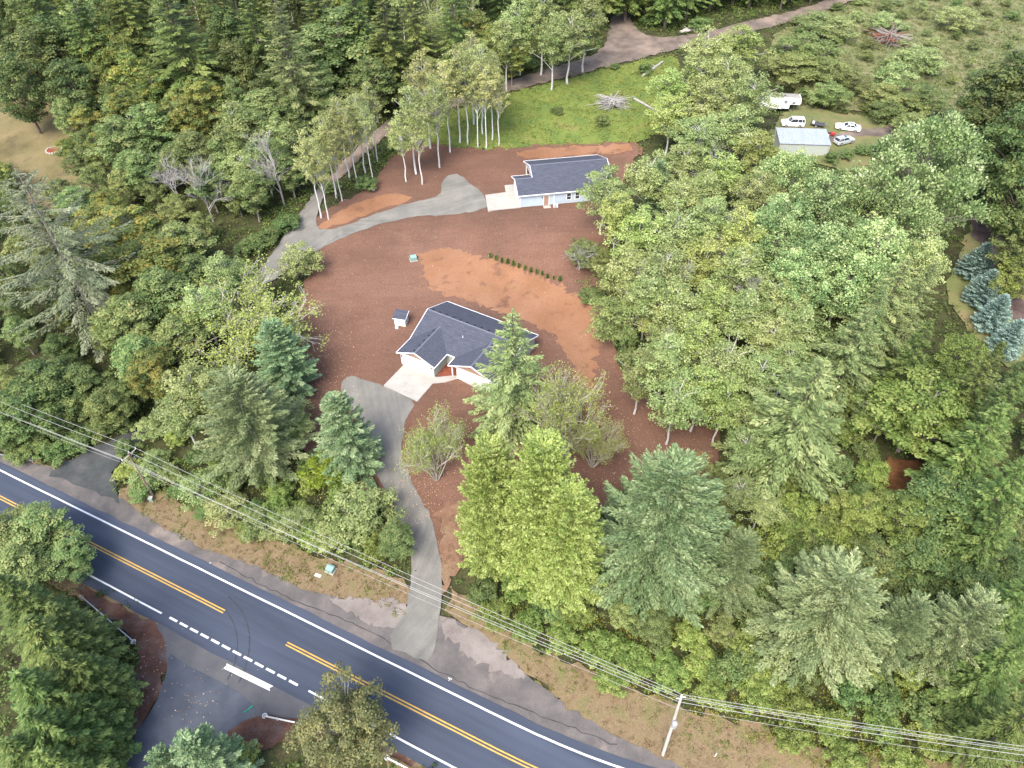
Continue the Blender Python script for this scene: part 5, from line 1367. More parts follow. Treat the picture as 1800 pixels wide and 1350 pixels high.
 ('maple_gold', -69.1, 157.4, 15.9, 6.41, 'left_gold'),
 ('maple_gold', -86.7, 156.0, 15.5, 6.08, 'left_gold'),
 ('maple', -84.8, 144.6, 14.5, 7.11, 'left_green'),
 ('maple', -79.4, 149.4, 15.5, 6.57, 'left_green'),
 ('maple', -54.6, 141.9, 15.8, 6.94, 'left_green'),
 ('maple', -60.1, 138.8, 12.7, 5.98, 'left_green'),
 ('maple', -66.8, 140.2, 13.7, 6.33, 'left_green'),
 ('maple', -70.6, 138.8, 11.7, 5.07, 'left_green'),
 ('maple', -62.3, 131.6, 10.7, 4.92, 'left_green'),
 ('maple', -79.0, 138.2, 11.1, 6.34, 'left_green'),
 ('maple', -52.5, 127.8, 11.4, 4.82, 'left_green'),
 ('maple', -46.1, 134.3, 10.3, 4.33, 'left_green'),
 ('maple', -52.9, 150.3, 16.0, 6.53, 'left_green'),
 ('alder', -57.8, 142.0, 17.2, 6.61, 'left_alder'),
 ('alder', -51.5, 135.8, 13.3, 5.57, 'left_alder'),
 ('alder', -48.9, 141.6, 14.5, 5.05, 'left_alder'),
 ('alder', -55.6, 134.3, 12.2, 4.94, 'left_alder'),
 ('maple', -40.4, 174.9, 21, 11.68, 'maple_track_big'),
 ('maple', -31.8, 162.6, 15.5, 6.49, 'maple_track'),
 ('maple', -42.8, 160.2, 14.3, 6.13, 'maple_track'),
 ('maple', -48.7, 150.6, 13.3, 5.26, 'maple_track'),
 ('maple', -48.1, 171.1, 17.0, 5.65, 'maple_track'),
 ('twig', -17.5, 185.9, 17, 8.16, 'twig_track'),
 ('maple_gold', -10.2, 184.3, 16.6, 6.63, 'gold_track'),
 ('maple_gold', -3.3, 177.5, 15.3, 5.76, 'gold_track'),
 ('maple_gold', -22.5, 181.6, 13.8, 5.15, 'gold_track'),
 ('maple_gold', 0.0, 176.8, 12.3, 5.06, 'gold_track'),
 ('willow', -27.1, 176.6, 11.4, 6.17, 'bush_track'),
 ('willow', -29.2, 170.0, 7.9, 5.0, 'bush_track'),
 ('willow', -24.2, 171.2, 7.9, 4.3, 'bush_track'),
 ('dead', -62.6, 128.6, 16, 6.88, 'dead_silver'),
 ('dead', -70.8, 134.2, 12, 4.35, 'dead_silver_b'),
 ('dead', -48.1, 132.3, 17, 5.13, 'dead_track'),
 ('dead', -31.0, 148.4, 15, 3.23, 'dead_birch'),
 ('maple_gold', -72.2, 114.0, 13.5, 8.45, 'gold_left'),
 ('maple_gold', -64.6, 104.7, 14.3, 7.52, 'gold_left'),
 ('maple_gold', -80.7, 119.3, 10.7, 6.42, 'gold_left'),
 ('maple_gold', -73.2, 103.2, 11.6, 5.92, 'gold_left'),
 ('maple', -62.1, 111.4, 11.7, 6.15, 'green_left'),
 ('maple', -60.2, 97.6, 13.4, 6.23, 'green_left'),
 ('maple', -64.3, 91.2, 13.3, 6.04, 'green_left'),
 ('maple', -55.4, 88.5, 10.7, 4.99, 'green_left'),
 ('maple', -60.4, 84.4, 11.3, 5.37, 'green_left'),
 ('maple', -89.7, 129.1, 8.3, 4.92, 'green_left'),
 ('maple', -57.6, 104.7, 10.1, 4.35, 'green_left'),
 ('alder', -49.6, 99.9, 14.8, 4.71, 'pale_left'),
 ('alder', -52.4, 93.7, 13.1, 5.35, 'pale_left'),
 ('twig', -44.5, 93.7, 13, 11.71, 'twig_left'),
 ('willow_p', -40.2, 110.7, 7.5, 4.5, 'round_left'),
 ('willow', -37.6, 91.2, 7.8, 3.06, 'willow_left'),
 ('maple_gold', -56.9, 80.2, 12, 4.99, 'gold_drive'),
 ('alder', -47.8, 74.9, 14.4, 6.38, 'alder_drive'),
 ('alder', -49.6, 71.5, 12.5, 4.51, 'alder_drive'),
 ('alder', -44.6, 74.3, 13.2, 4.1, 'alder_drive'),
 ('maple_dark', -74.0, 79.4, 11.0, 6.2, 'low_left'),
 ('maple_dark', -75.1, 74.5, 11.4, 5.56, 'low_left'),
 ('maple_dark', -68.9, 80.0, 9.0, 4.82, 'low_left'),
 ('maple_dark', -64.0, 75.9, 8.2, 4.24, 'low_left'),
 ('maple_dark', -71.6, 75.9, 7.2, 4.27, 'low_left'),
 ('maple_dark', -62.0, 78.4, 7.8, 3.35, 'low_left'),
 ('maple_dark', -79.7, 72.7, 5.9, 4.21, 'low_left'),
 ('lime', -27.7, 64.3, 6, 3.73, 'lime_shrub'),
 ('willow_p', -21.4, 57.0, 7, 5.63, 'pale_willow'),
 ('maple', -15.5, 52.4, 6.5, 3.04, 'round_green'),
 ('shrub_y', -18.7, 52.2, 5, 2.44, 'gold_shrub'),
 ('twig', -11.3, 64.5, 15.5, 4.73, 'twig_drive'),
 ('twig', 7.8, 68.0, 17, 6.61, 'twig_yellow'),
 ('twig', 12.0, 65.9, 11, 4.09, 'twig_low'),
 ('maple_tan', -18.4, 28.2, 11, 6.08, 'junction_maple'),
 ('shrub_y', -30.9, 25.7, 5, 2.65, 'junction_shrub'),
 ('maple', -64.1, 53.1, 8.9, 5.27, 'overhang'),
 ('maple', -67.2, 52.7, 8.8, 4.85, 'overhang'),
 ('maple', -59.0, 49.9, 7.0, 3.59, 'overhang'),
 ('maple', -64.0, 47.6, 8.8, 4.67, 'overhang'),
 ('willow_p', -34.2, 74.9, 6.0, 3.28, 'shrub_left_road'),
 ('willow_p', -33.1, 72.5, 4.9, 2.78, 'shrub_left_road'),
 ('willow_p', -41.0, 58.6, 4.6, 3.85, 'shrub_left_road'),
 ('willow_p', -35.8, 56.7, 4.0, 3.39, 'shrub_left_road'),
 ('willow_p', -30.1, 56.6, 4.5, 3.37, 'shrub_left_road'),
 ('willow_p', -25.8, 54.2, 4.0, 2.91, 'shrub_left_road'),
 ('willow_p', -45.9, 62.2, 5.2, 3.5, 'shrub_left_road'),
 ('willow_p', -54.8, 65.2, 4.0, 3.14, 'shrub_left_road'),
 ('shrub_y', -33.8, 58.8, 4.1, 2.57, 'shrub_left_lime'),
 ('shrub_y', -37.5, 56.0, 3.0, 2.11, 'shrub_left_lime'),
 ('shrub_y', -24.4, 60.4, 4.0, 2.59, 'shrub_left_lime'),
 ('shrub_y', -28.3, 54.6, 3.5, 2.5, 'shrub_left_lime'),
 ('shrub_g', -79.5, 74.7, 2.9, 3.35, 'shrub_strip'),
 ('shrub_g', -74.1, 72.8, 3.0, 3.31, 'shrub_strip'),
 ('shrub_g', -70.0, 73.8, 2.9, 3.33, 'shrub_strip'),
 ('shrub_g', -66.3, 74.9, 2.9, 2.87, 'shrub_strip'),
 ('shrub_g', -62.4, 75.7, 3.1, 2.88, 'shrub_strip'),
 ('shrub_g', -76.6, 69.9, 2.4, 2.79, 'shrub_strip'),
 ('shrub_g', -71.4, 70.4, 2.5, 2.8, 'shrub_strip'),
 ('shrub_g', -68.5, 71.9, 2.5, 2.35, 'shrub_strip'),
 ('shrub_g', -55.1, 63.2, 2.6, 2.67, 'shrub_strip'),
 ('shrub_g', -55.3, 65.5, 3.0, 2.25, 'shrub_strip'),
 ('shrub_y', -2.2, 42.9, 3.2, 2.68, 'thicket_cedar'),
 ('shrub_y', 2.1, 41.4, 3.2, 2.65, 'thicket_cedar'),
 ('shrub_y', 6.3, 39.9, 3.3, 2.62, 'thicket_cedar'),
 ('shrub_y', 8.6, 42.8, 3.1, 2.29, 'thicket_cedar'),
 ('shrub_y', 11.1, 38.4, 3.2, 2.96, 'thicket_cedar'),
 ('shrub_y', 42.3, 28.9, 3.1, 2.72, 'thicket_log'),
 ('shrub_y', 47.5, 27.7, 3.1, 2.69, 'thicket_log'),
 ('shrub_y', 52.5, 26.5, 3.3, 2.66, 'thicket_log'),
 ('shrub_y', 43.6, 25.4, 3.2, 2.65, 'thicket_log'),
 ('shrub_y', 56.4, 28.2, 3.2, 2.69, 'thicket_log'),
 ('shrub_y', 15.1, 36.9, 3.3, 2.92, 'shrub_right_thicket'),
 ('shrub_y', 19.0, 35.5, 3.3, 2.89, 'shrub_right_thicket'),
 ('shrub_y', 23.2, 36.1, 3.2, 2.9, 'shrub_right_thicket'),
 ('shrub_y', 28.3, 38.0, 3.2, 2.93, 'shrub_right_thicket'),
 ('shrub_y', 29.2, 32.8, 3.2, 2.82, 'shrub_right_thicket'),
 ('shrub_y', 23.9, 32.9, 3.2, 2.47, 'shrub_right_thicket'),
 ('shrub_y', 32.7, 31.5, 3.2, 2.79, 'shrub_right_thicket'),
 ('shrub_y', 12.2, 35.0, 3.2, 2.52, 'shrub_right_thicket'),
 ('shrub_y', 36.6, 29.0, 3.2, 2.73, 'shrub_right_thicket'),
 ('shrub_y', 31.9, 27.9, 3.2, 2.37, 'shrub_right_thicket'),
 ('shrub_y', 37.4, 25.5, 3.3, 2.65, 'shrub_right_thicket'),
 ('shrub_g', 31.1, 42.0, 3.6, 3.01, 'shrub_right_green'),
 ('shrub_g', 28.5, 36.5, 3.6, 2.53, 'shrub_right_green'),
 ('shrub_g', 32.7, 37.1, 3.6, 2.54, 'shrub_right_green'),
 ('shrub_g', 47.8, 30.6, 3.4, 2.75, 'shrub_right_green'),
 ('shrub_g', 51.3, 29.9, 3.5, 2.73, 'shrub_right_green'),
 ('shrub_g', 43.0, 31.8, 3.6, 2.78, 'shrub_right_green'),
 ('shrub_g', 57.5, 32.8, 3.6, 3.13, 'shrub_right_green'),
 ('shrub_g', 39.9, 50.2, 4.9, 3.15, 'shrub_right_green'),
 ('shrub_g', 41.8, 47.8, 3.4, 2.73, 'shrub_right_green'),
 ('shrub_g', 36.5, 54.4, 5.0, 2.84, 'shrub_right_green'),
 ('shrub_g', 37.4, 50.4, 3.4, 3.18, 'shrub_right_green'),
 ('shrub_g', 31.8, 46.5, 4.9, 3.09, 'shrub_right_green'),
 ('shrub_g', 51.0, 45.2, 4.8, 3.41, 'shrub_right_green'),
 ('shrub_g', 57.7, 48.6, 5.1, 3.47, 'shrub_right_green'),
 ('shrub_g', 61.1, 43.3, 5.1, 3.34, 'shrub_right_green'),
 ('shrub_g', 46.9, 43.8, 3.6, 3.02, 'shrub_right_green'),
 ('shrub_g', -3.7, 45.9, 3.4, 2.35, 'shrub_right_green'),
 ('shrub_g', 56.7, 54.1, 4.1, 2.81, 'shrub_right_green'),
 ('shrub_y', 37.5, 52.6, 5.1, 3.61, 'shrub_right_yellow'),
 ('shrub_y', 41.0, 51.7, 4.9, 3.58, 'shrub_right_yellow'),
 ('shrub_y', 44.2, 50.6, 5.2, 3.54, 'shrub_right_yellow'),
 ('shrub_y', 44.2, 46.0, 5.2, 3.05, 'shrub_right_yellow'),
 ('shrub_y', 34.3, 51.2, 4.9, 3.18, 'shrub_right_yellow'),
 ('shrub_y', 48.6, 46.1, 4.7, 3.05, 'shrub_right_yellow'),
 ('shrub_y', 40.0, 56.7, 5.0, 3.29, 'shrub_right_yellow'),
 ('shrub_g', 20.4, 156.7, 3.0, 1.91, 'shrub_field'),
 ('shrub_g', 33.2, 180.7, 2.6, 2.24, 'shrub_field'),
 ('shrub_g', 26.0, 184.4, 1.5, 1.67, 'shrub_field'),
 ('shrub_g', 10.7, 163.6, 1.2, 1.97, 'shrub_field'),
 ('shrub_g', 66.2, 136.6, 2.4, 1.85, 'shrub_garden'),
 ('shrub_g', 69.8, 138.4, 1.8, 1.87, 'shrub_garden'),
 ('shrub_g', 73.9, 140.2, 2.0, 2.14, 'shrub_garden'),
 ('shrub_g', 76.6, 140.7, 1.8, 1.51, 'shrub_garden'),
 ('spruce_g', 77.4, 139.2, 4.5, 2.45, 'garden_conifer'),
 ('shrub_g', -31.4, 137.1, 3.0, 3.19, 'shrub_wood_edge'),
 ('shrub_g', -26.8, 150.5, 2.0, 2.69, 'shrub_wood_edge'),
 ('shrub_g', -38.8, 136.8, 1.9, 2.56, 'shrub_wood_edge'),
 ('shrub_g', -45.9, 124.6, 3.0, 3.64, 'shrub_wood_edge'),
 ('shrub_g', -51.5, 118.5, 3.0, 3.55, 'shrub_wood_edge'),
 ('shrub_g', -48.8, 121.7, 2.9, 3.0, 'shrub_wood_edge'),
 ('shrub_g', -52.2, 112.0, 3.0, 3.45, 'shrub_wood_edge'),
 ('shrub_g', 13.5, 197.9, 3.0, 3.97, 'shrub_wood_edge'),
 ('shrub_g', 17.8, 194.4, 3.0, 3.92, 'shrub_wood_edge'),
 ('shrub_g', 4.3, 185.2, 2.9, 3.04, 'shrub_wood_edge'),
 ('shrub_g', 39.4, 211.5, 3.1, 4.15, 'shrub_wood_edge'),
 ('shrub_g', 51.2, 207.2, 3.1, 4.09, 'shrub_wood_edge'),
 ('shrub_g', -4.3, 181.8, 2.1, 3.01, 'shrub_wood_edge'),
 ('shrub_g', 18.5, 104.5, 2.4, 2.72, 'shrub_wood_edge'),
 ('shrub_g', 14.2, 101.0, 2.0, 2.68, 'shrub_wood_edge'),
 ('fir', -189.7, 276.1, 25.9, 4.99, 'fill_fir'),
 ('maple', -129.7, 206.0, 27.9, 4.13, 'fill_maple'),
 ('alder', -90.2, 290.4, 27.5, 5.31, 'fill_alder'),
 ('maple_dark', 12.9, 219.9, 20.8, 5.39, 'fill_maple'),
 ('alder', -161.2, 291.3, 20.4, 4.49, 'fill_alder'),
 ('fir', -51.6, 267.6, 22.8, 4.36, 'fill_fir'),
 ('maple_gold', -176.7, 198.2, 22.1, 5.1, 'fill_gold'),
 ('maple', -21.1, 237.9, 27.7, 5.08, 'fill_maple'),
 ('maple_gold', -181.2, 293.3, 27.9, 4.35, 'fill_gold'),
 ('alder', -35.0, 278.6, 27.6, 5.34, 'fill_alder'),
 ('maple_gold', -178.2, 284.5, 20.8, 5.74, 'fill_gold'),
 ('maple', -82.0, 228.6, 19.1, 5.74, 'fill_maple'),
 ('fir', -56.2, 292.1, 26.2, 4.86, 'fill_fir'),
 ('alder', -63.0, 217.8, 23.8, 5.42, 'fill_alder'),
 ('maple_gold', -171.5, 209.4, 20.4, 5.43, 'fill_gold'),
 ('maple_gold', -186.9, 213.8, 27.5, 4.81, 'fill_gold'),
 ('maple_dark', -118.9, 224.9, 27.4, 4.04, 'fill_maple'),
 ('alder', -2.5, 223.3, 19.4, 4.16, 'fill_alder'),
 ('fir', -70.0, 211.2, 23.3, 4.5, 'fill_fir'),
 ('alder', -109.8, 194.0, 20.0, 5.38, 'fill_alder'),
 ('maple', -134.9, 193.7, 20.3, 4.96, 'fill_maple'),
 ('fir', -9.4, 251.5, 26.7, 4.31, 'fill_fir'),
 ('maple_gold', -150.7, 243.3, 20.3, 5.86, 'fill_gold'),
 ('fir', 12.9, 238.7, 22.3, 5.63, 'fill_fir'),
 ('maple_dark', -71.3, 282.1, 25.7, 5.73, 'fill_maple'),
 ('maple_gold', -97.8, 246.7, 27.9, 5.14, 'fill_gold'),
 ('maple_gold', -21.2, 298.1, 21.3, 5.99, 'fill_gold'),
 ('alder', -110.9, 281.9, 25.6, 5.43, 'fill_alder'),
 ('maple', -16.3, 260.7, 26.9, 5.12, 'fill_maple'),
 ('maple', -94.8, 229.5, 27.0, 5.5, 'fill_maple'),
 ('alder', -181.6, 272.0, 26.9, 4.2, 'fill_alder'),
 ('fir', 26.3, 264.4, 25.4, 4.2, 'fill_fir'),
 ('fir', -126.7, 218.2, 19.8, 4.72, 'fill_fir'),
 ('maple', -123.8, 241.6, 25.9, 5.53, 'fill_maple'),
 ('alder', -159.0, 240.1, 22.4, 4.5, 'fill_alder'),
 ('fir', -131.6, 295.9, 23.4, 4.36, 'fill_fir'),
 ('maple', -76.6, 246.3, 24.5, 4.29, 'fill_maple'),
 ('maple_dark', -176.7, 235.1, 25.7, 4.65, 'fill_maple'),
 ('maple_dark', -189.2, 194.4, 22.2, 4.83, 'fill_maple'),
 ('maple_dark', -47.7, 249.2, 20.5, 5.92, 'fill_maple'),
 ('maple', -4.9, 263.0, 26.3, 5.56, 'fill_maple'),
 ('fir', -13.8, 286.9, 26.4, 5.74, 'fill_fir'),
 ('maple_gold', -9.2, 279.7, 26.3, 5.24, 'fill_gold'),
 ('fir', -163.8, 248.6, 22.8, 4.45, 'fill_fir'),
 ('maple_gold', 9.2, 281.3, 20.4, 4.98, 'fill_gold'),
 ('fir', -48.1, 288.4, 21.9, 5.43, 'fill_fir'),
 ('maple_dark', -22.4, 266.9, 22.3, 5.76, 'fill_maple'),
 ('maple', -165.4, 231.0, 26.8, 5.3, 'fill_maple'),
 ('maple_gold', -37.2, 265.5, 24.8, 5.99, 'fill_gold'),
 ('fir', -72.8, 192.4, 24.0, 5.09, 'fill_fir'),
 ('maple_gold', 7.4, 272.8, 25.8, 4.59, 'fill_gold'),
 ('alder', -28.6, 199.1, 21.4, 4.8, 'fill_alder'),
 ('maple_dark', -180.6, 220.7, 21.1, 5.01, 'fill_maple'),
 ('maple_gold', -10.4, 214.2, 24.8, 5.26, 'fill_gold'),
 ('fir', -7.6, 297.4, 27.4, 4.22, 'fill_fir'),
 ('maple', -71.6, 233.3, 19.5, 5.78, 'fill_maple'),
 ('alder', -75.5, 265.8, 28.0, 5.48, 'fill_alder'),
 ('maple_dark', -161.7, 219.4, 20.6, 4.3, 'fill_maple'),
 ('maple', -24.3, 223.4, 27.5, 5.93, 'fill_maple'),
 ('maple_gold', -65.7, 242.2, 21.4, 4.16, 'fill_gold'),
 ('maple_dark', -78.8, 204.8, 22.8, 5.62, 'fill_maple'),
 ('fir', 54.3, 293.1, 24.6, 4.16, 'fill_fir'),
 ('maple_dark', 13.2, 296.6, 21.6, 6.0, 'fill_maple'),
 ('maple', -145.4, 294.1, 26.4, 5.35, 'fill_maple'),
 ('maple_gold', -145.2, 254.8, 20.7, 4.8, 'fill_gold'),
 ('maple_dark', 40.9, 269.0, 26.8, 4.98, 'fill_maple'),
 ('fir', 34.4, 223.3, 22.1, 4.97, 'fill_fir'),
 ('fir', -103.2, 234.4, 22.6, 4.76, 'fill_fir'),
 ('maple', -135.2, 220.7, 25.4, 4.07, 'fill_maple'),
 ('maple', -102.9, 295.3, 23.7, 4.86, 'fill_maple'),
 ('alder', 29.9, 279.7, 23.5, 4.32, 'fill_alder'),
 ('maple', -36.0, 290.6, 20.1, 5.27, 'fill_maple'),
 ('alder', 44.6, 251.3, 23.1, 4.61, 'fill_alder'),
 ('maple_gold', -9.6, 240.7, 25.9, 5.17, 'fill_gold'),
 ('maple', -125.6, 197.3, 24.3, 5.09, 'fill_maple'),
 ('fir', -122.6, 271.8, 26.6, 5.9, 'fill_fir'),
 ('fir', -55.1, 234.6, 26.4, 5.18, 'fill_fir'),
 ('fir', -156.5, 209.5, 20.0, 5.98, 'fill_fir'),
 ('maple', 35.6, 299.6, 22.9, 5.17, 'fill_maple'),
 ('fir', -150.0, 201.8, 19.2, 4.22, 'fill_fir'),
 ('fir', -69.1, 260.0, 21.1, 5.23, 'fill_fir'),
 ('fir', 48.0, 283.7, 22.3, 4.89, 'fill_fir'),
 ('alder', 32.9, 243.1, 20.5, 5.6, 'fill_alder'),
 ('maple_dark', -99.1, 216.1, 23.4, 4.17, 'fill_maple'),
 ('alder', 49.3, 261.6, 19.9, 5.54, 'fill_alder'),
 ('alder', -90.8, 219.8, 26.4, 5.42, 'fill_alder'),
 ('maple_dark', -112.1, 237.4, 21.6, 4.93, 'fill_maple'),
 ('maple_dark', -22.5, 213.4, 21.9, 4.64, 'fill_maple'),
 ('fir', -142.4, 274.1, 19.6, 5.71, 'fill_fir'),
 ('maple_dark', -141.9, 237.0, 23.9, 5.55, 'fill_maple'),
 ('maple_gold', -163.1, 197.6, 20.7, 4.86, 'fill_gold'),
 ('alder', 33.5, 287.4, 23.6, 4.73, 'fill_alder'),
 ('alder', 42.2, 227.6, 21.6, 5.94, 'fill_alder'),
 ('alder', -156.0, 192.3, 21.0, 5.41, 'fill_alder'),
 ('fir', -127.3, 230.0, 21.2, 4.15, 'fill_fir'),
 ('alder', -187.2, 243.1, 26.8, 4.11, 'fill_alder'),
 ('maple_dark', -149.8, 231.3, 25.1, 5.93, 'fill_maple'),
 ('fir', -93.2, 279.7, 25.6, 4.22, 'fill_fir'),
 ('alder', -131.8, 269.4, 19.5, 4.03, 'fill_alder'),
 ('fir', 38.3, 260.5, 24.2, 5.32, 'fill_fir'),
 ('fir', -88.2, 245.3, 19.1, 4.3, 'fill_fir'),
 ('fir', -42.1, 227.4, 26.4, 4.1, 'fill_fir'),
 ('fir', -191.2, 251.7, 20.6, 5.21, 'fill_fir'),
 ('fir', -115.3, 297.9, 24.7, 4.29, 'fill_fir'),
 ('alder', -174.9, 245.8, 19.5, 5.52, 'fill_alder'),
 ('alder', 10.2, 262.6, 27.9, 4.53, 'fill_alder'),
 ('maple_gold', -189.5, 223.7, 20.3, 4.04, 'fill_gold'),
 ('maple_dark', -45.0, 259.0, 25.2, 5.56, 'fill_maple'),
 ('alder', -133.7, 256.7, 25.2, 5.17, 'fill_alder'),
 ('maple_gold', -118.8, 214.0, 22.6, 5.8, 'fill_gold'),
 ('maple', 6.8, 251.2, 23.9, 5.09, 'fill_maple'),
 ('alder', -157.4, 267.1, 26.0, 4.48, 'fill_alder'),
 ('maple_gold', -118.8, 253.2, 24.2, 4.99, 'fill_gold'),
 ('fir', 24.7, 299.6, 19.6, 5.99, 'fill_fir'),
 ('maple_gold', -198.5, 289.4, 23.3, 5.97, 'fill_gold'),
 ('alder', -176.9, 259.2, 19.1, 5.82, 'fill_alder'),
 ('fir', 45.2, 297.4, 20.6, 4.14, 'fill_fir'),
 ('maple', 14.4, 209.3, 25.9, 5.18, 'fill_maple'),
 ('maple', 4.3, 216.0, 20.0, 4.12, 'fill_maple'),
 ('fir', -90.8, 254.9, 23.6, 4.37, 'fill_fir'),
 ('maple_dark', -72.1, 295.3, 24.4, 5.78, 'fill_maple'),
 ('maple_dark', 5.0, 292.5, 27.2, 5.83, 'fill_maple'),
 ('fir', -3.4, 209.1, 20.4, 4.21, 'fill_fir'),
 ('fir', -145.8, 220.4, 19.9, 4.81, 'fill_fir'),
 ('maple_gold', -23.3, 288.7, 27.7, 5.87, 'fill_gold'),
 ('fir', -156.1, 276.8, 19.2, 5.4, 'fill_fir'),
 ('maple_gold', 27.0, 252.0, 24.2, 5.01, 'fill_gold'),
 ('maple', -172.8, 299.2, 25.7, 4.12, 'fill_maple'),
 ('maple_gold', -36.3, 234.6, 27.3, 4.4, 'fill_gold'),
 ('maple_gold', -106.3, 274.6, 20.7, 4.77, 'fill_gold'),
 ('fir', -85.0, 211.1, 27.3, 4.37, 'fill_fir'),
 ('maple_dark', -46.8, 214.1, 21.7, 4.14, 'fill_maple'),
 ('maple', -37.8, 243.3, 24.7, 4.63, 'fill_maple'),
 ('fir', -141.3, 203.4, 27.0, 5.23, 'fill_fir'),
 ('alder', -137.8, 290.0, 26.5, 5.55, 'fill_alder'),
 ('fir', -86.3, 270.3, 23.0, 4.28, 'fill_fir'),
 ('fir', -51.7, 225.2, 22.8, 5.29, 'fill_fir'),
 ('maple', -110.3, 207.3, 20.6, 5.25, 'fill_maple'),
 ('alder', 20.4, 279.7, 25.2, 4.67, 'fill_alder'),
 ('maple_gold', -18.7, 277.0, 19.6, 4.33, 'fill_gold'),
 ('alder', -61.8, 273.5, 22.7, 5.95, 'fill_alder'),
 ('maple_dark', -109.4, 227.3, 22.9, 4.94, 'fill_maple'),
 ('fir', 53.5, 270.7, 23.2, 4.83, 'fill_fir'),
 ('maple', -163.1, 257.2, 26.7, 4.45, 'fill_maple'),
 ('alder', -36.3, 219.0, 20.5, 5.45, 'fill_alder'),
 ('maple', 2.3, 234.0, 23.7, 4.8, 'fill_maple'),
 ('maple', 15.5, 248.3, 26.8, 4.26, 'fill_maple'),
 ('maple_gold', -145.4, 265.9, 21.1, 4.93, 'fill_gold'),
 ('maple_gold', -166.4, 275.9, 23.4, 4.93, 'fill_gold'),
 ('maple_gold', -108.2, 261.0, 20.8, 4.14, 'fill_gold'),
 ('maple_dark', -57.5, 205.5, 26.2, 5.05, 'fill_maple'),
 ('alder', 16.8, 230.3, 19.5, 4.04, 'fill_alder'),
 ('fir', -189.8, 204.8, 22.9, 5.87, 'fill_fir'),
 ('fir', -92.8, 203.0, 23.3, 4.85, 'fill_fir'),
 ('alder', -10.3, 201.1, 23.8, 5.19, 'fill_alder'),
 ('alder', -80.2, 292.7, 23.6, 4.86, 'fill_alder'),
 ('alder', -196.2, 262.3, 21.1, 5.39, 'fill_alder'),
 ('maple', -191.3, 299.0, 20.5, 4.61, 'fill_maple'),
 ('alder', -147.7, 211.5, 23.2, 4.43, 'fill_alder'),
 ('maple', -31.9, 298.4, 24.6, 5.51, 'fill_maple'),
 ('maple', 19.0, 259.9, 26.5, 4.38, 'fill_maple'),
 ('maple_dark', -36.7, 207.4, 21.6, 5.89, 'fill_maple'),
 ('fir', -117.3, 289.5, 24.4, 4.77, 'fill_fir'),
 ('fir', -11.1, 223.7, 27.1, 5.88, 'fill_fir'),
 ('fir', -60.3, 194.2, 25.1, 5.32, 'fill_fir'),
 ('maple', -134.9, 280.3, 21.4, 5.44, 'fill_maple'),
 ('alder', -120.6, 261.9, 24.9, 4.0, 'fill_alder'),
 ('maple_dark', -100.4, 255.3, 23.7, 5.81, 'fill_maple'),
 ('maple_gold', 24.1, 217.8, 19.2, 4.51, 'fill_gold'),
 ('maple_dark', -55.3, 245.1, 23.9, 5.19, 'fill_maple'),
 ('fir', -0.9, 255.3, 23.1, 5.8, 'fill_fir'),
 ('alder', -48.8, 201.5, 26.6, 4.4, 'fill_alder'),
 ('maple_gold', -60.0, 299.8, 21.7, 4.1, 'fill_gold'),
 ('maple_gold', -24.1, 248.7, 19.9, 4.95, 'fill_gold'),
 ('fir', -43.3, 295.7, 26.6, 5.94, 'fill_fir'),
 ('fir', -108.7, 218.5, 27.4, 5.16, 'fill_fir'),
 ('maple_gold', -84.7, 282.3, 24.4, 4.24, 'fill_gold'),
 ('maple_gold', -170.0, 290.6, 20.4, 5.08, 'fill_gold'),
 ('maple', 46.1, 237.8, 20.4, 4.46, 'fill_maple'),
 ('maple_gold', -184.6, 230.6, 23.6, 4.37, 'fill_gold'),
 ('fir', -0.8, 281.8, 19.9, 4.64, 'fill_fir'),
 ('fir', -170.2, 223.2, 25.0, 4.48, 'fill_fir'),
 ('fir', 15.9, 272.2, 26.7, 5.8, 'fill_fir'),
 ('fir', -101.0, 207.6, 24.4, 4.13, 'fill_fir'),
 ('fir', -59.9, 255.6, 25.2, 4.63, 'fill_fir'),
 ('maple_gold', -108.1, 245.6, 27.1, 4.6, 'fill_gold'),
 ('fir', -45.2, 276.7, 21.3, 5.43, 'fill_fir'),
 ('fir', -46.5, 239.0, 27.3, 5.56, 'fill_fir'),
 ('maple_gold', -168.6, 265.8, 26.5, 4.76, 'fill_gold'),
 ('alder', -181.8, 251.2, 24.0, 4.54, 'fill_alder'),
 ('fir', -151.7, 286.1, 23.0, 5.97, 'fill_fir'),
 ('maple_gold', -12.1, 269.7, 25.8, 4.05, 'fill_gold'),
 ('maple_dark', 35.5, 233.3, 25.8, 5.6, 'fill_maple'),
 ('alder', -81.3, 255.2, 21.3, 5.41, 'fill_alder'),
 ('alder', -55.5, 280.7, 26.9, 4.1, 'fill_alder'),
 ('fir', -139.1, 245.9, 19.1, 4.11, 'fill_fir'),
 ('fir', -95.5, 265.3, 25.8, 4.84, 'fill_fir'),
 ('alder', -75.5, 219.9, 22.4, 5.29, 'fill_alder'),
 ('alder', -132.8, 237.7, 20.5, 4.83, 'fill_alder'),
 ('maple_dark', -187.5, 286.0, 23.9, 4.39, 'fill_maple'),
 ('fir', 22.3, 239.9, 23.0, 5.88, 'fill_fir'),
 ('maple_dark', -36.3, 252.8, 27.4, 4.57, 'fill_maple'),
 ('fir', -66.0, 226.9, 22.9, 4.67, 'fill_fir'),
 ('maple_gold', -18.7, 199.3, 25.0, 4.88, 'fill_gold'),
 ('alder', -86.1, 192.4, 23.0, 4.97, 'fill_alder'),
 ('fir', 21.4, 288.2, 23.8, 5.74, 'fill_fir'),
 ('maple_gold', -144.7, 192.2, 19.4, 4.32, 'fill_gold'),
 ('maple_gold', -40.9, 195.6, 25.5, 5.83, 'fill_gold'),
 ('alder', 39.7, 279.7, 22.6, 4.59, 'fill_alder'),
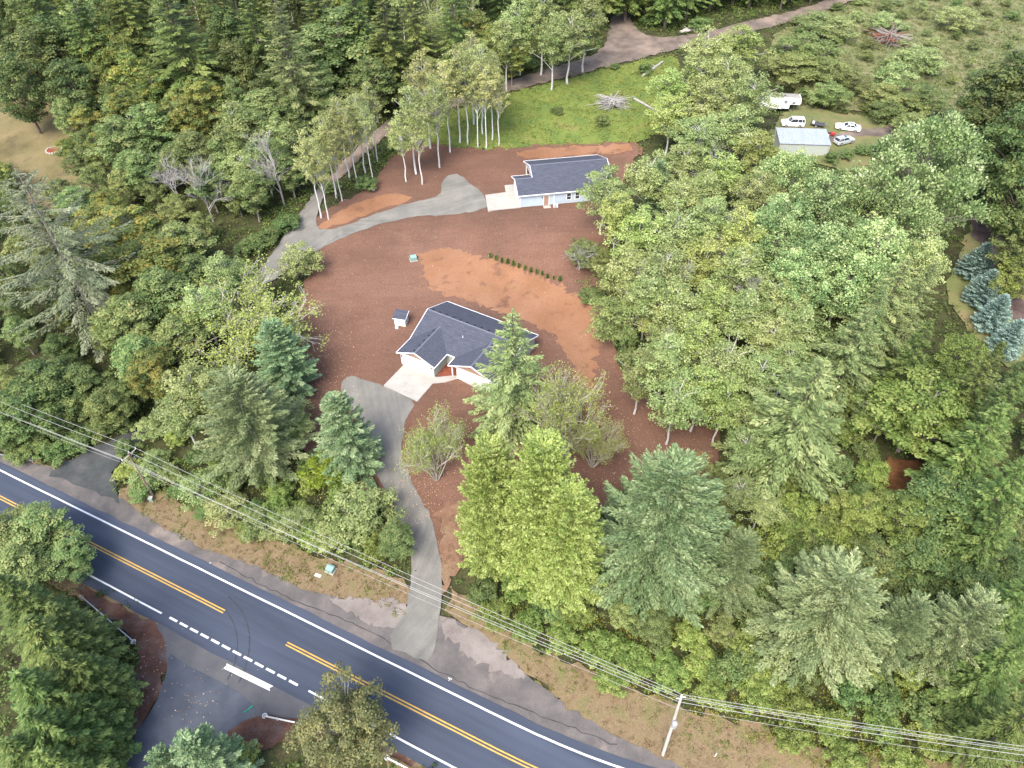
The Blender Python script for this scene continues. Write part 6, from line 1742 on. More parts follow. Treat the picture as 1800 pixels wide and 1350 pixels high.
 ('alder', -154.5, 252.3, 24.0, 5.86, 'fill_alder'),
 ('fir', 0.6, 242.4, 27.9, 5.21, 'fill_fir'),
 ('fir', -189.0, 267.1, 25.0, 5.67, 'fill_fir'),
 ('maple_dark', -128.8, 287.6, 21.1, 4.32, 'fill_maple'),
 ('maple', -154.3, 296.3, 21.1, 5.96, 'fill_maple'),
 ('maple_gold', -86.0, 299.0, 26.0, 4.08, 'fill_gold'),
 ('maple', 5.9, 205.0, 24.7, 4.53, 'fill_maple'),
 ('fir', -119.1, 205.3, 24.6, 5.96, 'fill_fir'),
 ('maple', -29.3, 261.8, 23.3, 4.75, 'fill_maple'),
 ('fir', -66.2, 203.3, 27.5, 5.83, 'fill_fir'),
 ('fir', -136.1, 211.8, 26.6, 4.94, 'fill_fir'),
 ('fir', -102.4, 286.8, 22.6, 5.89, 'fill_fir'),
 ('fir', 25.4, 231.7, 20.0, 4.27, 'fill_fir'),
 ('maple', -143.8, 282.6, 27.4, 5.54, 'fill_maple'),
 ('maple_gold', -137.1, 229.1, 21.2, 5.02, 'fill_gold'),
 ('alder', -194.0, 237.0, 19.1, 5.45, 'fill_alder'),
 ('maple_dark', -101.6, 196.1, 22.3, 4.97, 'fill_maple'),
 ('fir', -86.8, 236.7, 26.2, 4.2, 'fill_fir'),
 ('alder', -1.2, 271.3, 24.2, 5.27, 'fill_alder'),
 ('fir', 104.9, 275.6, 22.8, 4.16, 'fir_back_right'),
 ('fir', 93.8, 241.2, 27.5, 4.02, 'fir_back_right'),
 ('fir', 74.3, 288.8, 27.8, 4.51, 'fir_back_right'),
 ('fir', 93.1, 225.0, 26.1, 4.97, 'fir_back_right'),
 ('fir', 93.3, 296.1, 27.0, 4.02, 'fir_back_right'),
 ('fir', 85.4, 270.2, 22.1, 4.13, 'fir_back_right'),
 ('fir', 70.5, 251.5, 22.3, 4.18, 'fir_back_right'),
 ('fir', 66.4, 264.7, 27.0, 4.62, 'fir_back_right'),
 ('fir', 113.8, 277.2, 23.2, 4.21, 'fir_back_right'),
 ('fir', 76.9, 229.2, 25.8, 4.83, 'fir_back_right'),
 ('fir', 108.8, 288.9, 25.7, 4.02, 'fir_back_right'),
 ('fir', 51.9, 250.6, 23.2, 4.86, 'fir_back_right'),
 ('fir', 62.2, 284.9, 28.8, 4.64, 'fir_back_right'),
 ('fir', 96.8, 282.9, 29.0, 4.39, 'fir_back_right'),
 ('fir', 113.9, 265.7, 25.8, 4.33, 'fir_back_right'),
 ('fir', 74.3, 299.3, 24.0, 4.53, 'fir_back_right'),
 ('fir', 79.3, 259.5, 24.2, 4.11, 'fir_back_right'),
 ('fir', 60.0, 246.3, 24.6, 4.3, 'fir_back_right'),
 ('fir', 80.1, 278.1, 26.4, 4.07, 'fir_back_right'),
 ('fir', 58.5, 231.8, 23.5, 4.06, 'fir_back_right'),
 ('fir', 99.7, 255.2, 28.6, 4.54, 'fir_back_right'),
 ('fir', 109.2, 245.0, 23.8, 4.05, 'fir_back_right'),
 ('fir', 88.9, 248.7, 26.8, 4.56, 'fir_back_right'),
 ('fir', 80.1, 239.9, 25.5, 4.38, 'fir_back_right'),
 ('fir', 115.2, 295.8, 27.9, 4.36, 'fir_back_right'),
 ('fir', 64.0, 297.6, 24.2, 4.03, 'fir_back_right'),
 ('fir', 105.8, 226.1, 27.1, 4.75, 'fir_back_right'),
 ('fir', 76.3, 217.9, 28.1, 4.95, 'fir_back_right'),
 ('fir', 72.0, 272.0, 27.2, 4.31, 'fir_back_right'),
 ('fir', 60.1, 273.9, 22.8, 4.82, 'fir_back_right'),
 ('fir', 116.7, 254.7, 25.4, 4.61, 'fir_back_right'),
 ('fir', 57.4, 262.4, 22.9, 4.81, 'fir_back_right'),
 ('fir', 106.8, 299.3, 24.1, 4.16, 'fir_back_right'),
 ('fir', 49.8, 229.1, 24.7, 4.17, 'fir_back_right'),
 ('fir', 105.0, 265.4, 22.4, 4.17, 'fir_back_right'),
 ('fir', 104.2, 237.2, 23.3, 4.15, 'fir_back_right'),
 ('fir', 123.9, 288.6, 27.5, 4.66, 'fir_back_right'),
 ('fir', 83.0, 289.1, 24.1, 4.58, 'fir_back_right'),
 ('fir', 65.8, 236.3, 26.0, 4.64, 'fir_back_right'),
 ('fir', 52.5, 241.5, 24.8, 4.38, 'fir_back_right'),
 ('fir', 127.9, 298.1, 22.9, 4.69, 'fir_back_right'),
 ('fir', 83.1, 299.2, 22.4, 4.23, 'fir_back_right'),
 ('fir', 97.6, 270.6, 25.8, 4.53, 'fir_back_right'),
 ('fir', 89.1, 259.8, 24.2, 4.55, 'fir_back_right'),
 ('fir', 121.9, 272.0, 28.8, 4.37, 'fir_back_right'),
 ('fir', 79.8, 250.6, 24.1, 4.74, 'fir_back_right'),
 ('fir', 89.1, 278.5, 26.9, 4.12, 'fir_back_right'),
 ('fir', 87.3, 232.7, 26.4, 4.63, 'fir_back_right'),
 ('fir', 71.0, 280.8, 24.4, 4.52, 'fir_back_right'),
 ('fir', 85.5, 220.9, 27.4, 4.69, 'fir_back_right'),
 ('fir', 71.8, 242.5, 23.0, 4.89, 'fir_back_right'),
 ('fir', 100.5, 291.5, 28.8, 4.07, 'fir_back_right'),
 ('fir', 62.3, 255.1, 28.0, 4.49, 'fir_back_right'),
 ('fir', 67.6, 218.9, 22.3, 4.32, 'fir_back_right'),
 ('maple', -97.3, 127.4, 6.1, 2.73, 'fill_left'),
 ('willow', -122.9, 99.5, 9.6, 2.67, 'fill_left_w'),
 ('willow', -92.5, 90.0, 7.2, 3.69, 'fill_left_w'),
 ('willow', -75.5, 134.5, 6.9, 3.81, 'fill_left_w'),
 ('maple', -109.1, 98.2, 8.4, 3.45, 'fill_left'),
 ('willow', -116.4, 117.8, 6.6, 2.8, 'fill_left_w'),
 ('maple_gold', -130.9, 141.2, 9.0, 2.71, 'fill_left_g'),
 ('willow', -103.3, 112.9, 9.9, 3.21, 'fill_left_w'),
 ('maple', -110.2, 123.0, 8.7, 3.6, 'fill_left'),
 ('maple', -149.9, 158.8, 9.7, 2.61, 'fill_left'),
 ('maple_dark', -127.5, 148.1, 9.3, 3.51, 'fill_left'),
 ('maple', -143.9, 142.1, 6.8, 3.75, 'fill_left'),
 ('maple_gold', -117.5, 133.6, 7.6, 2.71, 'fill_left_g'),
 ('willow', -135.1, 149.4, 9.6, 3.21, 'fill_left_w'),
 ('maple', -104.0, 122.1, 9.1, 2.61, 'fill_left'),
 ('maple', -140.2, 128.0, 7.9, 2.74, 'fill_left'),
 ('maple_dark', -126.2, 122.5, 6.8, 3.55, 'fill_left'),
 ('maple_gold', -135.9, 112.2, 7.8, 3.96, 'fill_left_g'),
 ('willow', -50.2, 146.3, 7.1, 3.21, 'fill_left_w'),
 ('willow', -69.3, 128.8, 6.3, 3.82, 'fill_left_w'),
 ('maple', -82.0, 140.7, 6.7, 2.68, 'fill_left'),
 ('maple_gold', -78.3, 96.0, 8.7, 2.85, 'fill_left_g'),
 ('maple_dark', -144.0, 113.6, 8.7, 3.18, 'fill_left'),
 ('maple', -99.3, 101.9, 9.5, 2.92, 'fill_left'),
 ('maple_dark', -94.9, 150.0, 9.6, 3.21, 'fill_left'),
 ('maple_dark', -142.2, 149.8, 8.7, 3.17, 'fill_left'),
 ('maple_gold', -93.4, 102.8, 8.6, 2.9, 'fill_left_g'),
 ('willow', -88.2, 135.3, 9.3, 3.67, 'fill_left_w'),
 ('willow', -84.8, 83.3, 6.7, 3.31, 'fill_left_w'),
 ('maple_dark', -130.7, 105.7, 7.6, 3.21, 'fill_left'),
 ('willow', -61.7, 121.5, 7.3, 2.84, 'fill_left_w'),
 ('willow', -79.6, 107.2, 9.6, 3.19, 'fill_left_w'),
 ('maple_gold', -70.6, 119.0, 8.7, 3.24, 'fill_left_g'),
 ('maple', -70.1, 108.6, 8.7, 3.39, 'fill_left'),
 ('maple_gold', -82.9, 128.3, 8.6, 3.26, 'fill_left_g'),
 ('willow', -147.1, 126.2, 9.8, 3.01, 'fill_left_w'),
 ('maple', -114.7, 108.0, 9.7, 3.35, 'fill_left'),
 ('willow', -63.1, 145.6, 6.1, 3.62, 'fill_left_w'),
 ('maple_dark', -138.2, 134.2, 9.0, 2.87, 'fill_left'),
 ('willow', -97.1, 109.9, 7.4, 3.71, 'fill_left_w'),
 ('maple_gold', -85.2, 150.1, 6.5, 3.55, 'fill_left_g'),
 ('maple_dark', -142.0, 122.1, 9.2, 2.79, 'fill_left'),
 ('maple', -56.7, 129.8, 7.0, 3.71, 'fill_left'),
 ('maple', -125.2, 115.3, 8.8, 3.27, 'fill_left'),
 ('maple', -121.1, 106.0, 8.9, 2.88, 'fill_left'),
 ('maple_dark', -88.2, 98.2, 9.4, 2.81, 'fill_left'),
 ('maple', -132.2, 154.9, 8.2, 3.98, 'fill_left'),
 ('maple_dark', -109.5, 111.4, 7.7, 3.26, 'fill_left'),
 ('maple_dark', -131.3, 134.1, 7.5, 3.22, 'fill_left'),
 ('maple', -146.9, 132.3, 7.9, 3.87, 'fill_left'),
 ('maple', -118.1, 124.6, 8.1, 2.76, 'fill_left'),
 ('willow', -72.9, 146.1, 6.4, 2.7, 'fill_left_w'),
 ('willow', -95.7, 116.5, 7.8, 3.82, 'fill_left_w'),
 ('maple_dark', -77.6, 89.7, 7.0, 3.2, 'fill_left'),
 ('maple_dark', -74.4, 84.2, 7.5, 3.6, 'fill_left'),
 ('maple_gold', -109.5, 139.0, 9.7, 2.79, 'fill_left_g'),
 ('maple_gold', -78.4, 123.5, 9.9, 3.42, 'fill_left_g'),
 ('maple_gold', -64.8, 134.5, 8.7, 3.54, 'fill_left_g'),
 ('maple_dark', -86.4, 118.0, 7.4, 3.3, 'fill_left'),
 ('maple_gold', -70.0, 91.8, 7.9, 3.12, 'fill_left_g'),
 ('maple', -63.7, 115.1, 7.4, 2.62, 'fill_left'),
 ('maple_gold', -100.6, 151.4, 6.3, 3.89, 'fill_left_g'),
 ('maple_dark', -77.8, 114.8, 6.9, 3.22, 'fill_left'),
 ('maple', -111.7, 130.7, 7.6, 2.92, 'fill_left'),
 ('maple', -93.9, 132.3, 8.5, 3.88, 'fill_left'),
 ('maple', -119.2, 145.9, 9.1, 3.56, 'fill_left'),
 ('maple', -124.9, 132.8, 9.8, 2.9, 'fill_left'),
 ('willow', -142.2, 106.4, 6.5, 2.9, 'fill_left_w'),
 ('maple_gold', -148.4, 109.4, 6.0, 3.34, 'fill_left_g'),
 ('maple_gold', -88.6, 111.8, 8.0, 3.4, 'fill_left_g'),
 ('maple', -97.7, 87.4, 6.1, 3.36, 'fill_left'),
 ('maple', -95.1, 96.4, 8.9, 3.29, 'fill_left'),
 ('maple_gold', -79.5, 79.4, 8.2, 3.2, 'fill_left_g'),
 ('maple_gold', -103.9, 90.6, 9.7, 3.95, 'fill_left_g'),
 ('maple', -123.8, 138.5, 7.8, 3.08, 'fill_left'),
 ('maple_gold', -68.1, 151.1, 7.6, 3.35, 'fill_left_g'),
 ('maple', -85.2, 92.6, 8.4, 2.93, 'fill_left'),
 ('maple_dark', -148.9, 138.8, 7.9, 2.79, 'fill_left'),
 ('maple', -128.7, 127.9, 9.1, 3.38, 'fill_left'),
 ('maple_gold', -68.6, 99.4, 8.6, 3.42, 'fill_left_g'),
 ('maple', -148.9, 117.8, 7.6, 3.61, 'fill_left'),
 ('willow', -116.7, 101.5, 9.7, 2.88, 'fill_left_w'),
 ('maple_dark', -109.7, 104.5, 9.1, 2.74, 'fill_left'),
 ('maple', -149.9, 150.9, 7.4, 2.66, 'fill_left'),
 ('maple_dark', -132.4, 118.2, 9.4, 2.77, 'fill_left'),
 ('maple_gold', -90.6, 125.6, 6.5, 3.05, 'fill_left_g'),
 ('maple', -94.9, 144.2, 8.2, 3.81, 'fill_left'),
 ('willow', -113.0, 143.9, 6.2, 3.87, 'fill_left_w'),
 ('maple_dark', -84.6, 103.8, 7.7, 3.85, 'fill_left'),
 ('willow', -130.0, 111.9, 8.6, 3.72, 'fill_left_w'),
 ('maple_gold', -78.8, 153.0, 7.6, 3.64, 'fill_left_g'),
 ('maple_gold', -101.9, 96.3, 8.7, 3.96, 'fill_left_g'),
 ('maple', -103.0, 129.7, 9.7, 3.28, 'fill_left'),
 ('maple_dark', -139.2, 158.8, 9.1, 3.41, 'fill_left'),
 ('willow', -137.3, 141.6, 8.3, 3.49, 'fill_left_w'),
 ('maple', -113.2, 93.1, 6.7, 3.56, 'fill_left'),
 ('maple_dark', -57.3, 150.6, 9.7, 3.14, 'fill_left'),
 ('maple_dark', -91.6, 83.3, 8.7, 3.01, 'fill_left'),
 ('willow', -87.9, 141.5, 7.0, 3.91, 'fill_left_w'),
 ('maple', -134.7, 125.1, 6.0, 3.5, 'fill_left'),
 ('maple', -104.0, 106.4, 6.9, 3.25, 'fill_left'),
 ('maple_gold', -55.1, 138.0, 7.8, 3.75, 'fill_left_g'),
 ('willow', -81.8, 134.7, 8.9, 3.55, 'fill_left_w'),
 ('maple_dark', -107.3, 182.1, 13.4, 3.27, 'fill_left'),
 ('maple', -101.1, 157.4, 12.9, 4.15, 'fill_left'),
 ('maple_dark', -127.0, 187.9, 9.9, 4.04, 'fill_left'),
 ('maple_dark', -87.2, 188.0, 13.8, 3.95, 'fill_left'),
 ('maple', -84.6, 170.8, 12.4, 4.22, 'fill_left'),
 ('maple_dark', -73.1, 174.8, 10.9, 4.3, 'fill_left'),
 ('maple_dark', -81.7, 190.7, 11.5, 4.34, 'fill_left'),
 ('maple', -65.6, 187.4, 11.2, 3.99, 'fill_left'),
 ('maple', -104.9, 169.7, 11.0, 3.79, 'fill_left'),
 ('maple', -84.5, 181.5, 9.1, 3.29, 'fill_left'),
 ('maple', -118.6, 182.1, 12.2, 3.63, 'fill_left'),
 ('maple_dark', -108.5, 175.4, 11.7, 3.62, 'fill_left'),
 ('maple_dark', -71.7, 160.8, 10.9, 3.34, 'fill_left'),
 ('maple', -53.7, 170.9, 9.3, 4.24, 'fill_left'),
 ('maple_dark', -98.2, 187.0, 9.7, 3.1, 'fill_left'),
 ('maple', -50.3, 163.9, 12.1, 4.48, 'fill_left'),
 ('maple', -75.4, 187.5, 10.1, 3.99, 'fill_left'),
 ('maple', -98.5, 172.0, 10.5, 3.63, 'fill_left'),
 ('maple_dark', -62.5, 153.4, 10.5, 3.85, 'fill_left'),
 ('maple', -104.8, 188.8, 9.6, 3.75, 'fill_left'),
 ('maple_dark', -78.5, 162.6, 11.0, 3.17, 'fill_left'),
 ('maple_dark', -89.0, 176.3, 11.6, 4.19, 'fill_left'),
 ('maple', -66.1, 176.7, 11.2, 3.13, 'fill_left'),
 ('maple', -68.9, 169.4, 9.4, 3.22, 'fill_left'),
 ('maple_dark', -57.0, 159.0, 13.7, 3.83, 'fill_left'),
 ('maple_dark', -57.4, 165.8, 12.0, 3.21, 'fill_left'),
 ('maple', -90.8, 158.0, 12.7, 4.01, 'fill_left'),
 ('maple_dark', -93.9, 163.9, 12.7, 4.41, 'fill_left'),
 ('maple_dark', -59.4, 187.6, 13.7, 3.05, 'fill_left'),
 ('maple', -128.6, 181.4, 11.1, 3.31, 'fill_left'),
 ('maple_dark', -79.6, 175.4, 12.0, 3.87, 'fill_left'),
 ('maple_dark', -60.4, 180.1, 12.5, 3.98, 'fill_left'),
 ('maple', -93.2, 181.1, 9.5, 3.47, 'fill_left'),
 ('maple_dark', -115.0, 188.7, 12.2, 3.53, 'fill_left'),
 ('maple', -88.9, 152.3, 9.6, 4.09, 'fill_left'),
 ('maple', -63.2, 160.4, 13.7, 3.08, 'fill_left'),
 ('maple', -77.2, 181.7, 9.0, 3.34, 'fill_left'),
 ('maple_dark', -82.0, 156.5, 9.2, 3.19, 'fill_left'),
 ('maple', -87.1, 163.4, 10.6, 3.14, 'fill_left'),
 ('maple', -75.8, 156.3, 11.3, 3.72, 'fill_left'),
 ('maple_dark', -52.0, 155.5, 10.6, 4.09, 'fill_left'),
 ('maple', -92.5, 190.9, 10.8, 3.14, 'fill_left'),
 ('maple', -127.7, 153.0, 10.0, 3.5, 'fill_left'),
 ('willow', 89.3, 183.8, 2.9, 2.36, 'fill_slope'),
 ('willow', 112.4, 206.8, 2.5, 1.62, 'fill_slope'),
 ('willow', 140.2, 222.0, 2.7, 2.45, 'fill_slope'),
 ('willow', 121.7, 209.7, 1.5, 1.7, 'fill_slope'),
 ('willow_p', 85.5, 167.3, 2.5, 2.45, 'slope_pale'),
 ('shrub_g', 136.5, 206.9, 2.3, 2.44, 'fill_slope'),
 ('willow_p', 87.1, 198.3, 3.1, 1.93, 'slope_pale'),
 ('willow', 126.7, 162.2, 2.6, 1.69, 'fill_slope'),
 ('willow_p', 101.3, 191.3, 2.3, 2.18, 'slope_pale'),
 ('willow', 143.0, 231.9, 2.6, 1.64, 'fill_slope'),
 ('shrub_g', 128.7, 176.1, 1.7, 1.97, 'fill_slope'),
 ('willow', 105.6, 171.5, 2.2, 1.53, 'fill_slope'),
 ('shrub_g', 137.3, 187.5, 1.6, 2.25, 'fill_slope'),
 ('willow', 117.1, 169.9, 2.1, 2.01, 'fill_slope'),
 ('willow', 95.3, 199.7, 2.6, 2.1, 'fill_slope'),
 ('shrub_g', 97.1, 167.8, 2.6, 1.96, 'fill_slope'),
 ('willow_p', 109.1, 196.9, 2.1, 1.67, 'slope_pale'),
 ('shrub_g', 80.7, 185.9, 2.9, 2.22, 'fill_slope'),
 ('willow', 131.0, 216.5, 3.2, 1.83, 'fill_slope'),
 ('willow_p', 135.6, 226.7, 2.9, 2.3, 'slope_pale'),
 ('willow', 84.3, 208.7, 2.4, 2.6, 'fill_slope'),
 ('willow', 103.6, 213.2, 2.9, 2.4, 'fill_slope'),
 ('willow', 122.7, 155.2, 2.2, 1.65, 'fill_slope'),
 ('shrub_g', 69.4, 167.7, 2.8, 1.71, 'fill_slope'),
 ('willow_p', 113.1, 179.6, 2.9, 1.51, 'slope_pale'),
 ('willow', 165.2, 230.2, 1.5, 2.4, 'fill_slope'),
 ('willow', 81.6, 179.1, 2.4, 2.06, 'fill_slope'),
 ('willow', 91.9, 190.2, 2.9, 2.4, 'fill_slope'),
 ('shrub_g', 104.3, 159.7, 3.1, 2.47, 'fill_slope'),
 ('willow_p', 126.8, 224.3, 1.6, 2.41, 'slope_pale'),
 ('willow_p', 138.8, 197.6, 3.0, 2.39, 'slope_pale'),
 ('shrub_g', 89.7, 174.5, 2.0, 1.62, 'fill_slope'),
 ('willow', 166.0, 239.9, 1.8, 1.98, 'fill_slope'),
 ('willow_p', 149.8, 199.0, 3.0, 2.33, 'slope_pale'),
 ('willow', 83.6, 191.7, 2.5, 2.42, 'fill_slope'),
 ('shrub_g', 91.1, 214.7, 2.0, 2.33, 'fill_slope'),
 ('willow', 81.9, 160.7, 1.8, 1.92, 'fill_slope'),
 ('willow_p', 106.4, 184.7, 2.7, 2.16, 'slope_pale'),
 ('willow', 98.5, 184.5, 2.2, 1.6, 'fill_slope'),
 ('willow_p', 68.9, 182.9, 2.9, 1.8, 'slope_pale'),
 ('willow_p', 120.6, 221.1, 2.3, 2.13, 'slope_pale'),
 ('shrub_g', 76.3, 197.9, 2.5, 2.43, 'fill_slope'),
 ('shrub_g', 151.2, 220.8, 2.0, 2.13, 'fill_slope'),
 ('willow_p', 128.6, 200.4, 2.9, 1.55, 'slope_pale'),
 ('shrub_g', 115.7, 194.4, 2.6, 1.67, 'fill_slope'),
 ('willow', 157.7, 216.0, 2.2, 2.45, 'fill_slope'),
 ('willow', 161.2, 222.2, 2.9, 2.33, 'fill_slope'),
 ('willow', 139.9, 181.1, 2.5, 2.48, 'fill_slope'),
 ('willow_p', 113.5, 212.7, 3.0, 2.25, 'slope_pale'),
 ('willow', 117.6, 188.2, 2.8, 2.08, 'fill_slope'),
 ('willow_p', 93.4, 179.3, 2.5, 2.57, 'slope_pale'),
 ('shrub_g', 126.7, 188.6, 2.1, 1.69, 'fill_slope'),
 ('shrub_g', 94.0, 162.1, 2.6, 2.59, 'fill_slope'),
 ('willow', 130.7, 235.6, 2.9, 1.9, 'fill_slope'),
 ('willow', 155.3, 231.0, 3.0, 1.6, 'fill_slope'),
 ('willow', 132.8, 165.8, 2.9, 2.5, 'fill_slope'),
 ('willow_p', 147.8, 209.8, 2.5, 1.57, 'slope_pale'),
 ('willow', 102.3, 176.5, 2.6, 2.37, 'fill_slope'),
 ('willow', 134.4, 171.7, 2.5, 1.87, 'fill_slope'),
 ('willow_p', 127.2, 168.3, 2.8, 1.85, 'slope_pale'),
 ('shrub_g', 113.5, 156.0, 3.1, 2.41, 'fill_slope'),
 ('willow_p', 93.5, 206.9, 3.1, 2.58, 'slope_pale'),
 ('shrub_g', 120.1, 162.0, 1.7, 2.39, 'fill_slope'),
 ('willow', 111.9, 227.0, 2.0, 1.55, 'fill_slope'),
 ('willow_p', 103.9, 200.6, 2.1, 2.24, 'slope_pale'),
 ('willow_p', 145.8, 192.1, 2.5, 2.06, 'slope_pale'),
 ('willow_p', 108.3, 217.1, 1.6, 2.53, 'slope_pale'),
 ('willow', 130.7, 182.0, 2.0, 2.11, 'fill_slope'),
 ('willow', 152.8, 238.4, 2.2, 1.63, 'fill_slope'),
 ('willow', 104.2, 222.7, 3.1, 1.87, 'fill_slope'),
 ('shrub_g', 158.8, 239.4, 1.6, 2.13, 'fill_slope'),
 ('willow_p', 124.6, 231.5, 1.9, 2.07, 'slope_pale'),
 ('willow', 77.4, 171.6, 2.1, 2.43, 'fill_slope'),
 ('willow', 68.4, 190.2, 2.6, 1.74, 'fill_slope'),
 ('willow', 144.2, 203.0, 1.5, 1.68, 'fill_slope'),
 ('shrub_g', 112.4, 165.9, 2.1, 1.85, 'fill_slope'),
 ('shrub_g', 124.6, 215.8, 2.7, 1.82, 'fill_slope'),
 ('willow_p', 102.4, 153.6, 1.5, 2.5, 'slope_pale'),
 ('willow', 120.3, 175.9, 1.7, 1.9, 'fill_slope'),
 ('willow', 123.3, 197.1, 2.7, 1.53, 'fill_slope'),
 ('willow', 138.8, 215.5, 1.8, 1.96, 'fill_slope'),
 ('willow', 137.4, 236.6, 2.2, 2.16, 'fill_slope'),
 ('willow', 106.3, 207.8, 2.3, 2.09, 'fill_slope'),
 ('willow', 121.1, 202.9, 2.8, 1.5, 'fill_slope'),
 ('willow_p', 98.5, 217.6, 1.7, 2.59, 'slope_pale'),
 ('shrub_g', 74.6, 190.5, 2.3, 1.87, 'fill_slope'),
 ('shrub_g', 147.0, 226.3, 1.6, 1.63, 'fill_slope'),
 ('willow_p', 77.7, 206.8, 2.2, 2.21, 'slope_pale'),
 ('willow', 124.0, 181.0, 2.6, 1.82, 'fill_slope'),
 ('shrub_g', 153.8, 208.5, 2.2, 1.66, 'fill_slope'),
 ('shrub_g', 146.2, 216.2, 2.3, 1.54, 'fill_slope'),
 ('willow_p', 131.2, 194.6, 1.6, 1.79, 'slope_pale'),
 ('willow', 75.0, 179.7, 2.6, 2.43, 'fill_slope'),
 ('shrub_g', 169.2, 234.8, 2.2, 1.69, 'fill_slope'),
 ('willow_p', 131.0, 210.3, 2.4, 2.25, 'slope_pale'),
 ('willow_p', 96.7, 174.3, 3.0, 2.01, 'slope_pale'),
 ('willow_p', 119.9, 227.7, 3.0, 2.03, 'slope_pale'),
 ('willow_p', 108.1, 190.6, 2.9, 2.15, 'slope_pale'),
 ('willow_p', 172.7, 242.6, 1.8, 2.14, 'slope_pale'),
 ('shrub_g', 75.9, 165.8, 2.3, 2.05, 'fill_slope'),
 ('shrub_g', 149.1, 232.5, 1.7, 1.88, 'fill_slope'),
 ('shrub_g', 112.1, 173.4, 2.3, 2.51, 'fill_slope'),
 ('shrub_g', 51.8, 40.6, 3.9, 2.31, 'fill_shrub_g'),
 ('willow', 45.3, 73.8, 3.2, 2.66, 'fill_willow'),
 ('willow', 15.0, 46.7, 4.2, 2.78, 'fill_willow'),
 ('willow', 53.0, 71.5, 3.1, 2.9, 'fill_willow'),
 ('shrub_g', 23.9, 43.9, 4.8, 2.7, 'fill_shrub_g'),
 ('shrub_y', 22.2, 39.8, 3.4, 2.48, 'fill_shrub_y'),
 ('willow', 42.1, 54.1, 3.9, 2.35, 'fill_willow'),
 ('willow', 69.5, 41.9, 4.2, 2.53, 'fill_willow'),
 ('shrub_y', 42.0, 70.7, 4.3, 2.09, 'fill_shrub_y'),
 ('shrub_g', 76.3, 58.4, 4.6, 2.69, 'fill_shrub_g'),
 ('shrub_g', 38.8, 65.8, 4.2, 2.44, 'fill_shrub_g'),
 ('shrub_y', 49.4, 69.1, 3.8, 2.67, 'fill_shrub_y'),
 ('willow', 52.9, 35.6, 2.7, 2.03, 'fill_willow'),
 ('shrub_g', 70.7, 49.3, 2.7, 2.74, 'fill_shrub_g'),
 ('shrub_y', 22.3, 55.9, 3.1, 2.12, 'fill_shrub_y'),
 ('shrub_y', 63.7, 38.7, 3.9, 2.77, 'fill_shrub_y'),
 ('willow', 7.3, 53.6, 3.9, 2.53, 'fill_willow'),
 ('willow', 35.7, 42.0, 2.7, 2.01, 'fill_willow'),
 ('shrub_y', 51.6, 75.2, 4.8, 2.66, 'fill_shrub_y'),
 ('shrub_g', 50.9, 55.4, 2.6, 2.39, 'fill_shrub_g'),
 ('shrub_y', 13.4, 50.7, 4.5, 1.96, 'fill_shrub_y'),
 ('shrub_g', 17.1, 51.1, 3.9, 2.75, 'fill_shrub_g'),
 ('shrub_g', 72.3, 55.4, 3.9, 2.27, 'fill_shrub_g'),
 ('shrub_g', 62.5, 30.5, 3.7, 2.03, 'fill_shrub_g'),
 ('shrub_g', 59.0, 39.3, 4.8, 2.81, 'fill_shrub_g'),
 ('willow', 14.1, 42.3, 4.5, 2.31, 'fill_willow'),
 ('willow', 28.2, 58.4, 3.9, 2.66, 'fill_willow'),
 ('willow', 67.1, 53.4, 3.2, 2.42, 'fill_willow'),
 ('shrub_g', 4.8, 43.8, 3.0, 2.61, 'fill_shrub_g'),
 ('shrub_g', 39.4, 32.3, 4.6, 2.23, 'fill_shrub_g'),
 ('shrub_g', 47.6, 63.0, 2.9, 2.4, 'fill_shrub_g'),
 ('shrub_y', 45.0, 56.4, 5.0, 2.01, 'fill_shrub_y'),
 ('shrub_y', 15.3, 56.9, 4.9, 2.74, 'fill_shrub_y'),
 ('shrub_g', 24.0, 59.2, 4.0, 1.9, 'fill_shrub_g'),
 ('shrub_g', 34.7, 34.7, 3.3, 2.63, 'fill_shrub_g'),
 ('shrub_y', 29.9, 53.6, 3.4, 2.96, 'fill_shrub_y'),
 ('willow', 40.0, 38.3, 3.2, 2.9, 'fill_willow'),
 ('shrub_g', 41.9, 41.5, 3.2, 2.08, 'fill_shrub_g'),
 ('shrub_y', 68.0, 59.5, 2.9, 2.43, 'fill_shrub_y'),
 ('shrub_y', 47.0, 34.3, 4.3, 1.92, 'fill_shrub_y'),
 ('shrub_g', 65.9, 49.0, 2.8, 2.78, 'fill_shrub_g'),
 ('shrub_y', 77.0, 62.5, 3.1, 2.79, 'fill_shrub_y'),
 ('shrub_g', 34.6, 58.9, 3.8, 1.98, 'fill_shrub_g'),
 ('willow', 17.6, 40.4, 4.9, 2.83, 'fill_willow'),
 ('shrub_g', 62.4, 26.6, 4.5, 2.78, 'fill_shrub_g'),
 ('shrub_y', 64.7, 34.2, 3.8, 2.1, 'fill_shrub_y'),
 ('shrub_g', 39.6, 45.2, 3.0, 2.79, 'fill_shrub_g'),
 ('shrub_y', 7.7, 49.9, 4.6, 2.11, 'fill_shrub_y'),
 ('willow', 10.9, 47.4, 4.1, 2.3, 'fill_willow'),
 ('shrub_g', 71.7, 60.1, 4.9, 2.41, 'fill_shrub_g'),
 ('shrub_y', 42.7, 65.5, 4.5, 2.51, 'fill_shrub_y'),
 ('shrub_g', 42.9, 59.9, 3.9, 1.93, 'fill_shrub_g'),
 ('willow', 60.7, 35.8, 4.4, 2.46, 'fill_willow'),
 ('shrub_g', 62.6, 53.9, 2.9, 2.52, 'fill_shrub_g'),
 ('shrub_y', 41.8, 35.1, 3.4, 2.55, 'fill_shrub_y'),
 ('shrub_y', 21.6, 50.6, 4.0, 2.48, 'fill_shrub_y'),
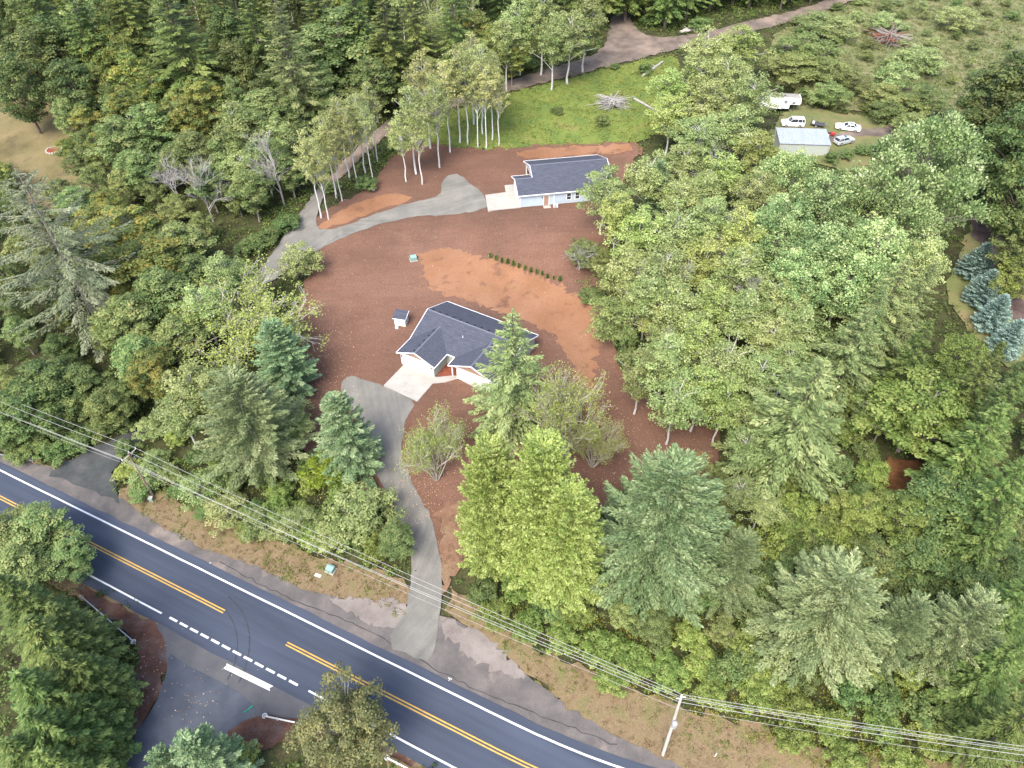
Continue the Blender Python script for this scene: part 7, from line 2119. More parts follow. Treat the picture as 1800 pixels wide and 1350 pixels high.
 ('shrub_g', 46.5, 41.0, 2.9, 2.12, 'fill_shrub_g'),
 ('willow', 19.2, 43.8, 2.9, 2.71, 'fill_willow'),
 ('shrub_y', 0.6, 46.2, 4.8, 2.41, 'fill_shrub_y'),
 ('willow', 25.9, 40.0, 4.9, 2.17, 'fill_willow'),
 ('shrub_g', 55.7, 40.9, 4.5, 2.85, 'fill_shrub_g'),
 ('shrub_g', 56.0, 57.1, 4.6, 2.39, 'fill_shrub_g'),
 ('shrub_g', 17.4, 60.2, 3.5, 2.28, 'fill_shrub_g'),
 ('shrub_g', 47.8, 50.6, 3.1, 2.21, 'fill_shrub_g'),
 ('shrub_g', 51.9, 65.8, 3.0, 2.22, 'fill_shrub_g'),
 ('shrub_g', 10.9, 56.5, 3.1, 2.86, 'fill_shrub_g'),
 ('shrub_g', 2.2, 52.4, 4.8, 2.61, 'fill_shrub_g'),
 ('shrub_g', 35.6, 48.5, 3.7, 2.14, 'fill_shrub_g'),
 ('shrub_y', 65.2, 43.3, 4.0, 2.73, 'fill_shrub_y'),
 ('shrub_g', 26.7, 49.6, 4.4, 2.29, 'fill_shrub_g'),
 ('shrub_y', 55.5, 76.8, 4.9, 2.76, 'fill_shrub_y'),
 ('shrub_g', 48.7, 58.6, 3.5, 2.12, 'fill_shrub_g'),
 ('shrub_y', 54.0, 48.0, 4.2, 2.87, 'fill_shrub_y'),
 ('shrub_g', 68.6, 45.8, 3.9, 2.36, 'fill_shrub_g'),
 ('shrub_g', 26.0, 35.3, 4.8, 2.43, 'fill_shrub_g'),
 ('shrub_y', 30.4, 49.4, 3.3, 2.4, 'fill_shrub_y'),
 ('shrub_g', 61.8, 46.7, 4.2, 2.27, 'fill_shrub_g'),
 ('shrub_g', 38.9, 72.9, 4.9, 2.72, 'fill_shrub_g'),
 ('shrub_y', 31.0, 34.7, 2.9, 2.81, 'fill_shrub_y'),
 ('willow', 45.9, 69.9, 3.7, 2.8, 'fill_willow'),
 ('shrub_y', 55.5, 30.9, 5.0, 2.24, 'fill_shrub_y'),
 ('shrub_g', 21.6, 46.8, 3.1, 2.96, 'fill_shrub_g'),
 ('shrub_g', 58.5, 43.7, 3.5, 2.4, 'fill_shrub_g'),
 ('willow', 29.4, 61.8, 4.6, 2.49, 'fill_willow'),
 ('shrub_y', 38.8, 60.3, 4.5, 2.18, 'fill_shrub_y'),
 ('willow', 25.0, 53.1, 3.1, 2.59, 'fill_willow'),
 ('shrub_g', 53.5, 52.5, 3.4, 1.94, 'fill_shrub_g'),
 ('shrub_g', 30.7, 39.4, 2.7, 2.67, 'fill_shrub_g'),
 ('shrub_g', 65.0, 57.3, 2.8, 2.84, 'fill_shrub_g'),
 ('shrub_g', 35.2, 64.1, 2.8, 2.41, 'fill_shrub_g'),
 ('shrub_y', 67.3, 37.8, 3.4, 2.24, 'fill_shrub_y'),
 ('shrub_g', 35.2, 71.3, 4.0, 2.21, 'fill_shrub_g'),
 ('shrub_y', 18.8, 54.2, 3.8, 2.54, 'fill_shrub_y'),
 ('shrub_y', 51.3, 61.8, 3.9, 2.88, 'fill_shrub_y'),
 ('willow', 79.8, 66.3, 2.8, 2.47, 'fill_willow'),
 ('shrub_y', -37.1, 64.8, 2.2, 1.94, 'fill_bank_y'),
 ('shrub_y', -44.1, 66.6, 3.5, 2.18, 'fill_bank_y'),
 ('shrub_y', -29.9, 62.8, 3.9, 1.76, 'fill_bank_y'),
 ('shrub_g', -26.4, 57.6, 2.8, 2.0, 'fill_bank_g'),
 ('shrub_g', -30.5, 66.7, 3.9, 2.24, 'fill_bank_g'),
 ('willow_p', -17.3, 55.0, 2.4, 2.19, 'fill_bank_w'),
 ('shrub_g', -40.6, 72.5, 3.5, 2.25, 'fill_bank_g'),
 ('willow_p', -57.7, 73.8, 3.7, 2.49, 'fill_bank_w'),
 ('willow_p', -54.9, 68.8, 2.5, 2.19, 'fill_bank_w'),
 ('shrub_y', -36.7, 73.1, 2.2, 2.32, 'fill_bank_y'),
 ('willow_p', -35.6, 68.6, 2.4, 2.32, 'fill_bank_w'),
 ('shrub_g', -41.6, 63.5, 4.0, 1.83, 'fill_bank_g'),
 ('willow_p', -52.2, 65.8, 2.7, 2.33, 'fill_bank_w'),
 ('shrub_g', -21.3, 53.5, 3.6, 1.61, 'fill_bank_g'),
 ('shrub_g', -48.4, 68.7, 3.0, 1.92, 'fill_bank_g'),
 ('shrub_y', -53.0, 72.8, 2.6, 2.27, 'fill_bank_y'),
 ('shrub_y', -58.5, 67.0, 2.3, 2.6, 'fill_bank_y'),
 ('shrub_g', -37.4, 58.8, 3.6, 2.04, 'fill_bank_g'),
 ('shrub_g', -60.2, 70.6, 2.7, 2.2, 'fill_bank_g'),
 ('shrub_y', -45.6, 71.2, 3.4, 1.71, 'fill_bank_y'),
 ('shrub_y', -25.1, 63.7, 2.4, 2.3, 'fill_bank_y'),
 ('shrub_g', -49.2, 63.2, 2.0, 2.11, 'fill_bank_g'),
 ('shrub_y', -33.9, 62.0, 3.2, 2.35, 'fill_bank_y'),
 ('willow_p', -41.1, 68.8, 2.3, 1.79, 'fill_bank_w'),
 ('willow_p', -33.1, 55.6, 2.8, 1.8, 'fill_bank_w'),
 ('shrub_y', -30.4, 59.2, 2.7, 1.61, 'fill_bank_y'),
 ('shrub_g', -44.2, 59.7, 2.7, 2.42, 'fill_bank_g'),
 ('willow_p', -21.9, 59.6, 3.4, 2.15, 'fill_bank_w'),
 ('willow', -61.5, 23.1, 3.6, 2.17, 'fill_junction_w'),
 ('alder', 45.2, 100.0, 5.1, 2.21, 'right_mix'),
 ('shrub_g', 48.6, 83.8, 8.4, 3.12, 'fill_shrub_g'),
 ('alder', 55.1, 97.1, 8.6, 2.37, 'right_mix'),
 ('alder', 50.4, 92.7, 5.5, 2.68, 'right_mix'),
 ('shrub_g', 36.4, 100.9, 8.3, 2.43, 'fill_shrub_g'),
 ('shrub_g', 42.3, 86.4, 6.5, 2.97, 'fill_shrub_g'),
 ('alder', 43.1, 106.5, 6.0, 2.24, 'right_mix'),
 ('shrub_g', 33.0, 93.9, 6.0, 3.14, 'fill_shrub_g'),
 ('alder', 51.8, 103.1, 8.0, 2.85, 'right_mix'),
 ('shrub_g', 26.2, 103.3, 7.3, 2.37, 'fill_shrub_g'),
 ('shrub_g', 33.9, 80.7, 5.3, 2.25, 'fill_shrub_g'),
 ('shrub_g', 18.5, 85.1, 8.8, 2.21, 'fill_shrub_g'),
 ('shrub_g', 45.2, 78.2, 7.6, 3.08, 'fill_shrub_g'),
 ('alder', 26.8, 91.7, 8.1, 2.65, 'right_mix'),
 ('alder', 22.7, 98.7, 5.7, 2.69, 'right_mix'),
 ('alder', 40.5, 97.2, 5.6, 2.72, 'right_mix'),
 ('alder', 29.3, 85.4, 5.5, 2.69, 'right_mix'),
 ('alder', 31.4, 102.5, 6.5, 2.84, 'right_mix'),
 ('alder', 23.7, 84.2, 9.0, 2.58, 'right_mix'),
 ('alder', 46.8, 88.5, 6.3, 2.56, 'right_mix'),
 ('maple', 74.1, 64.7, 11.6, 2.87, 'fill_lane_m'),
 ('fir', 63.4, 74.9, 10.8, 2.62, 'fir_lane'),
 ('fir', 71.3, 70.3, 7.7, 3.4, 'fir_lane'),
 ('alder', 79.5, 71.3, 8.7, 3.53, 'fill_lane'),
 ('alder', 67.0, 66.6, 8.4, 3.25, 'fill_lane'),
 ('alder', 84.0, 67.9, 7.7, 3.51, 'fill_lane'),
 ('fir', 81.1, 62.7, 8.7, 2.84, 'fir_lane'),
 ('alder', 70.0, 75.2, 8.6, 3.28, 'fill_lane'),
 ('maple', 75.1, 73.8, 11.1, 2.97, 'fill_lane_m'),
 ('maple_dark', 104.7, 105.6, 18.3, 4.2, 'edge_dark'),
 ('maple_dark', 121.4, 146.4, 17.0, 4.45, 'edge_dark'),
 ('maple_dark', 98.0, 95.8, 19.0, 4.04, 'edge_dark'),
 ('maple_dark', 108.9, 113.5, 16.6, 4.69, 'edge_dark'),
 ('maple_dark', 98.3, 105.3, 16.2, 4.94, 'edge_dark'),
 ('maple_dark', 109.7, 137.2, 17.1, 4.25, 'edge_dark'),
 ('maple_dark', 110.0, 125.1, 15.8, 4.63, 'edge_dark'),
 ('maple_dark', 104.5, 122.5, 18.1, 4.79, 'edge_dark'),
 ('maple_dark', 115.3, 143.0, 16.1, 4.96, 'edge_dark'),
 ('maple_dark', 99.9, 115.6, 17.3, 5.0, 'edge_dark'),
 ('maple_dark', 116.9, 132.9, 16.2, 4.6, 'edge_dark'),
 ('maple_dark', 107.1, 131.7, 14.4, 4.58, 'edge_dark'),
 ('maple_dark', 121.0, 138.2, 14.9, 4.91, 'edge_dark'),
 ('maple_dark', 111.4, 119.1, 17.8, 4.99, 'edge_dark'),
]
for i, (kind, x, y, h, r, key) in enumerate(TREES):
    name, label, cat, group = LABELS[key]
    plant(kind, x, y, h, r, name, label, cat, group, i)
# ---------------------------------------------------------------- white house with two front gables
def window(parent, a, b, z0, z1, plane, coord, out, name='window'):
    """sash window standing on a wall: plane 'y' means the wall lies at y=coord and faces out (+1/-1)"""
    def bx(u0, u1, w0, w1, d0, d1):
        if plane == 'y':
            return ((u0, min(coord + out * d0, coord + out * d1), w0), (u1, max(coord + out * d0, coord + out * d1), w1))
        return ((min(coord + out * d0, coord + out * d1), u0, w0), (max(coord + out * d0, coord + out * d1), u1, w1))
    w = MB().box(*bx(a, b, z0, z1, 0.003, 0.03)).build(name, 'glass_dark', parent)
    t = 0.12
    fr = MB()
    fr.box(*bx(a - t, b + t, z1, z1 + t, 0.003, 0.07)); fr.box(*bx(a - t, b + t, z0 - t, z0, 0.003, 0.07))
    fr.box(*bx(a - t, a, z0, z1, 0.003, 0.065)); fr.box(*bx(b, b + t, z0, z1, 0.003, 0.065))
    fr.box(*bx(a, b, (z0 + z1) / 2 - 0.03, (z0 + z1) / 2 + 0.03, 0.032, 0.05))
    fr.build('window_frame', 'trim_white', w)
    return w

H1 = thing('house', 'white house with dark hipped looking gable roof and concrete garage apron', 'house', (-19.1, 86.2, 5.0), math.radians(-29.5))
EV, PT = 2.75, 0.42                      # eave height and roof pitch
GA, GB = 7.5, 3.8                        # garage roof width, main front eave
MA, MBK = 18.4, 15.3                     # main roof length, back eave
RID = (GB + MBK) / 2
rm = PT * (RID - GB); rg = PT * GA / 2; ex0, ex1 = 9.1, 18.0; re = PT * (ex1 - ex0) / 2
wl = MB()
wl.box((0.45, GB + 0.4, -0.3), (MA - 0.45, MBK - 0.4, EV - 0.05))
for xa, xb in ((0.45, 0.6), (MA - 0.6, MA - 0.45)):
    wl.prism([(GB + 0.4, EV - 0.06), (MBK - 0.4, EV - 0.06), (RID, EV + rm - 0.3)], 'x', xa, xb)
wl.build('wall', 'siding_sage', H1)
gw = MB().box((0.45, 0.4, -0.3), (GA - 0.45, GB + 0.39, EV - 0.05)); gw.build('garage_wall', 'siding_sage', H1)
MB().box((0.46, 0.34, 0.0), (GA - 0.46, 0.4, EV - 0.04)).build('garage_front', 'siding_white', H1)
gp = MB().prism([(0.45, EV - 0.04), (GA - 0.45, EV - 0.04), (GA / 2, EV + rg - 0.22)], 'y', 0.42, 0.58); gp.build('gable_panel', 'gable_brown', H1)
gd = MB().box((1.2, 0.30, 0.02), (6.3, 0.338, 2.25)).build('garage_door', 'trim_white', H1)
for k in range(4):
    for c in range(4):
        MB().box((1.32 + c * 1.24, 0.285, 0.10 + k * 0.55), (2.4 + c * 1.24, 0.299, 0.52 + k * 0.55)).build('door_panel', 'siding_white', gd)
for x in (0.75, 6.75):
    MB().box((x - 0.09, 0.22, 1.85), (x + 0.09, 0.339, 2.2)).build('wall_lamp', 'dark_metal', H1)
ew = MB().box((10.4, 2.0, -0.3), (ex1 - 0.4, GB + 0.39, EV - 0.05)); ew.build('entry_wall', 'siding_white', H1)
MB().prism([(ex0 + 0.4, EV - 0.04), (ex1 - 0.4, EV - 0.04), ((ex0 + ex1) / 2, EV + re - 0.22)], 'y', 2.02, 2.18).build('gable_panel', 'gable_brown', H1)
MB().box((ex0 + 0.35, 1.98, EV - 0.28), (10.39, 2.2, EV - 0.045)).build('porch_beam', 'trim_white', H1)
MB().box((9.45, 2.0, 0.0), (9.65, 2.2, EV - 0.29)).build('porch_post', 'trim_white', H1)
MB().box((GA - 0.44, 1.2, -0.2), (10.39, GB + 0.38, 0.12)).build('porch_floor', 'mulch', H1)
window(H1, 6.0 + 2.0, 9.4, 1.0, 2.2, 'x', MA - 0.45, 1)
rf = MB()
T_ = 0.16
def pl(x, y, z): return (x, y, EV + z)
rf.slab([pl(0, GB, 0), pl(MA, GB, 0), pl(MA, RID, rm), pl(0, RID, rm)], T_)
rf.slab([pl(0, RID, rm + 0.001), pl(MA, RID, rm + 0.001), pl(MA, MBK, 0), pl(0, MBK, 0)], T_)
yv = GB + rg / PT
rf.slab([pl(-0.002, -0.0, 0), pl(GA / 2, 0, rg), pl(GA / 2, yv, rg), pl(-0.002, GB, 0.002)], T_)
rf.slab([pl(GA / 2 + 0.001, 0, rg), pl(GA, 0, 0), pl(GA, GB, 0.002), pl(GA / 2 + 0.001, yv, rg)], T_)
ye = GB + re / PT; xm = (ex0 + ex1) / 2
rf.slab([pl(ex0, 1.6, 0), pl(xm, 1.6, re), pl(xm, ye, re), pl(ex0, GB, 0.002)], T_)
rf.slab([pl(xm + 0.001, 1.6, re), pl(ex1, 1.6, 0), pl(ex1, GB, 0.002), pl(xm + 0.001, ye, re)], T_)
roof = rf.build('roof', 'roof_shingle', H1)
def trim(parent, p, q, h=0.2, w=0.05, name='fascia', mat='trim_white'):
    a, b = Vector(p), Vector(q); d = (b - a).normalized()
    s = d.cross(Vector((0, 0, 1))).normalized() * w
    mb = MB(); up = Vector((0, 0, h))
    vs = [a - s, b - s, b + s, a + s]
    mb.add([v - up + Vector((0, 0, 0.035)) for v in vs] + [v + Vector((0, 0, 0.035)) for v in vs], [(0, 3, 2, 1), (4, 5, 6, 7), (0, 1, 5, 4), (1, 2, 6, 5), (2, 3, 7, 6), (3, 0, 4, 7)])
    return mb.build(name, mat, parent)
o_ = 0.055
for p, q in ((pl(0, MBK + o_, 0), pl(MA, MBK + o_, 0)), (pl(-o_, GB, 0), pl(-o_, RID, rm)), (pl(-o_, RID, rm), pl(-o_, MBK, 0)), (pl(MA + o_, GB, 0), pl(MA + o_, RID, rm)), (pl(MA + o_, RID, rm), pl(MA + o_, MBK, 0)),
             (pl(-o_ - .002, -o_, 0), pl(-o_ - .002, GB - .06, 0)), (pl(GA + o_, -o_, 0), pl(GA + o_, GB - .06, 0)), (pl(0, -o_, 0), pl(GA / 2, -o_, rg)), (pl(GA / 2, -o_, rg), pl(GA, -o_, 0)),
             (pl(GA + .12, GB - o_, 0), pl(ex0 - .12, GB - o_, 0)), (pl(ex0 - o_, 1.6, 0), pl(ex0 - o_, GB - .12, 0)), (pl(ex0, 1.6 - o_, 0), pl(xm, 1.6 - o_, re)), (pl(xm, 1.6 - o_, re), pl(ex1, 1.6 - o_, 0)), (pl(ex1 + o_, 1.6, 0), pl(ex1 + o_, GB - .06, 0))):
    trim(H1, p, q)
def cap(parent, p, q):
    a, b = Vector(p), Vector(q); d = (b - a).normalized(); s = d.cross(Vector((0, 0, 1))).normalized()
    mb = MB(); vs = []
    for c in (a, b):
        vs += [c - s * 0.17 + Vector((0, 0, -0.035)), c + Vector((0, 0, 0.05)), c + s * 0.17 + Vector((0, 0, -0.035))]
    mb.add(vs, [(0, 1, 4, 3), (1, 2, 5, 4), (0, 3, 5, 2)])
    return mb.build('ridge_cap', 'shingle_cap', parent)
cap(roof, pl(0, RID, rm + 0.01), pl(MA, RID, rm + 0.01)); cap(roof, pl(GA / 2, 0, rg + 0.01), pl(GA / 2, yv, rg + 0.01)); cap(roof, pl(xm, 1.6, re + 0.01), pl(xm, ye, re + 0.01))
vent = MB().box((-0.17, -0.12, 0), (0.17, 0.12, 0.12)).mesh('roof_vent'); vent.materials.append(M['vent_dark'])
for k in range(13):
    v_ = link('roof_vent', vent, roof); v_.location = pl(0.8 + k * 1.38, RID + 0.42, rm - 0.42 * PT + 0.01)
for k in range(5):
    v_ = link('roof_vent', vent, roof); v_.location = pl(GA / 2 - 0.42, 0.6 + k * 1.4, rg - 0.42 * PT + 0.01); v_.rotation_euler = (0, 0, math.pi / 2)
v_ = MB().tube([pl(8.5, 7.2, PT * 3.4 - 0.05), pl(8.5, 7.2, PT * 3.4 + 0.35)], 0.07, 8).build('vent_pipe', 'trim_white', roof)

# ---------------------------------------------------------------- light blue house
H2 = thing('house', 'light blue house with white trim and brown door above the soil yard', 'house', (1.23, 124.74, 11.0), math.radians(9.8))
EV = 2.9; PT = 0.40
A0, ML, MD, GD = 3.6, 19.6, 13.6, 7.85
RM, RGm = MD / 2, GD / 2
zr, zg = PT * RM, PT * RGm
w2 = MB()
w2.box((A0 + 0.4, 0.4, 0.12), (ML - 0.4, 8.6, EV - 0.05)); w2.box((A0 + 2.4, 8.6, 0.12), (ML - 0.4, MD - 0.4, EV - 0.05))
w2.box((0.4, 0.402, 0.12), (A0 + 0.4, GD - 0.4, EV - 0.06))
w2.prism([(0.4, EV - 0.06), (MD - 0.4, EV - 0.06), (RM, EV + zr - 0.28)], 'x', A0 + 0.4, A0 + 0.55)
w2.prism([(0.4, EV - 0.06), (MD - 0.4, EV - 0.06), (RM, EV + zr - 0.28)], 'x', ML - 0.55, ML - 0.4)
w2.prism([(0.4, EV - 0.06), (GD - 0.4, EV - 0.06), (RGm, EV + zg - 0.26)], 'x', 0.4, 0.55)
w2.build('wall', 'siding_blue', H2)
fd = MB(); fd.box((0.42, 0.44, -0.7), (A0 + 0.4, GD - 0.42, 0.119)); fd.box((A0 + 0.4, 0.44, -0.7), (ML - 0.42, MD - 0.42, 0.119)); fd.build('foundation', 'foundation', H2)
d2 = MB().box((5.3, 0.34, 0.15), (6.25, 0.398, 2.22)).build('door', 'door_wood', H2)
MB().tube([(6.12, 0.30, 1.1), (6.12, 0.345, 1.1)], 0.04, 6).build('door_handle', 'steel', d2)
fr = MB(); fr.box((5.18, 0.32, 0.13), (5.3, 0.397, 2.34)); fr.box((6.25, 0.32, 0.13), (6.37, 0.397, 2.34)); fr.box((5.3, 0.32, 2.22), (6.25, 0.397, 2.34)); fr.build('door_frame', 'trim_white', d2)
MB().box((4.88, 0.27, 1.75), (5.02, 0.398, 2.1)).build('wall_lamp', 'dark_metal', H2)
window(H2, 10.0, 10.8, 0.95, 2.3, 'y', 0.4, -1); window(H2, 11.75, 12.55, 0.95, 2.3, 'y', 0.4, -1); window(H2, 16.0, 17.2, 1.0, 2.3, 'y', 0.4, -1)
for x in (0.41, A0 + 0.4 + 3.3):
    MB().box((x, 0.33, 0.13), (x + 0.18, 0.399, EV - 0.25)).build('corner_board', 'trim_white', H2)
g2 = MB().box((0.33, 1.1, 0.05), (0.398, 6.6, 2.3)).build('garage_door', 'trim_white', H2)
for k in range(4):
    MB().box((0.31, 1.2, 0.12 + 0.55 * k), (0.329, 6.5, 0.55 + 0.55 * k)).build('door_panel', 'siding_white', g2)
MB().box((5.1, -0.75, -0.7), (6.6, 0.33, 0.08)).build('door_step', 'concrete', H2)
MB().box((6.75, -0.6, -0.7), (8.6, 0.33, 0.0)).build('unit_pad', 'concrete', H2)
for x in (9.6, 13.6, 15.4):
    MB().box((x, 0.425, -0.05), (x + 0.35, 0.439, 0.09)).build('foundation_vent', 'vent_dark', H2)
for x in (7.35, 14.9):
    MB().tube([(x, 0.345, EV - 0.2), (x, 0.345, 0.1)], 0.04, 6).build('downspout', 'trim_white', H2)
MB().box((A0 + 0.42, MD - 0.6, 0.12), (A0 + 0.6, MD - 0.42, EV - 0.26)).build('porch_post', 'trim_white', H2)
MB().box((A0 + 0.40, 8.61, EV - 0.26), (A0 + 0.62, MD - 0.41, EV - 0.065)).build('porch_beam', 'trim_white', H2)
MB().tube([(A0 + 0.5, MD - 0.5, 1.5), (A0 + 0.5, MD - 2.3, EV - 0.22)], 0.07, 4).build('porch_brace', 'trim_white', H2)
r2 = MB()
r2.slab([pl(0, 0, 0), pl(ML, 0, 0), pl(ML, RM, zr), pl(A0, RM, zr), pl(A0, RGm, zg), pl(0, RGm, zg)], 0.16)
r2.slab([pl(0, RGm, zg + 0.001), pl(A0, RGm, zg + 0.001), pl(A0, GD, 0), pl(0, GD, 0)], 0.16)
r2.slab([pl(A0, RM, zr + 0.001), pl(ML, RM, zr + 0.001), pl(ML, MD, 0), pl(A0, MD, 0)], 0.16)
roof2 = r2.build('roof', 'roof_shingle', H2)
for p, q in ((pl(0, -o_, 0), pl(ML, -o_, 0)), (pl(A0, MD + o_, 0), pl(ML, MD + o_, 0)), (pl(0, GD + o_, 0), pl(A0 - .06, GD + o_, 0)), (pl(-o_, 0, 0), pl(-o_, RGm, zg)), (pl(-o_, RGm, zg), pl(-o_, GD, 0)),
             (pl(A0 - o_, RGm + .06, zg), pl(A0 - o_, RM, zr)), (pl(A0 - o_, RM, zr), pl(A0 - o_, MD, 0)), (pl(ML + o_, 0, 0), pl(ML + o_, RM, zr)), (pl(ML + o_, RM, zr), pl(ML + o_, MD, 0))):
    trim(H2, p, q)
cap(roof2, pl(A0, RM, zr + 0.01), pl(ML, RM, zr + 0.01)); cap(roof2, pl(0, RGm, zg + 0.01), pl(A0, RGm, zg + 0.01))
hp = thing('heat_pump', 'white heat pump unit on a pad beside the brown door', 'heat pump', (8.75, 125.42, 11.0), math.radians(9.8))
MB().box((-0.45, -0.2, 0.0), (0.45, 0.2, 0.75)).build('casing', 'trim_white', hp)
MB().tube([(-0.1, -0.215, 0.38), (-0.1, -0.2, 0.38)], 0.28, 12).build('fan_grille', 'steel', hp)

# ---------------------------------------------------------------- small things around the yards
x, y = PTS['shed']
sh = thing('pump_shed', 'small pale shed with grey sloping roof beside the white house', 'shed', on_ground(x, y + 0.3), math.radians(-12))
MB().box((-1.0, -0.85, -0.2), (1.0, 0.85, 1.75)).build('wall', 'siding_white', sh)
MB().slab([(-1.2, -1.05, 1.8), (1.2, -1.05, 1.8), (1.2, 1.05, 2.25), (-1.2, 1.05, 2.25)], 0.1).build('roof', 'roof_shingle', sh)
MB().prism([(-0.84, 1.75), (0.84, 1.75), (0.84, 2.06)], 'x', -0.98, 0.98).build('upper_wall', 'siding_white', sh)
window(sh, -0.35, 0.35, 0.7, 1.3, 'x', 1.0, 1)
for p, q in (((-1.2, -1.1, 1.8), (1.2, -1.1, 1.8)), ((1.25, -1.05, 1.8), (1.25, 1.05, 2.25))):
    trim(sh, p, q, 0.12, 0.03)
x, y = PTS['cap']
wc = thing('well_cap', 'white domed well cap on the soil beside the small shed', 'well cap', on_ground(x, y))
MB().tube([(0, 0, -0.1), (0, 0, 0.35), (0, 0, 0.5), (0, 0, 0.56)], [0.32, 0.32, 0.25, 0.08], 12).build('cap', 'trim_white', wc)
MB().tube([(0, 0, -0.05), (0, 0, 0.06)], 0.62, 12).build('base', 'soil', wc)
def utility_box(x, y, rz, label, s=1.0):
    b = thing('utility_box', label, 'utility box', on_ground(x, y), rz)
    MB().box((-0.75 * s, -0.65 * s, -0.1), (0.75 * s, 0.65 * s, 0.14)).build('pad', 'concrete', b)
    mb = MB(); mb.prism([(-0.5 * s, 0.14), (0.5 * s, 0.14), (0.5 * s, 0.95 * s), (0.2 * s, 1.05 * s), (-0.5 * s, 0.85 * s)], 'x', -0.6 * s, 0.6 * s); mb.build('cabinet', 'box_green', b)
    MB().box((-0.56 * s, -0.53 * s, 0.2), (0.56 * s, -0.505 * s, 0.8 * s)).build('hatch', 'box_green', b)
utility_box(*PTS['box1'], 0.3, 'green utility box at the tip of the orange subsoil patch')
utility_box(*PTS['box2'], -0.4, 'green utility box on the roadside verge under the power lines', 0.9)
x, y = PTS['lid']
lid = thing('meter_lid', 'white rectangular meter lid lying on the roadside verge', 'meter lid', on_ground(x, y, 0.05), -0.35)
MB().box((-0.5, -0.25, -0.05), (0.5, 0.25, 0.07)).build('frame', 'concrete', lid); MB().box((-0.42, -0.18, 0.072), (0.42, 0.18, 0.10)).build('lid', 'trim_white', lid)
x, y = PTS['sign']
sg = thing('yard_sign', 'small white sign on a post beside the dirt track', 'sign', on_ground(x, y), 0.4)
MB().box((-0.05, -0.05, -0.3), (0.05, 0.05, 1.9)).build('post', 'trim_white', sg); MB().box((-0.4, -0.08, 0.9), (0.4, -0.052, 1.7)).build('panel', 'trim_white', sg); MB().box((-0.05, -0.06, 1.9), (0.5, 0.06, 2.0)).build('arm', 'trim_white', sg)
def boulder(x, y, r, mat, label, seed):
    rg_ = random.Random(seed); mb = MB()
    import bmesh
    bm = bmesh.new(); bmesh.ops.create_icosphere(bm, subdivisions=2, radius=r)
    for v in bm.verts:
        v.co *= rg_.uniform(0.78, 1.15); v.co.z *= 0.7
    me = bpy.data.meshes.new('boulder'); bm.to_mesh(me); bm.free(); me.materials.append(M[mat])
    o = link('boulder', me); o.location = on_ground(x, y, r * 0.35); tag(o, label, 'boulder')
boulder(*PTS['boulder1'], 0.75, 'stone_tan', 'tan boulder beside the track under the birches', 1)
boulder(*PTS['boulder2'], 0.7, 'stone', 'pale grey boulder beside the track under the birches', 2)
# hedge of young conifers
hg = MB(); hv = []
rgs = random.Random(4); nrs = np.random.default_rng(4)
hmb, hV, hR = conifer(rgs, nrs, 1.3, 0.38, base=0.02, gap=0.12, nb=7, elev=(25, 60), droop=0.1, tip=0.1, frond=0.4, dens=90, ln=0.16, wd=0.07, trunk_r=0.03, lim=False)
htm = hmb.mesh('seedling_trunk'); htm.materials.append(M['bark_dark']); hcm = quads_mesh('seedling_foliage', hV, hR, 'cover_green')
for i, (x, y) in enumerate(SEEDS):
    e = thing('hedge_seedling', 'small green hedge conifer in the row planted on the soil', 'seedling', on_ground(x, y, 0.06), i * 1.3, 'hedge row on the soil')
    k = rgs.uniform(0.6, 0.95); e.scale = (k, k, k)
    link('trunk', htm, e); link('foliage', hcm, e)
# boundary string on pegs
a, b = PTS['stringA'], PTS['stringB']
st = thing('boundary_string', 'thin pale boundary string stretched across the brown soil', 'string', on_ground(*a))
bz = height(*a)
pp = [(a[0] + (b[0] - a[0]) * t - a[0], a[1] + (b[1] - a[1]) * t - a[1], height(a[0] + (b[0] - a[0]) * t, a[1] + (b[1] - a[1]) * t) + 0.2 - bz) for t in np.linspace(0, 1, 25)]
MB().tube(pp, 0.014, 4).build('string', 'subsoil_pale', st)
for q in (pp[0], pp[12], pp[24]):
    MB().tube([(q[0], q[1], q[2] - 0.4), (q[0], q[1], q[2] + 0.15)], 0.035, 4).build('peg', 'wood_grey', st)

# brush piles and logs
def brush(x, y, rad, n, mat, label, seed, hgt=1.6, extra=None):
    rg_ = random.Random(seed)
    t = thing('brush_pile', label, 'brush pile', on_ground(x, y))
    for i in range(n):
        a = rg_.uniform(0, 6.283); ln = rg_.uniform(0.5, 1.15) * rad * 1.7; r = rg_.uniform(0, 0.45) * rad
        cx, cy, cz = math.cos(a) * r, math.sin(a) * r, rg_.uniform(0.1, hgt) * (1 - r / rad)
        d = Vector((math.cos(a + rg_.gauss(0, 0.7)), math.sin(a + rg_.gauss(0, 0.7)), rg_.uniform(-0.22, 0.18))).normalized() * ln * 0.5
        c = Vector((cx, cy, cz + 0.15)); p, q = c - d, c + d
        p.z = max(p.z, 0.05); q.z = max(q.z, 0.05)
        m = (p + q) / 2 + Vector((rg_.gauss(0, .12), rg_.gauss(0, .12), rg_.gauss(0, .12)))
        m.z = max(m.z, 0.08)
        th = rg_.uniform(0.05, 0.13)
        MB().tube([p, m, q], [th, th * 0.8, th * 0.35], 5).build('branch', mat if not (extra and i % 4 == 0) else extra, t)
    return t
brush(*PTS['brush1'], 4.6, 75, 'dead_wood', 'silver grey brush pile in the green meadow', 5)
brush(*PTS['brush2'], 6.0, 110, 'bark_grey', 'big brown grey brush pile with reddish dead fronds on the cleared slope', 6, 2.6, 'mulch')
brush(*PTS['brush3'], 3.0, 25, 'bark_grey', 'small dark brush heap on the cleared slope beside the willows', 8, 1.0)
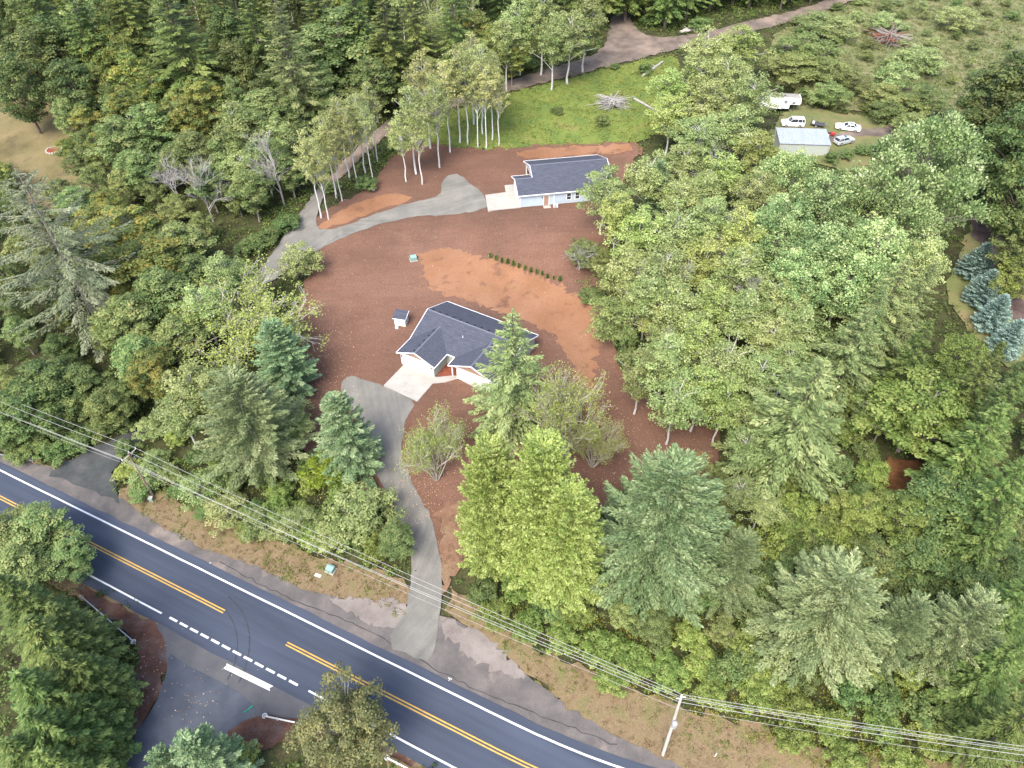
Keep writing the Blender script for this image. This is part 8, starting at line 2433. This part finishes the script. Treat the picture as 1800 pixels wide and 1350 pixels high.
def log(p, q, r, mat, label, stubs=2, seed=0):
    rg_ = random.Random(seed)
    a = Vector(on_ground(*p, r * 0.8)); b = Vector(on_ground(*q, r * 0.8))
    t = thing('log', label, 'log', a)
    d = b - a
    MB().tube([(0, 0, 0), d * 0.5 + Vector((0.05, 0.04, 0)), d], [r, r * 0.9, r * 0.65], 8).build('stem', mat, t)
    for k in range(stubs):
        s = rg_.uniform(0.3, 0.95); o = d * s
        MB().tube([o, o + Vector((rg_.gauss(0, .6), rg_.gauss(0, .6), rg_.uniform(0.2, 0.7)))], [r * 0.35, r * 0.12], 5).build('stub', mat, t)
log(PTS['log1a'], PTS['log1b'], 0.35, 'dead_wood', 'grey fallen log at the meadow edge near the track', 4, 1)
log(PTS['log2a'], PTS['log2b'], 0.3, 'dead_wood', 'grey fallen log in the meadow beside the alder stand', 4, 2)
log(PTS['log3'], (PTS['log3'][0] + 6, PTS['log3'][1] + 1.5), 0.4, 'wood_grey', 'tan log lying at the dirt track fork', 3, 3)
log((PTS['log3'][0] + 1, PTS['log3'][1] + 1.0), (PTS['log3'][0] + 5, PTS['log3'][1] + 3.4), 0.35, 'wood_grey', 'second tan log crossing behind the log at the track fork', 2, 4)
log(PTS['log4a'], PTS['log4b'], 0.32, 'dead_wood', 'thick bleached log standing out of the brambles by the silvery firs', 5, 5)
log(PTS['log5a'], PTS['log5b'], 0.25, 'dead_wood', 'thin bleached log past the thick one in the brambles', 2, 6)
# dry lawn: fire ring, bench plank, post, bucket
x, y = PTS['firering']
fr_ = thing('fire_ring', 'round stone ringed fire pit with red mulch on the dry lawn', 'fire pit', on_ground(x, y))
MB().tube([(0, 0, -0.1), (0, 0, 0.08)], 1.65, 18).build('bed', 'mulch', fr_)
rs = random.Random(2)
for k in range(18):
    a = 6.283 * k / 18
    MB().box((-0.2, -0.14, -0.1), (0.2, 0.14, rs.uniform(0.16, 0.26))).build('stone', 'stone', fr_).location = (1.72 * math.cos(a), 1.72 * math.sin(a), 0)
    fr_.children[-1].rotation_euler = (0, 0, a + 1.57)
x, y = PTS['post']
cnp = thing('cabin', 'little cream hut corner beside the fire pit under the yellow maple', 'hut', on_ground(x + 0.9, y + 0.6), 0.5)
MB().box((-0.6, -1.0, -0.1), (0.6, 1.0, 1.7)).build('wall', 'siding_white', cnp)
MB().slab([(-0.8, -1.2, 1.75), (0.8, -1.2, 1.75), (0.8, 1.2, 2.1), (-0.8, 1.2, 2.1)], 0.08).build('roof', 'gable_brown', cnp)
x, y = PTS['bucket']
bk = thing('barrel', 'pale grey barrel at the far edge of the dry lawn', 'barrel', on_ground(x, y))
MB().tube([(0, 0, -0.05), (0, 0, 0.5), (0, 0, 1.0)], [0.55, 0.62, 0.55], 12).build('drum', 'steel', bk); MB().tube([(0, 0, 1.0), (0, 0, 1.05)], 0.5, 12).build('lid', 'trim_white', bk)

# ---------------------------------------------------------------- vehicles
def loft(sections):
    """sections: (x, half width bottom, half width top, z bottom, z top), closed box loft along x with bevelled shoulders"""
    mb = MB(); vs = []; fs = []
    for x, wb, wt, z0, z1 in sections:
        zs = z0 + (z1 - z0) * 0.78
        vs += [(x, -wb, z0), (x, -wb * 1.0, zs), (x, -wt, z1), (x, wt, z1), (x, wb * 1.0, zs), (x, wb, z0)]
    n = 6
    for i in range(len(sections) - 1):
        for k in range(n):
            fs.append((i * n + k, (i + 1) * n + k, (i + 1) * n + (k + 1) % n, i * n + (k + 1) % n))
    fs.append(tuple(range(n))); fs.append(tuple(range(len(vs) - 1, len(vs) - n - 1, -1)))
    return mb.add(vs, fs)
def wheel(parent, x, y, r, w):
    t = MB().tube([(x, y - w / 2, r), (x, y + w / 2, r)], r, 14).build('wheel', 'tyre', parent)
    s = 1 if y > 0 else -1
    MB().tube([(x, y + s * w * 0.5, r), (x, y + s * (w * 0.5 + 0.012), r)], r * 0.62, 12).build('rim', 'rim', t)
def car(label, loc, rz, L_, W_, body, hood, beltline, roofz, cab, paint, wagon, rack=False):
    """cab: x of windscreen foot, roof front, roof back, rear glass foot (front of car is +x)"""
    c = thing('car', label, 'car', loc, rz)
    h2, w2_ = L_ / 2, W_ / 2
    loft([(-h2, w2_ * 0.86, w2_ * 0.78, 0.42, beltline * 0.9), (-h2 * 0.93, w2_, w2_ * 0.9, 0.3, beltline), (-h2 * 0.3, w2_, w2_ * 0.93, 0.28, beltline), (cab[0], w2_, w2_ * 0.92, 0.28, beltline), (h2 * 0.85, w2_ * 0.98, w2_ * 0.86, 0.3, hood), (h2 * 0.97, w2_ * 0.88, w2_ * 0.76, 0.38, hood * 0.92), (h2, w2_ * 0.8, w2_ * 0.7, 0.45, hood * 0.8)]).build('body', paint, c, False)
    # greenhouse: dark glass volume with painted roof and pillars
    g = MB(); wt = w2_ * 0.76; wbm = w2_ * 0.9
    f0, f1, b1, b0 = cab
    g.add([(f0, -wbm, beltline - 0.02), (f1, -wt, roofz - 0.03), (b1, -wt, roofz - 0.03), (b0, -wbm, beltline - 0.02), (f0, wbm, beltline - 0.02), (f1, wt, roofz - 0.03), (b1, wt, roofz - 0.03), (b0, wbm, beltline - 0.02)],
          [(0, 1, 2, 3), (7, 6, 5, 4), (0, 4, 5, 1), (1, 5, 6, 2), (2, 6, 7, 3), (3, 7, 4, 0)])
    g.build('windows', 'glass_dark', c)
    loft([(f1 + 0.06, wt * 0.96, wt * 0.9, roofz - 0.05, roofz), (f1 - 0.3, wt + 0.02, wt * 0.94, roofz - 0.05, roofz + 0.035), (b1 + 0.3, wt + 0.02, wt * 0.94, roofz - 0.05, roofz + 0.035), (b1 - 0.06, wt * 0.96, wt * 0.9, roofz - 0.05, roofz)]).build('roof', paint, c)
    for s in (-1, 1):
        cols = [((f0, f1), 0.04), ((b0, b1), 0.05)]
        mid = (f1 + b1) / 2
        cols.append(((mid + 0.1, mid + 0.06), 0.05))
        if wagon: cols.append(((b1 + (mid - b1) * 0.35, b1 + (mid - b1) * 0.35 + 0.02), 0.05))
        for (xb, xt), r in cols:
            MB().tube([(xb, s * (wbm + 0.005), beltline - 0.02), (xt, s * (wt + 0.005), roofz - 0.03)], r, 4).build('pillar', paint, c)
        MB().box((f0 - 0.25, s * (w2_ + 0.02) - 0.09, beltline + 0.0), (f0 - 0.08, s * (w2_ + 0.02) + 0.09, beltline + 0.14)).build('mirror', paint, c)
        MB().box((h2 * 0.93, s * w2_ * 0.62 - 0.16, hood * 0.72), (h2 + 0.0, s * w2_ * 0.62 + 0.16, hood * 0.86)).build('headlight', 'lamp_clear', c)
        MB().box((-h2 - 0.01, s * w2_ * 0.66 - 0.14, beltline * 0.68), (-h2 * 0.95, s * w2_ * 0.66 + 0.14, beltline * 0.88)).build('tail_light', 'lamp_red', c)
        for wx in (h2 * 0.62, -h2 * 0.58):
            wheel(c, wx, s * (w2_ - 0.1), 0.33, 0.24)
        if rack:
            MB().tube([(f1 - 0.2, s * wt * 0.8, roofz + 0.09), (b1 + 0.2, s * wt * 0.8, roofz + 0.09)], 0.03, 4).build('roof_rack', 'dark_metal', c)
    return c
x, y = PTS['suv']
car('white boxy off road car with long roof parked behind the metal roofed shed', on_ground(x, y, 0.04), math.radians(176), 5.0, 1.95, 0, 1.05, 1.12, 1.86, (0.95, 0.35, -2.2, -2.4), 'car_white', True, False)
x, y = PTS['sedan']
sd_ = car('long white sedan parked alone on the lawn by the bushes', on_ground(x, y, 0.04), math.radians(163), 5.3, 1.95, 0, 0.88, 0.98, 1.42, (0.85, 0.15, -1.0, -1.75), 'car_white', False)
MB().box((-0.75, -0.28, 1.44), (-0.2, 0.28, 1.475)).build('sunroof', 'glass_dark', sd_)
x, y = PTS['wagon']
wg = car('silver estate car parked nose out on the gravel yard drive', on_ground(x, y, 0.09), math.radians(24), 4.7, 1.8, 0, 0.92, 1.02, 1.52, (0.85, 0.1, -1.95, -2.22), 'car_silver', True, True)
MB().box((-0.3, -0.4, 1.54), (0.15, 0.4, 1.57)).build('sunroof', 'glass_dark', wg)
x, y = PTS['camper']
cp = thing('camper_trailer', 'white fifth wheel camper trailer parked under the alders', 'camper', on_ground(x - 2.2, y, 0.04), math.radians(-8))
MB().prism([(-4.2, 0.75), (2.2, 0.75), (2.2, 1.75), (4.4, 1.75), (4.6, 2.2), (4.4, 3.25), (-4.2, 3.25)], 'y', -1.2, 1.2).build('body', 'car_white', cp)
MB().box((-4.1, -1.1, 3.252), (4.2, 1.1, 3.29)).build('roof', 'camper_roof', cp)
MB().box((-2.6, -1.75, 0.9), (0.4, -1.202, 2.5)).build('slide_out', 'car_white', cp)
for xx in (1.2, -3.4, 3.0):
    window(cp, xx - 0.35, xx + 0.35, 1.95, 2.5, 'y', -1.2, -1)
MB().box((-2.9, -1.0, 3.292), (-2.1, -0.2, 3.42)).build('roof_unit', 'car_white', cp)
MB().box((0.6, -0.4, 3.292), (1.1, 0.1, 3.38)).build('roof_vent', 'dark_metal', cp)
for s in (-1, 1):
    for wx in (-1.2, -2.1):
        wheel(cp, wx, s * 1.0, 0.38, 0.25)
for xx in (3.2,):
    MB().box((xx, -0.9, 0), (xx + 0.12, -0.78, 1.75)).build('landing_leg', 'dark_metal', cp); MB().box((xx, 0.78, 0), (xx + 0.12, 0.9, 1.75)).build('landing_leg', 'dark_metal', cp)
x, y = PTS['carport']
sp = thing('metal_shed', 'long shed with pale blue grey corrugated metal roof between the parked cars and maples', 'shed', on_ground(x, y, 0.0), math.radians(-4))
rr = MB(); n = 90; W_ = 10.6; D_ = 5.6
prof = []
for i in range(n + 1):
    u = -W_ / 2 + W_ * i / n
    prof.append((u, 0.05 if i % 4 == 0 else 0.0))
vs, fs = [], []
for u, dz in prof:
    vs += [(u, -D_ / 2, 2.5 + dz), (u, D_ / 2, 3.3 + dz), (u, -D_ / 2, 2.44), (u, D_ / 2, 3.24)]
for i in range(n):
    a = i * 4
    fs += [(a, a + 4, a + 5, a + 1), (a + 2, a + 3, a + 7, a + 6), (a, a + 2, a + 6, a + 4), (a + 1, a + 5, a + 7, a + 3)]
fs += [(0, 1, 3, 2), (n * 4, n * 4 + 2, n * 4 + 3, n * 4 + 1)]
rr.add(vs, fs).build('roof', 'metal_blue', sp)
for xx in (-5.1, 0.0, 5.1):
    for yy, zz in ((-2.7, 2.44), (2.7, 3.24)):
        MB().box((xx - 0.07, yy - 0.07, -0.4), (xx + 0.07, yy + 0.07, zz)).build('post', 'wood_grey', sp)
MB().box((-5.0, 2.45, -0.2), (5.0, 2.53, 3.1)).build('back_wall', 'metal_blue', sp)
MB().box((-5.0, -2.6, -0.2), (5.0, -2.52, 2.4)).build('front_wall', 'siding_sage', sp)
for xx in (-5.0, 4.92):
    MB().prism([(-2.51, -0.2), (2.44, -0.2), (2.44, 3.1), (-2.51, 2.4)], 'x', xx, xx + 0.08).build('end_wall', 'siding_sage', sp)
x, y = PTS['tractor']
tr = thing('garden_tractor', 'small red garden tractor parked beside the silver estate car', 'tractor', on_ground(x, y, 0.05), 0.3)
loft([(-0.1, 0.3, 0.25, 0.35, 0.95), (0.5, 0.3, 0.25, 0.35, 0.9), (0.9, 0.26, 0.2, 0.4, 0.78)]).build('hood', 'red_paint', tr)
MB().box((-0.75, -0.35, 0.35), (-0.1, 0.35, 0.5)).build('deck', 'red_paint', tr); MB().box((-0.7, -0.25, 0.5), (-0.3, 0.25, 0.95)).build('seat', 'dark_metal', tr)
MB().tube([(-0.1, 0, 0.9), (-0.25, 0, 1.1)], 0.03, 5).build('steering_column', 'dark_metal', tr)
for s in (-1, 1):
    wheel(tr, -0.5, s * 0.42, 0.3, 0.22); wheel(tr, 0.65, s * 0.38, 0.2, 0.16)
MB().box((-1.7, -0.6, 0.3), (-0.85, 0.3, 0.75)).build('grass_bin', 'trim_white', tr)
x, y = PTS['trailer']
tl = thing('flat_trailer', 'dark low flatbed trailer behind the metal roofed shed beside the white car', 'trailer', on_ground(x, y, 0.03), math.radians(-25))
MB().box((-1.6, -0.85, 0.5), (1.4, 0.85, 0.62)).build('bed', 'dark_metal', tl); MB().box((-1.6, -0.86, 0.62), (-1.5, 0.86, 1.5)).build('ramp', 'dark_metal', tl); MB().tube([(1.4, 0, 0.5), (2.6, 0, 0.45)], 0.06, 5).build('drawbar', 'dark_metal', tl)
for s in (-1, 1): wheel(tl, -0.3, s * 0.95, 0.32, 0.2)
MB().box((-1.3, -0.4, 0.622), (-0.8, 0.1, 1.0)).build('crate', 'trim_white', tl)

# ---------------------------------------------------------------- poles and wires
def guardrail(pts, label, flare=True):
    g = thing('guardrail', label, 'guardrail', on_ground(*pts[0]))
    ox, oy, oz = g.location
    P_ = [Vector((p[0] - ox, p[1] - oy, height(*p) - oz)) for p in pts]
    v = MB(); vs, fs = [], []
    for i, p in enumerate(P_):
        d = (P_[min(i + 1, len(P_) - 1)] - P_[max(i - 1, 0)]).normalized(); s = Vector((-d.y, d.x, 0)).normalized()
        for off, z in ((0.02, 0.82), (0.10, 0.76), (0.02, 0.68), (0.10, 0.60), (0.02, 0.54), (-0.02, 0.54), (-0.02, 0.82)):
            vs.append(p + s * off + Vector((0, 0, z)))
        if i:
            for k in range(7):
                fs.append(((i - 1) * 7 + k, i * 7 + k, i * 7 + (k + 1) % 7, (i - 1) * 7 + (k + 1) % 7))
    v.add(vs, fs).build('rail', 'steel', g)
    for i, p in enumerate(P_):
        if i % 2 == 0:
            MB().box((p.x - 0.08, p.y - 0.08, p.z - 0.4), (p.x + 0.08, p.y + 0.08, p.z + 0.8)).build('post', 'wood_grey', g)
    if flare:
        e = P_[-1]
        MB().tube([(e.x + 0.25 * math.cos(t), e.y + 0.25 * math.sin(t), e.z + 0.68) for t in np.linspace(0, 5.0, 9)], 0.09, 6).build('end_terminal', 'steel', g)
def along(a, b, n, bow=0.0):
    out = []
    for i in range(n + 1):
        t = i / n
        d = Vector((b[0] - a[0], b[1] - a[1])); nn_ = Vector((-d.y, d.x)).normalized() * bow * math.sin(math.pi * t)
        out.append((a[0] + d.x * t + nn_.x, a[1] + d.y * t + nn_.y))
    return out
guardrail(along(PTS['guard1a'], PTS['guard1b'], 6), 'steel guardrail along the fir grove at the road junction')
guardrail(along(PTS['guard0a'], PTS['guard0b'], 6, -0.4), 'steel guardrail in front of the brambles before the paved side driveway')
guardrail(along(PTS['guard2b'], PTS['guard2a'], 3), 'short steel guardrail end under the autumn maple at the junction')
guardrail(along(PTS['guard3b'], PTS['guard3a'], 3), 'steel guardrail on the road edge past the autumn maple')
x, y = PTS['mailbox']
mb_ = thing('mailbox', 'white mailbox on a post beside the guardrail at the fir grove', 'mailbox', on_ground(x, y), -0.5)
MB().box((-0.05, -0.05, -0.3), (0.05, 0.05, 1.05)).build('post', 'wood_grey', mb_)
MB().prism([(-0.22, 1.05), (0.22, 1.05), (0.22, 1.3), (0.12, 1.45), (-0.12, 1.45), (-0.22, 1.3)], 'y', -0.42, 0.42).build('box', 'trim_white', mb_)
x, y = PTS['sign2']
s2 = thing('street_sign', 'green street name sign at the corner of the side road', 'sign', on_ground(x, y), 0.75)
MB().tube([(0, 0, -0.3), (0, 0, 2.9)], 0.035, 6).build('post', 'steel', s2); MB().box((-0.6, -0.02, 2.6), (0.6, 0.02, 2.9)).build('blade', 'sign_green', s2)
x, y = PTS['stake']
sk = thing('marker_stake', 'short white marker stake in the dry verge by the utility pole', 'stake', on_ground(x, y))
MB().box((-0.05, -0.02, -0.3), (0.05, 0.02, 1.2)).build('stake', 'trim_white', sk); MB().box((-0.055, -0.026, 0.95), (0.055, 0.026, 1.19)).build('reflector', 'lamp_clear', sk)
x, y = PTS['pole2']
pb = thing('pedestal_box', 'pale green cable pedestal at the foot of the utility pole', 'utility box', on_ground(x + 0.1, y - 0.8))
MB().box((-0.3, -0.25, -0.1), (0.3, 0.25, 0.7)).build('cabinet', 'box_green', pb); MB().slab([(-0.34, -0.29, 0.78), (0.34, -0.29, 0.78), (0.34, 0.29, 0.82), (-0.34, 0.29, 0.82)], 0.1).build('lid', 'concrete', pb)

def pole(base, top, h, label, arm, mat, r=0.17, transformer=None):
    bx, by = base
    t = thing('utility_pole', label, 'utility pole', on_ground(bx, by))
    tx, ty = top[0] - bx, top[1] - by
    MB().tube([(tx * q, ty * q, h * q - (0.6 if q == 0 else 0)) for q in (0, 0.5, 1)], [r * 1.1, r * 0.95, r * 0.75], 10).build('shaft', mat, t)
    if arm:
        a = Vector((arm[0], arm[1], 0))
        for dz in (-0.35,):
            MB().tube([Vector((tx, ty, h + dz)) - a * 1.25, Vector((tx, ty, h + dz)) + a * 1.25], 0.07, 4).build('crossarm', 'wood_grey', t)
        for k in (-1.2, 0.15, 1.2):
            p = Vector((tx, ty, h - 0.28)) + a * k
            if k == 0.15: p.z = h + 0.0
            MB().tube([p, p + Vector((0, 0, 0.3))], [0.07, 0.04], 8).build('insulator', 'trim_white', t)
        for s in (-1, 1):
            MB().tube([Vector((tx, ty, h - 0.9)), Vector((tx, ty, h - 0.38)) + a * 0.7 * s], 0.025, 4).build('brace', 'steel', t)
        cu = Vector((tx, ty, h - 1.3)) + a * 0.45
        MB().tube([cu, cu + Vector((0, 0, -0.5))], 0.07, 8).build('fuse_cutout', 'steel', t)
    else:
        MB().tube([(tx, ty, h), (tx, ty, h + 0.35)], [0.08, 0.05], 8).build('insulator', 'trim_white', t)
        for dz, sd in ((0.35, 1), (0.75, -1)):
            MB().tube([(tx, ty, h - dz), (tx + 0.45 * sd, ty, h - dz + 0.1)], 0.05, 6).build('insulator', 'trim_white', t)
    if transformer:
        q = transformer
        c = (tx * q / h + 0.0, ty * q / h - 0.42, q)
        MB().tube([(c[0], c[1], c[2] - 0.6), (c[0], c[1], c[2] + 0.45), (c[0], c[1], c[2] + 0.55)], [0.28, 0.28, 0.14], 12).build('transformer', 'steel', t)
        MB().tube([(c[0], c[1], c[2] + 0.55), (c[0], c[1], c[2] + 0.75)], 0.05, 6).build('bushing', 'trim_white', t)
    MB().tube([(tx * 0.1 + r, ty * 0.1, 0.0), (tx * 0.7 + r * 0.9, ty * 0.7, h * 0.7)], 0.03, 5).build('conduit', 'steel', t)
    return t
PA = (0.44, 0.9)
b2 = PTS['pole2']; b1 = (17.3, 26.8)
pole(b2, (b2[0] + 0.2, b2[1]), 10.2, 'brown wooden utility pole with crossarm beside the paved side driveway', PA, 'wood_pole')
pole(b1, (17.15, 27.9), 14.6, 'pale grey utility pole with transformer in the dry verge beside the road', None, 'wood_grey', 0.18, 9.0)
b0 = (POLE0[0], POLE0[1]); b3 = (POLE3[0], POLE3[1])
pole(b0, b0, 10.2, 'wooden utility pole further along the road past the side driveway', PA, 'wood_pole')
pole(b3, b3, 13.5, 'grey utility pole further along the road past the silvery firs', None, 'wood_grey', 0.18)
W2 = [(PA[0] * k, PA[1] * k, z) for k, z in ((1.2, 10.25), (0.15, 10.5), (-1.2, 10.25), (-0.2, 8.4), (-0.2, 7.3))]
W1 = [(0, 0, z) for z in (14.95, 14.3, 13.9, 13.0, 11.3)]
LBL = ('upper far', 'upper middle', 'upper near', 'lower', 'lowest')
for k in range(5):
    pts = []
    nodes = []
    for b, offs, zb in ((b0, W2, 0), (b2, W2, 0), ((17.15, 27.9), W1, 0), (b3, [(0, 0, z - 1.1) for _, _, z in W1], 0)):
        o = offs[k]
        nodes.append(Vector((b[0] + o[0], b[1] + o[1], height(b[0], b[1]) + o[2])))
    sag = (0.9, 1.0, 1.0, 1.1, 1.3)[k]
    for i in range(3):
        for j in range(24):
            t = j / 24
            p = nodes[i].lerp(nodes[i + 1], t); p.z -= sag * 4 * t * (1 - t)
            pts.append(p)
    pts.append(nodes[3])
    org = pts[0].copy()
    w = thing('power_line', ('pale %s power line wire strung between the utility poles' % LBL[k]), 'power line', org)
    MB().tube([p - org for p in pts], (0.022, 0.022, 0.022, 0.026, 0.015)[k], 5).build('wire', 'wire', w)
